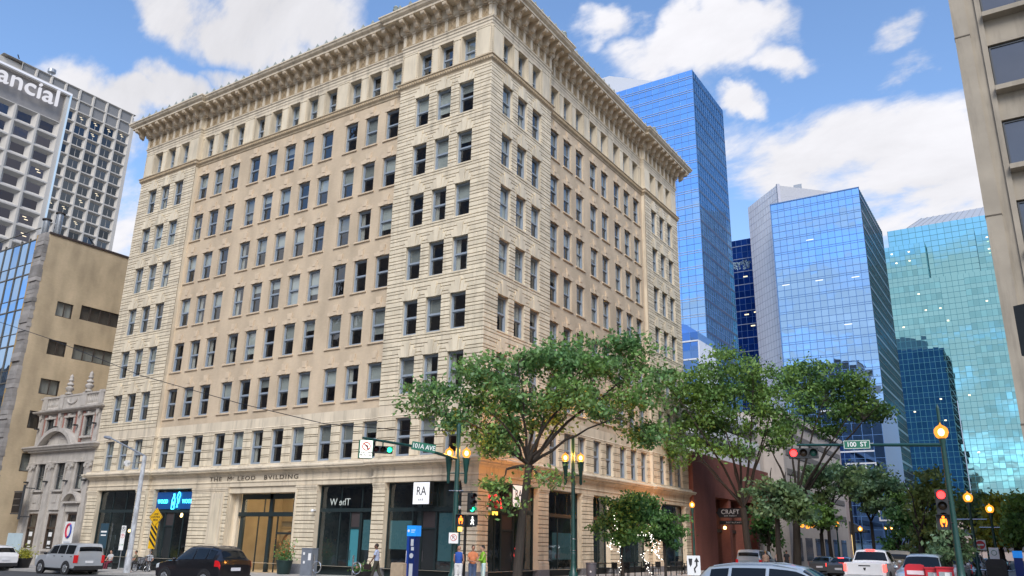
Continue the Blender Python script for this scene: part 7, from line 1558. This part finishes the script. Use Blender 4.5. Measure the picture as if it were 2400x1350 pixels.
def leaf_mat(name, c, trans=.35):
    m = bpy.data.materials.new(name); m.use_nodes = True; t = m.node_tree; p = t.nodes['Principled BSDF']; n = t.nodes.new
    g_ = n('ShaderNodeNewGeometry'); nz = n('ShaderNodeTexNoise'); nz.inputs['Scale'].default_value = .55; nz.inputs['Detail'].default_value = 3; t.links.new(g_.outputs['Position'], nz.inputs['Vector'])
    rmp = n('ShaderNodeMapRange'); t.links.new(nz.outputs['Fac'], rmp.inputs[0]); rmp.inputs[1].default_value = .35; rmp.inputs[2].default_value = .65
    mx = n('ShaderNodeMixRGB'); t.links.new(rmp.outputs[0], mx.inputs[0]); mx.inputs[1].default_value = (c[0]*.72, c[1]*.82, c[2]*.95, 1); mx.inputs[2].default_value = (c[0]*1.35, c[1]*1.2, c[2]*.9, 1)
    r2 = n('ShaderNodeMapRange'); t.links.new(g_.outputs['Random Per Island'], r2.inputs[0]); r2.inputs[3].default_value = .6; r2.inputs[4].default_value = 1.4
    vm = n('ShaderNodeVectorMath'); vm.operation = 'SCALE'; t.links.new(mx.outputs[0], vm.inputs[0]); t.links.new(r2.outputs[0], vm.inputs['Scale']); t.links.new(vm.outputs[0], p.inputs['Base Color'])
    p.inputs['Roughness'].default_value = .5; tr = n('ShaderNodeBsdfTranslucent'); t.links.new(vm.outputs[0], tr.inputs[0]); ms = n('ShaderNodeMixShader'); ms.inputs[0].default_value = trans
    o = t.nodes['Material Output']; t.links.new(p.outputs[0], ms.inputs[1]); t.links.new(tr.outputs[0], ms.inputs[2]); t.links.new(ms.outputs[0], o.inputs['Surface']); MATS[name] = m; return m
LEAF_A = leaf_mat('elm_leaf', (.135, .265, .085)); LEAF_B = leaf_mat('elm_leaf_green', (.15, .28, .075)); LEAF_C = leaf_mat('grey_green_leaf', (.19, .30, .145)); LEAF_D = leaf_mat('yellow_green_leaf', (.32, .33, .04)); LEAF_E = leaf_mat('dark_leaf', (.085, .20, .06)); LEAF_F = leaf_mat('olive_leaf', (.20, .27, .085))
BARK = mat('bark', (.085, .07, .055), .9, var=.3, scale=9, bump=.8, bscale=25, stretch=(1, 1, .25)); BARKD = mat('bark_dark', (.035, .028, .022), .9, var=.3, scale=9, bump=.6, bscale=25, stretch=(1, 1, .25))
def tree(label, base, fork, r0, limbs, blobs, nleaf, lsize, lm, bark, seed, name='street_tree', group=None, clump=.75, ncl=None, twist=.35):
    """limbs: end points; blobs: (centre, radii) ellipsoids making up the crown"""
    rg = random.Random(seed); t = thing(name, label, 'tree', base, group=group); tr = MB(); V = Vector; base = V(base); fork = V(fork)
    mid = base.lerp(fork, .5)+V((rg.uniform(-.08, .08), rg.uniform(-.08, .08), 0))
    tr.tube([base-V((0, 0, .1)), base+V((0, 0, .25)), mid, fork], [r0*1.35, r0*1.05, r0*.92, r0*.85], 12)
    nodes = []; vol = [b[1][0]*b[1][1]*b[1][2] for b in blobs]; tot = sum(vol)
    for e in limbs:
        e = V(e); n = 7; pts = []; ctrl = fork.lerp(e, .45)+V((rg.gauss(0, twist), rg.gauss(0, twist), .12*(e-fork).length*.8))
        for i in range(n+1): f = i/n; p = fork*(1-f)**2+ctrl*2*f*(1-f)+e*f*f; pts.append(p+V((rg.gauss(0, .06), rg.gauss(0, .06), rg.gauss(0, .05)))*(1 if 0 < i < n else 0))
        ra = r0*rg.uniform(.30, .44); rad = [ra*(1-.85*i/n)+.012 for i in range(n+1)]; tr.tube(pts, rad, 8)
        nodes += [(p, r_) for p, r_ in list(zip(pts, rad))[2:]]
    ncl = ncl or int(nleaf/70); cl = []
    for b, v in zip(blobs, vol):
        for _ in range(b[2] if len(b) > 2 else max(5, int(ncl*.8*v/tot))):
            d = V((rg.gauss(0, 1), rg.gauss(0, 1), rg.gauss(0, 1))).normalized()*(rg.random()**.42); cl.append(V((b[0][0]+d.x*b[1][0], b[0][1]+d.y*b[1][1], b[0][2]+d.z*b[1][2])))
    pts = []; per = nleaf//max(1, len(cl))
    for c in cl:
        nb = min(nodes, key=lambda q: (q[0]-c).length+max(0, q[0].z-c.z)*.6)
        m_ = nb[0].lerp(c, .5)+V((rg.gauss(0, .12), rg.gauss(0, .12), .12*(c-nb[0]).length)); r_ = min(nb[1]*.55, .05)
        tr.tube([nb[0], m_, c], [r_, r_*.6, .008], 5, False)
        s = clump*rg.uniform(.6, 1.25); k = int(per*rg.uniform(.6, 1.4))
        for _ in range(k): pts.append((c.x+rg.gauss(0, s*.5), c.y+rg.gauss(0, s*.5), c.z+rg.gauss(0, s*.26)))
        for _ in range(2):
            e = c+V((rg.gauss(0, s*.6), rg.gauss(0, s*.6), rg.gauss(0, s*.3))); tr.tube([m_.lerp(c, .6), e], [.012, .004], 4, False)
    tr.build('trunk', bark, t, smooth=True); leafcloud(pts, lsize, lm, 'crown', t, seed)
    return t
def pt(u, v, d): return tuple(atd(u, v, d))
# corner tree
D = 42.5; b = atd(1212, 1340, D); bx, by = b.x, b.y; g = gz(bx)
def bl(u, v, ru, rv, dd=0., d=D, dep=None): c = atd(u, v, d+dd); s = (d+dd)*.985/FPX*.97; return (tuple(c), (ru*s, (dep or ru)*s, rv*s*.95))
tree('leafy elm with a forked dark trunk in front of the corner pillar', (bx, by, g), pt(1240, 1090, D), .23,
     [pt(1090, 985, D-1.5), pt(1000, 950, D-.5), pt(1150, 880, D+1), pt(1215, 850, D-1.5), pt(1290, 880, D+1.2), pt(1390, 900, D-1), pt(1480, 880, D+.5), pt(1260, 940, D+3), pt(1440, 980, D-2), pt(1140, 960, D-3), pt(1330, 970, D-3), pt(1180, 1120, D-1), pt(1275, 1130, D-1), pt(1150, 1040, D-1)],
     [bl(1060, 915, 85, 42), bl(1000, 945, 42, 26), bl(1160, 880, 95, 55), bl(1280, 850, 110, 52), bl(1420, 850, 110, 55), bl(1200, 940, 120, 45), bl(1350, 925, 110, 45), bl(1480, 920, 80, 50), bl(1130, 985, 90, 38), bl(1500, 985, 45, 55, 2), bl(1180, 1030, 50, 22), bl(1520, 860, 60, 40, 1), bl(1260, 1000, 60, 30, 2), bl(1410, 960, 60, 35, -2), bl(1150, 1040, 45, 22, -1), bl(1050, 985, 45, 22, -1), bl(1510, 1030, 30, 28, 1), (*bl(1165, 1138, 26, 8, -1), 2), (*bl(1285, 1126, 24, 8, -1), 2), (*bl(1192, 1182, 18, 10, -1), 2), bl(1330, 815, 60, 28, 1), bl(1470, 800, 45, 22, 0)],
     17500, .27, LEAF_A, BARKD, 4, clump=1.0, ncl=170)
tree('few leafy shoots sprouting from the corner elm trunk', (bx+.02, by+.02, g+3.5), pt(1225, 1150, D-.3), .03, [pt(1165, 1130, D-.5), pt(1290, 1120, D-.5), pt(1190, 1185, D-.7)], [bl(1165, 1140, 35, 20, -.5), bl(1280, 1125, 30, 18, -.5), bl(1190, 1180, 30, 22, -.7)], 420, .22, LEAF_A, BARKD, 9, name='leafy_shoot', ncl=12, clump=.4) if False else None
# the two big trees up the side street
D2 = 72; b = atd(1760, 1320, D2); g = gz(b.x); D_ = D2
def bl2(u, v, ru, rv, dd=0.): return bl(u, v, ru, rv, dd, D2)
tree('large spreading elm with several trunks in front of the red brick building', (b.x, b.y, g), pt(1742, 1190, D2), .30,
     [pt(1640, 1080, D2-2), pt(1600, 1020, D2), pt(1680, 950, D2), pt(1720, 900, D2+2), pt(1765, 880, D2-2), pt(1830, 900, D2+1), pt(1800, 1000, D2-3), pt(1700, 1010, D2-4), pt(1560, 900, D2-2)],
     [bl2(1720, 880, 95, 60), bl2(1660, 930, 90, 55), bl2(1780, 920, 90, 60), bl2(1620, 890, 60, 45), bl2(1700, 990, 90, 45), bl2(1600, 980, 60, 55), bl2(1560, 910, 55, 50, -1), bl2(1830, 960, 50, 45), bl2(1650, 1040, 55, 30), bl2(1540, 1010, 40, 40, -1), bl2(1580, 1060, 40, 30, -1), bl2(1790, 1030, 50, 28), bl2(1720, 1060, 40, 22, -2)],
     15000, .34, LEAF_B, BARKD, 7, clump=1.35, ncl=150)
D3 = 84; b = atd(1868, 1320, D3); g = gz(b.x)
def bl3(u, v, ru, rv, dd=0.): return bl(u, v, ru, rv, dd, D3)
tree('tall elm with long slanting boughs reaching over the street signal', (b.x, b.y, g), pt(1866, 1190, D3), .38,
     [pt(1800, 1040, D3), pt(1850, 960, D3), pt(1930, 940, D3-2), pt(2000, 960, D3-3), pt(2060, 950, D3-3), pt(1980, 1010, D3-4), pt(1900, 880, D3)],
     [bl3(1900, 890, 75, 42), bl3(1860, 880, 50, 30), bl3(1980, 930, 70, 55), bl3(2040, 960, 55, 40), bl3(1960, 990, 50, 35), bl3(1880, 950, 40, 22), bl3(1990, 890, 40, 22), bl3(1850, 1000, 40, 25)],
     8000, .38, LEAF_B, BARKD, 12, clump=1.2, ncl=90)
# small bushy trees with string lights by the patio
D4 = 50; b = atd(1460, 1340, D4); g = gz(b.x)
tree('small bushy tree with wrapped fairy lights by the patio railings', (b.x, b.y, g), pt(1458, 1260, D4), .09, [pt(1420, 1200, D4), pt(1470, 1165, D4), pt(1500, 1210, D4), pt(1440, 1230, D4-.5)],
     [bl(1470, 1170, 42, 30, 0, D4), bl(1430, 1215, 45, 40, 0, D4), bl(1490, 1220, 45, 42, 0, D4), bl(1460, 1255, 50, 25, 0, D4)], 5200, .24, LEAF_E, BARKD, 14, clump=.6)
D5 = 52; b = atd(1560, 1340, D5)
tree('small bushy tree beside the string-lit trunk at the end of the patio', (b.x, b.y, gz(b.x)), pt(1555, 1270, D5), .08, [pt(1530, 1200, D5), pt(1580, 1200, D5), pt(1560, 1220, D5-.5)],
     [bl(1530, 1200, 40, 36, 0, D5), bl(1575, 1230, 38, 40, 0, D5), bl(1520, 1245, 40, 32, 0, D5), bl(1585, 1265, 25, 25, 0, D5), bl(1510, 1180, 22, 22, 0, D5)], 4200, .24, LEAF_E, BARKD, 15, clump=.55)
FL_ = emit_mat('string_bulb', (1, .93, .82), 3); sg_ = MB(); rf = random.Random(8)
strings = [((1452, 1348), (1458, 1300), (1447, 1270)), ((1524, 1348), (1518, 1320), (1505, 1300)), ((1505, 1300), (1530, 1275), (1548, 1310)), ((1530, 1275), (1520, 1240), (1500, 1255)), ((1548, 1310), (1535, 1290), (1545, 1270)), ((1440, 1205), (1448, 1240), (1452, 1290)), ((1430, 1290), (1425, 1275), (1440, 1268)), ((1520, 1235), (1530, 1262), (1540, 1300))]
for s in strings:
    for k in range(16): f = k/15; w = [(1-f)**2, 2*f*(1-f), f*f]; u = sum(a*q[0] for a, q in zip(w, s))+rf.gauss(0, 2.5); v = sum(a*q[1] for a, q in zip(w, s))+rf.gauss(0, 2.5); sg_.ball(atd(u, v, 49.2+rf.random()*.8), .02, 5, 4)
o = sg_.build('string_lights', FL_, smooth=True, kind='stuff'); tag(o, 'white string lights wound round the small patio trees', 'string lights')
# trees further up the street
def far_tree(u, v, ru, rv, d, m, seed, label, nl=2600, ls=.5, tw=.2):
    c = atd(u, v, d); b = atd(u+rnd.uniform(-4, 4), 1320, d); s = d*.955/FPX; R3 = (ru*s, ru*s, rv*s)
    bb = []; rg = random.Random(seed)
    for k in range(7): bb.append(((c.x+rg.uniform(-.6, .6)*R3[0], c.y+rg.uniform(-.6, .6)*R3[1], c.z+rg.uniform(-.55, .55)*R3[2]), (R3[0]*.5, R3[1]*.5, R3[2]*.48)))
    g_ = gz(b.x); zf = max(g_+1.6, c.z-R3[2]*.8); L_ = [(c.x+rg.uniform(-.7, .7)*R3[0], c.y+rg.uniform(-.7, .7)*R3[1], c.z+rg.uniform(0, .7)*R3[2]) for _ in range(6)]
    tree(label, (b.x, b.y, g_), (b.x, b.y, zf), tw, L_, bb, nl, ls, m, BARKD, seed, clump=ls*2.2)
far_tree(1830, 1150, 60, 75, 62, LEAF_C, 31, 'grey-green young tree between the two big elms', 3000, .36)
far_tree(1950, 1150, 62, 62, 98, LEAF_C, 32, 'pale grey-green tree in front of the pale stone building', 3000, .5)
far_tree(2050, 1165, 72, 65, 108, LEAF_C, 33, 'broad sage-green tree over the waiting pickup', 3600, .55)
far_tree(2010, 1140, 40, 40, 120, LEAF_B, 34, 'rounded green tree below the white framed podium windows', 1800, .55)
far_tree(2165, 1195, 60, 90, 60, LEAF_F, 35, 'olive tree left of the far-corner signal pole', 4200, .34)
far_tree(2120, 1250, 50, 50, 75, LEAF_E, 36, 'dark green tree low behind the red mail box', 2600, .38)
far_tree(2290, 1215, 50, 60, 95, LEAF_F, 37, 'olive-brown tree behind the banner lamps', 2400, .5)
far_tree(2350, 1215, 52, 75, 70, LEAF_D, 38, 'yellow-green tree lit on the right pavement', 3600, .40)
far_tree(2395, 1235, 28, 70, 62, LEAF_B, 39, 'fresh green tree at the foot of the concrete block', 2400, .36)
far_tree(1800, 1240, 45, 45, 92, LEAF_E, 40, 'low dark tree behind the elm trunks', 2200, .42)
far_tree(2220, 1275, 40, 40, 44, LEAF_C, 41, 'low young tree behind the red newspaper boxes', 1600, .26)
far_tree(1930, 1215, 40, 40, 84, LEAF_B, 42, 'small green tree by the lit awning entrance', 1500, .42)
far_tree(2110, 1175, 40, 45, 130, LEAF_B, 43, 'distant green tree at the foot of the sea-green tower', 1500, .6)
# flower planters
def planter(label, x, y, r, h, m, leaves, flowers=None, n=500, up=.5, seed=1):
    t = thing('planter', label, 'planter', (x, y, gz(x))); g_ = gz(x); rg = random.Random(seed); part(MB().lathe([(r*.72, 0), (r*.78, .04), (r, h*.9), (r*1.06, h*.92), (r*1.06, h), (r*.9, h)], 16), 'pot', m, t, True)
    pts = [(x+rg.gauss(0, r*.55), y+rg.gauss(0, r*.55), g_+h+abs(rg.gauss(0, up*.5))) for _ in range(n)]; leafcloud(pts, .14, leaves, 'foliage', t, seed)
    st_ = MB()
    for k in range(8): q = pts[k]; st_.tube([(0, 0, h*.8), (q[0]-x, q[1]-y, q[2]-g_)], .012, 4)
    part(st_, 'stems', mat('stem_green', (.06, .10, .03), .7), t)
    if flowers: leafcloud([(x+rg.gauss(0, r*.5), y+rg.gauss(0, r*.5), g_+h+.1+abs(rg.gauss(0, up*.5))) for _ in range(n//4)], .13, flowers, 'flowers', t, seed+1)
GPOT = mat('dark_green_pot', (.01, .03, .028), .5)
q = aty(665, 1335, -1.0); planter('large dark planter with red and yellow flowers at the lit entrance', q.x, -1.0, .5, .85, GPOT, LEAF_A, leaf_mat('mixed_flowers', (.55, .16, .04)), 700, .9, 3)
q = aty(853, 1340, -4.2); planter('low planter of pink and white flowers at the walking person', q.x, -4.2, .5, .45, BLACK, LEAF_E, leaf_mat('pink_flowers', (.6, .35, .35)), 420, .35, 5)
q = aty(52, 1320, -5.4); planter('square-looking pot of lime green leaves by the white car', q.x, -5.4, .6, .7, BLACK, LEAF_D, None, 700, .7, 6)
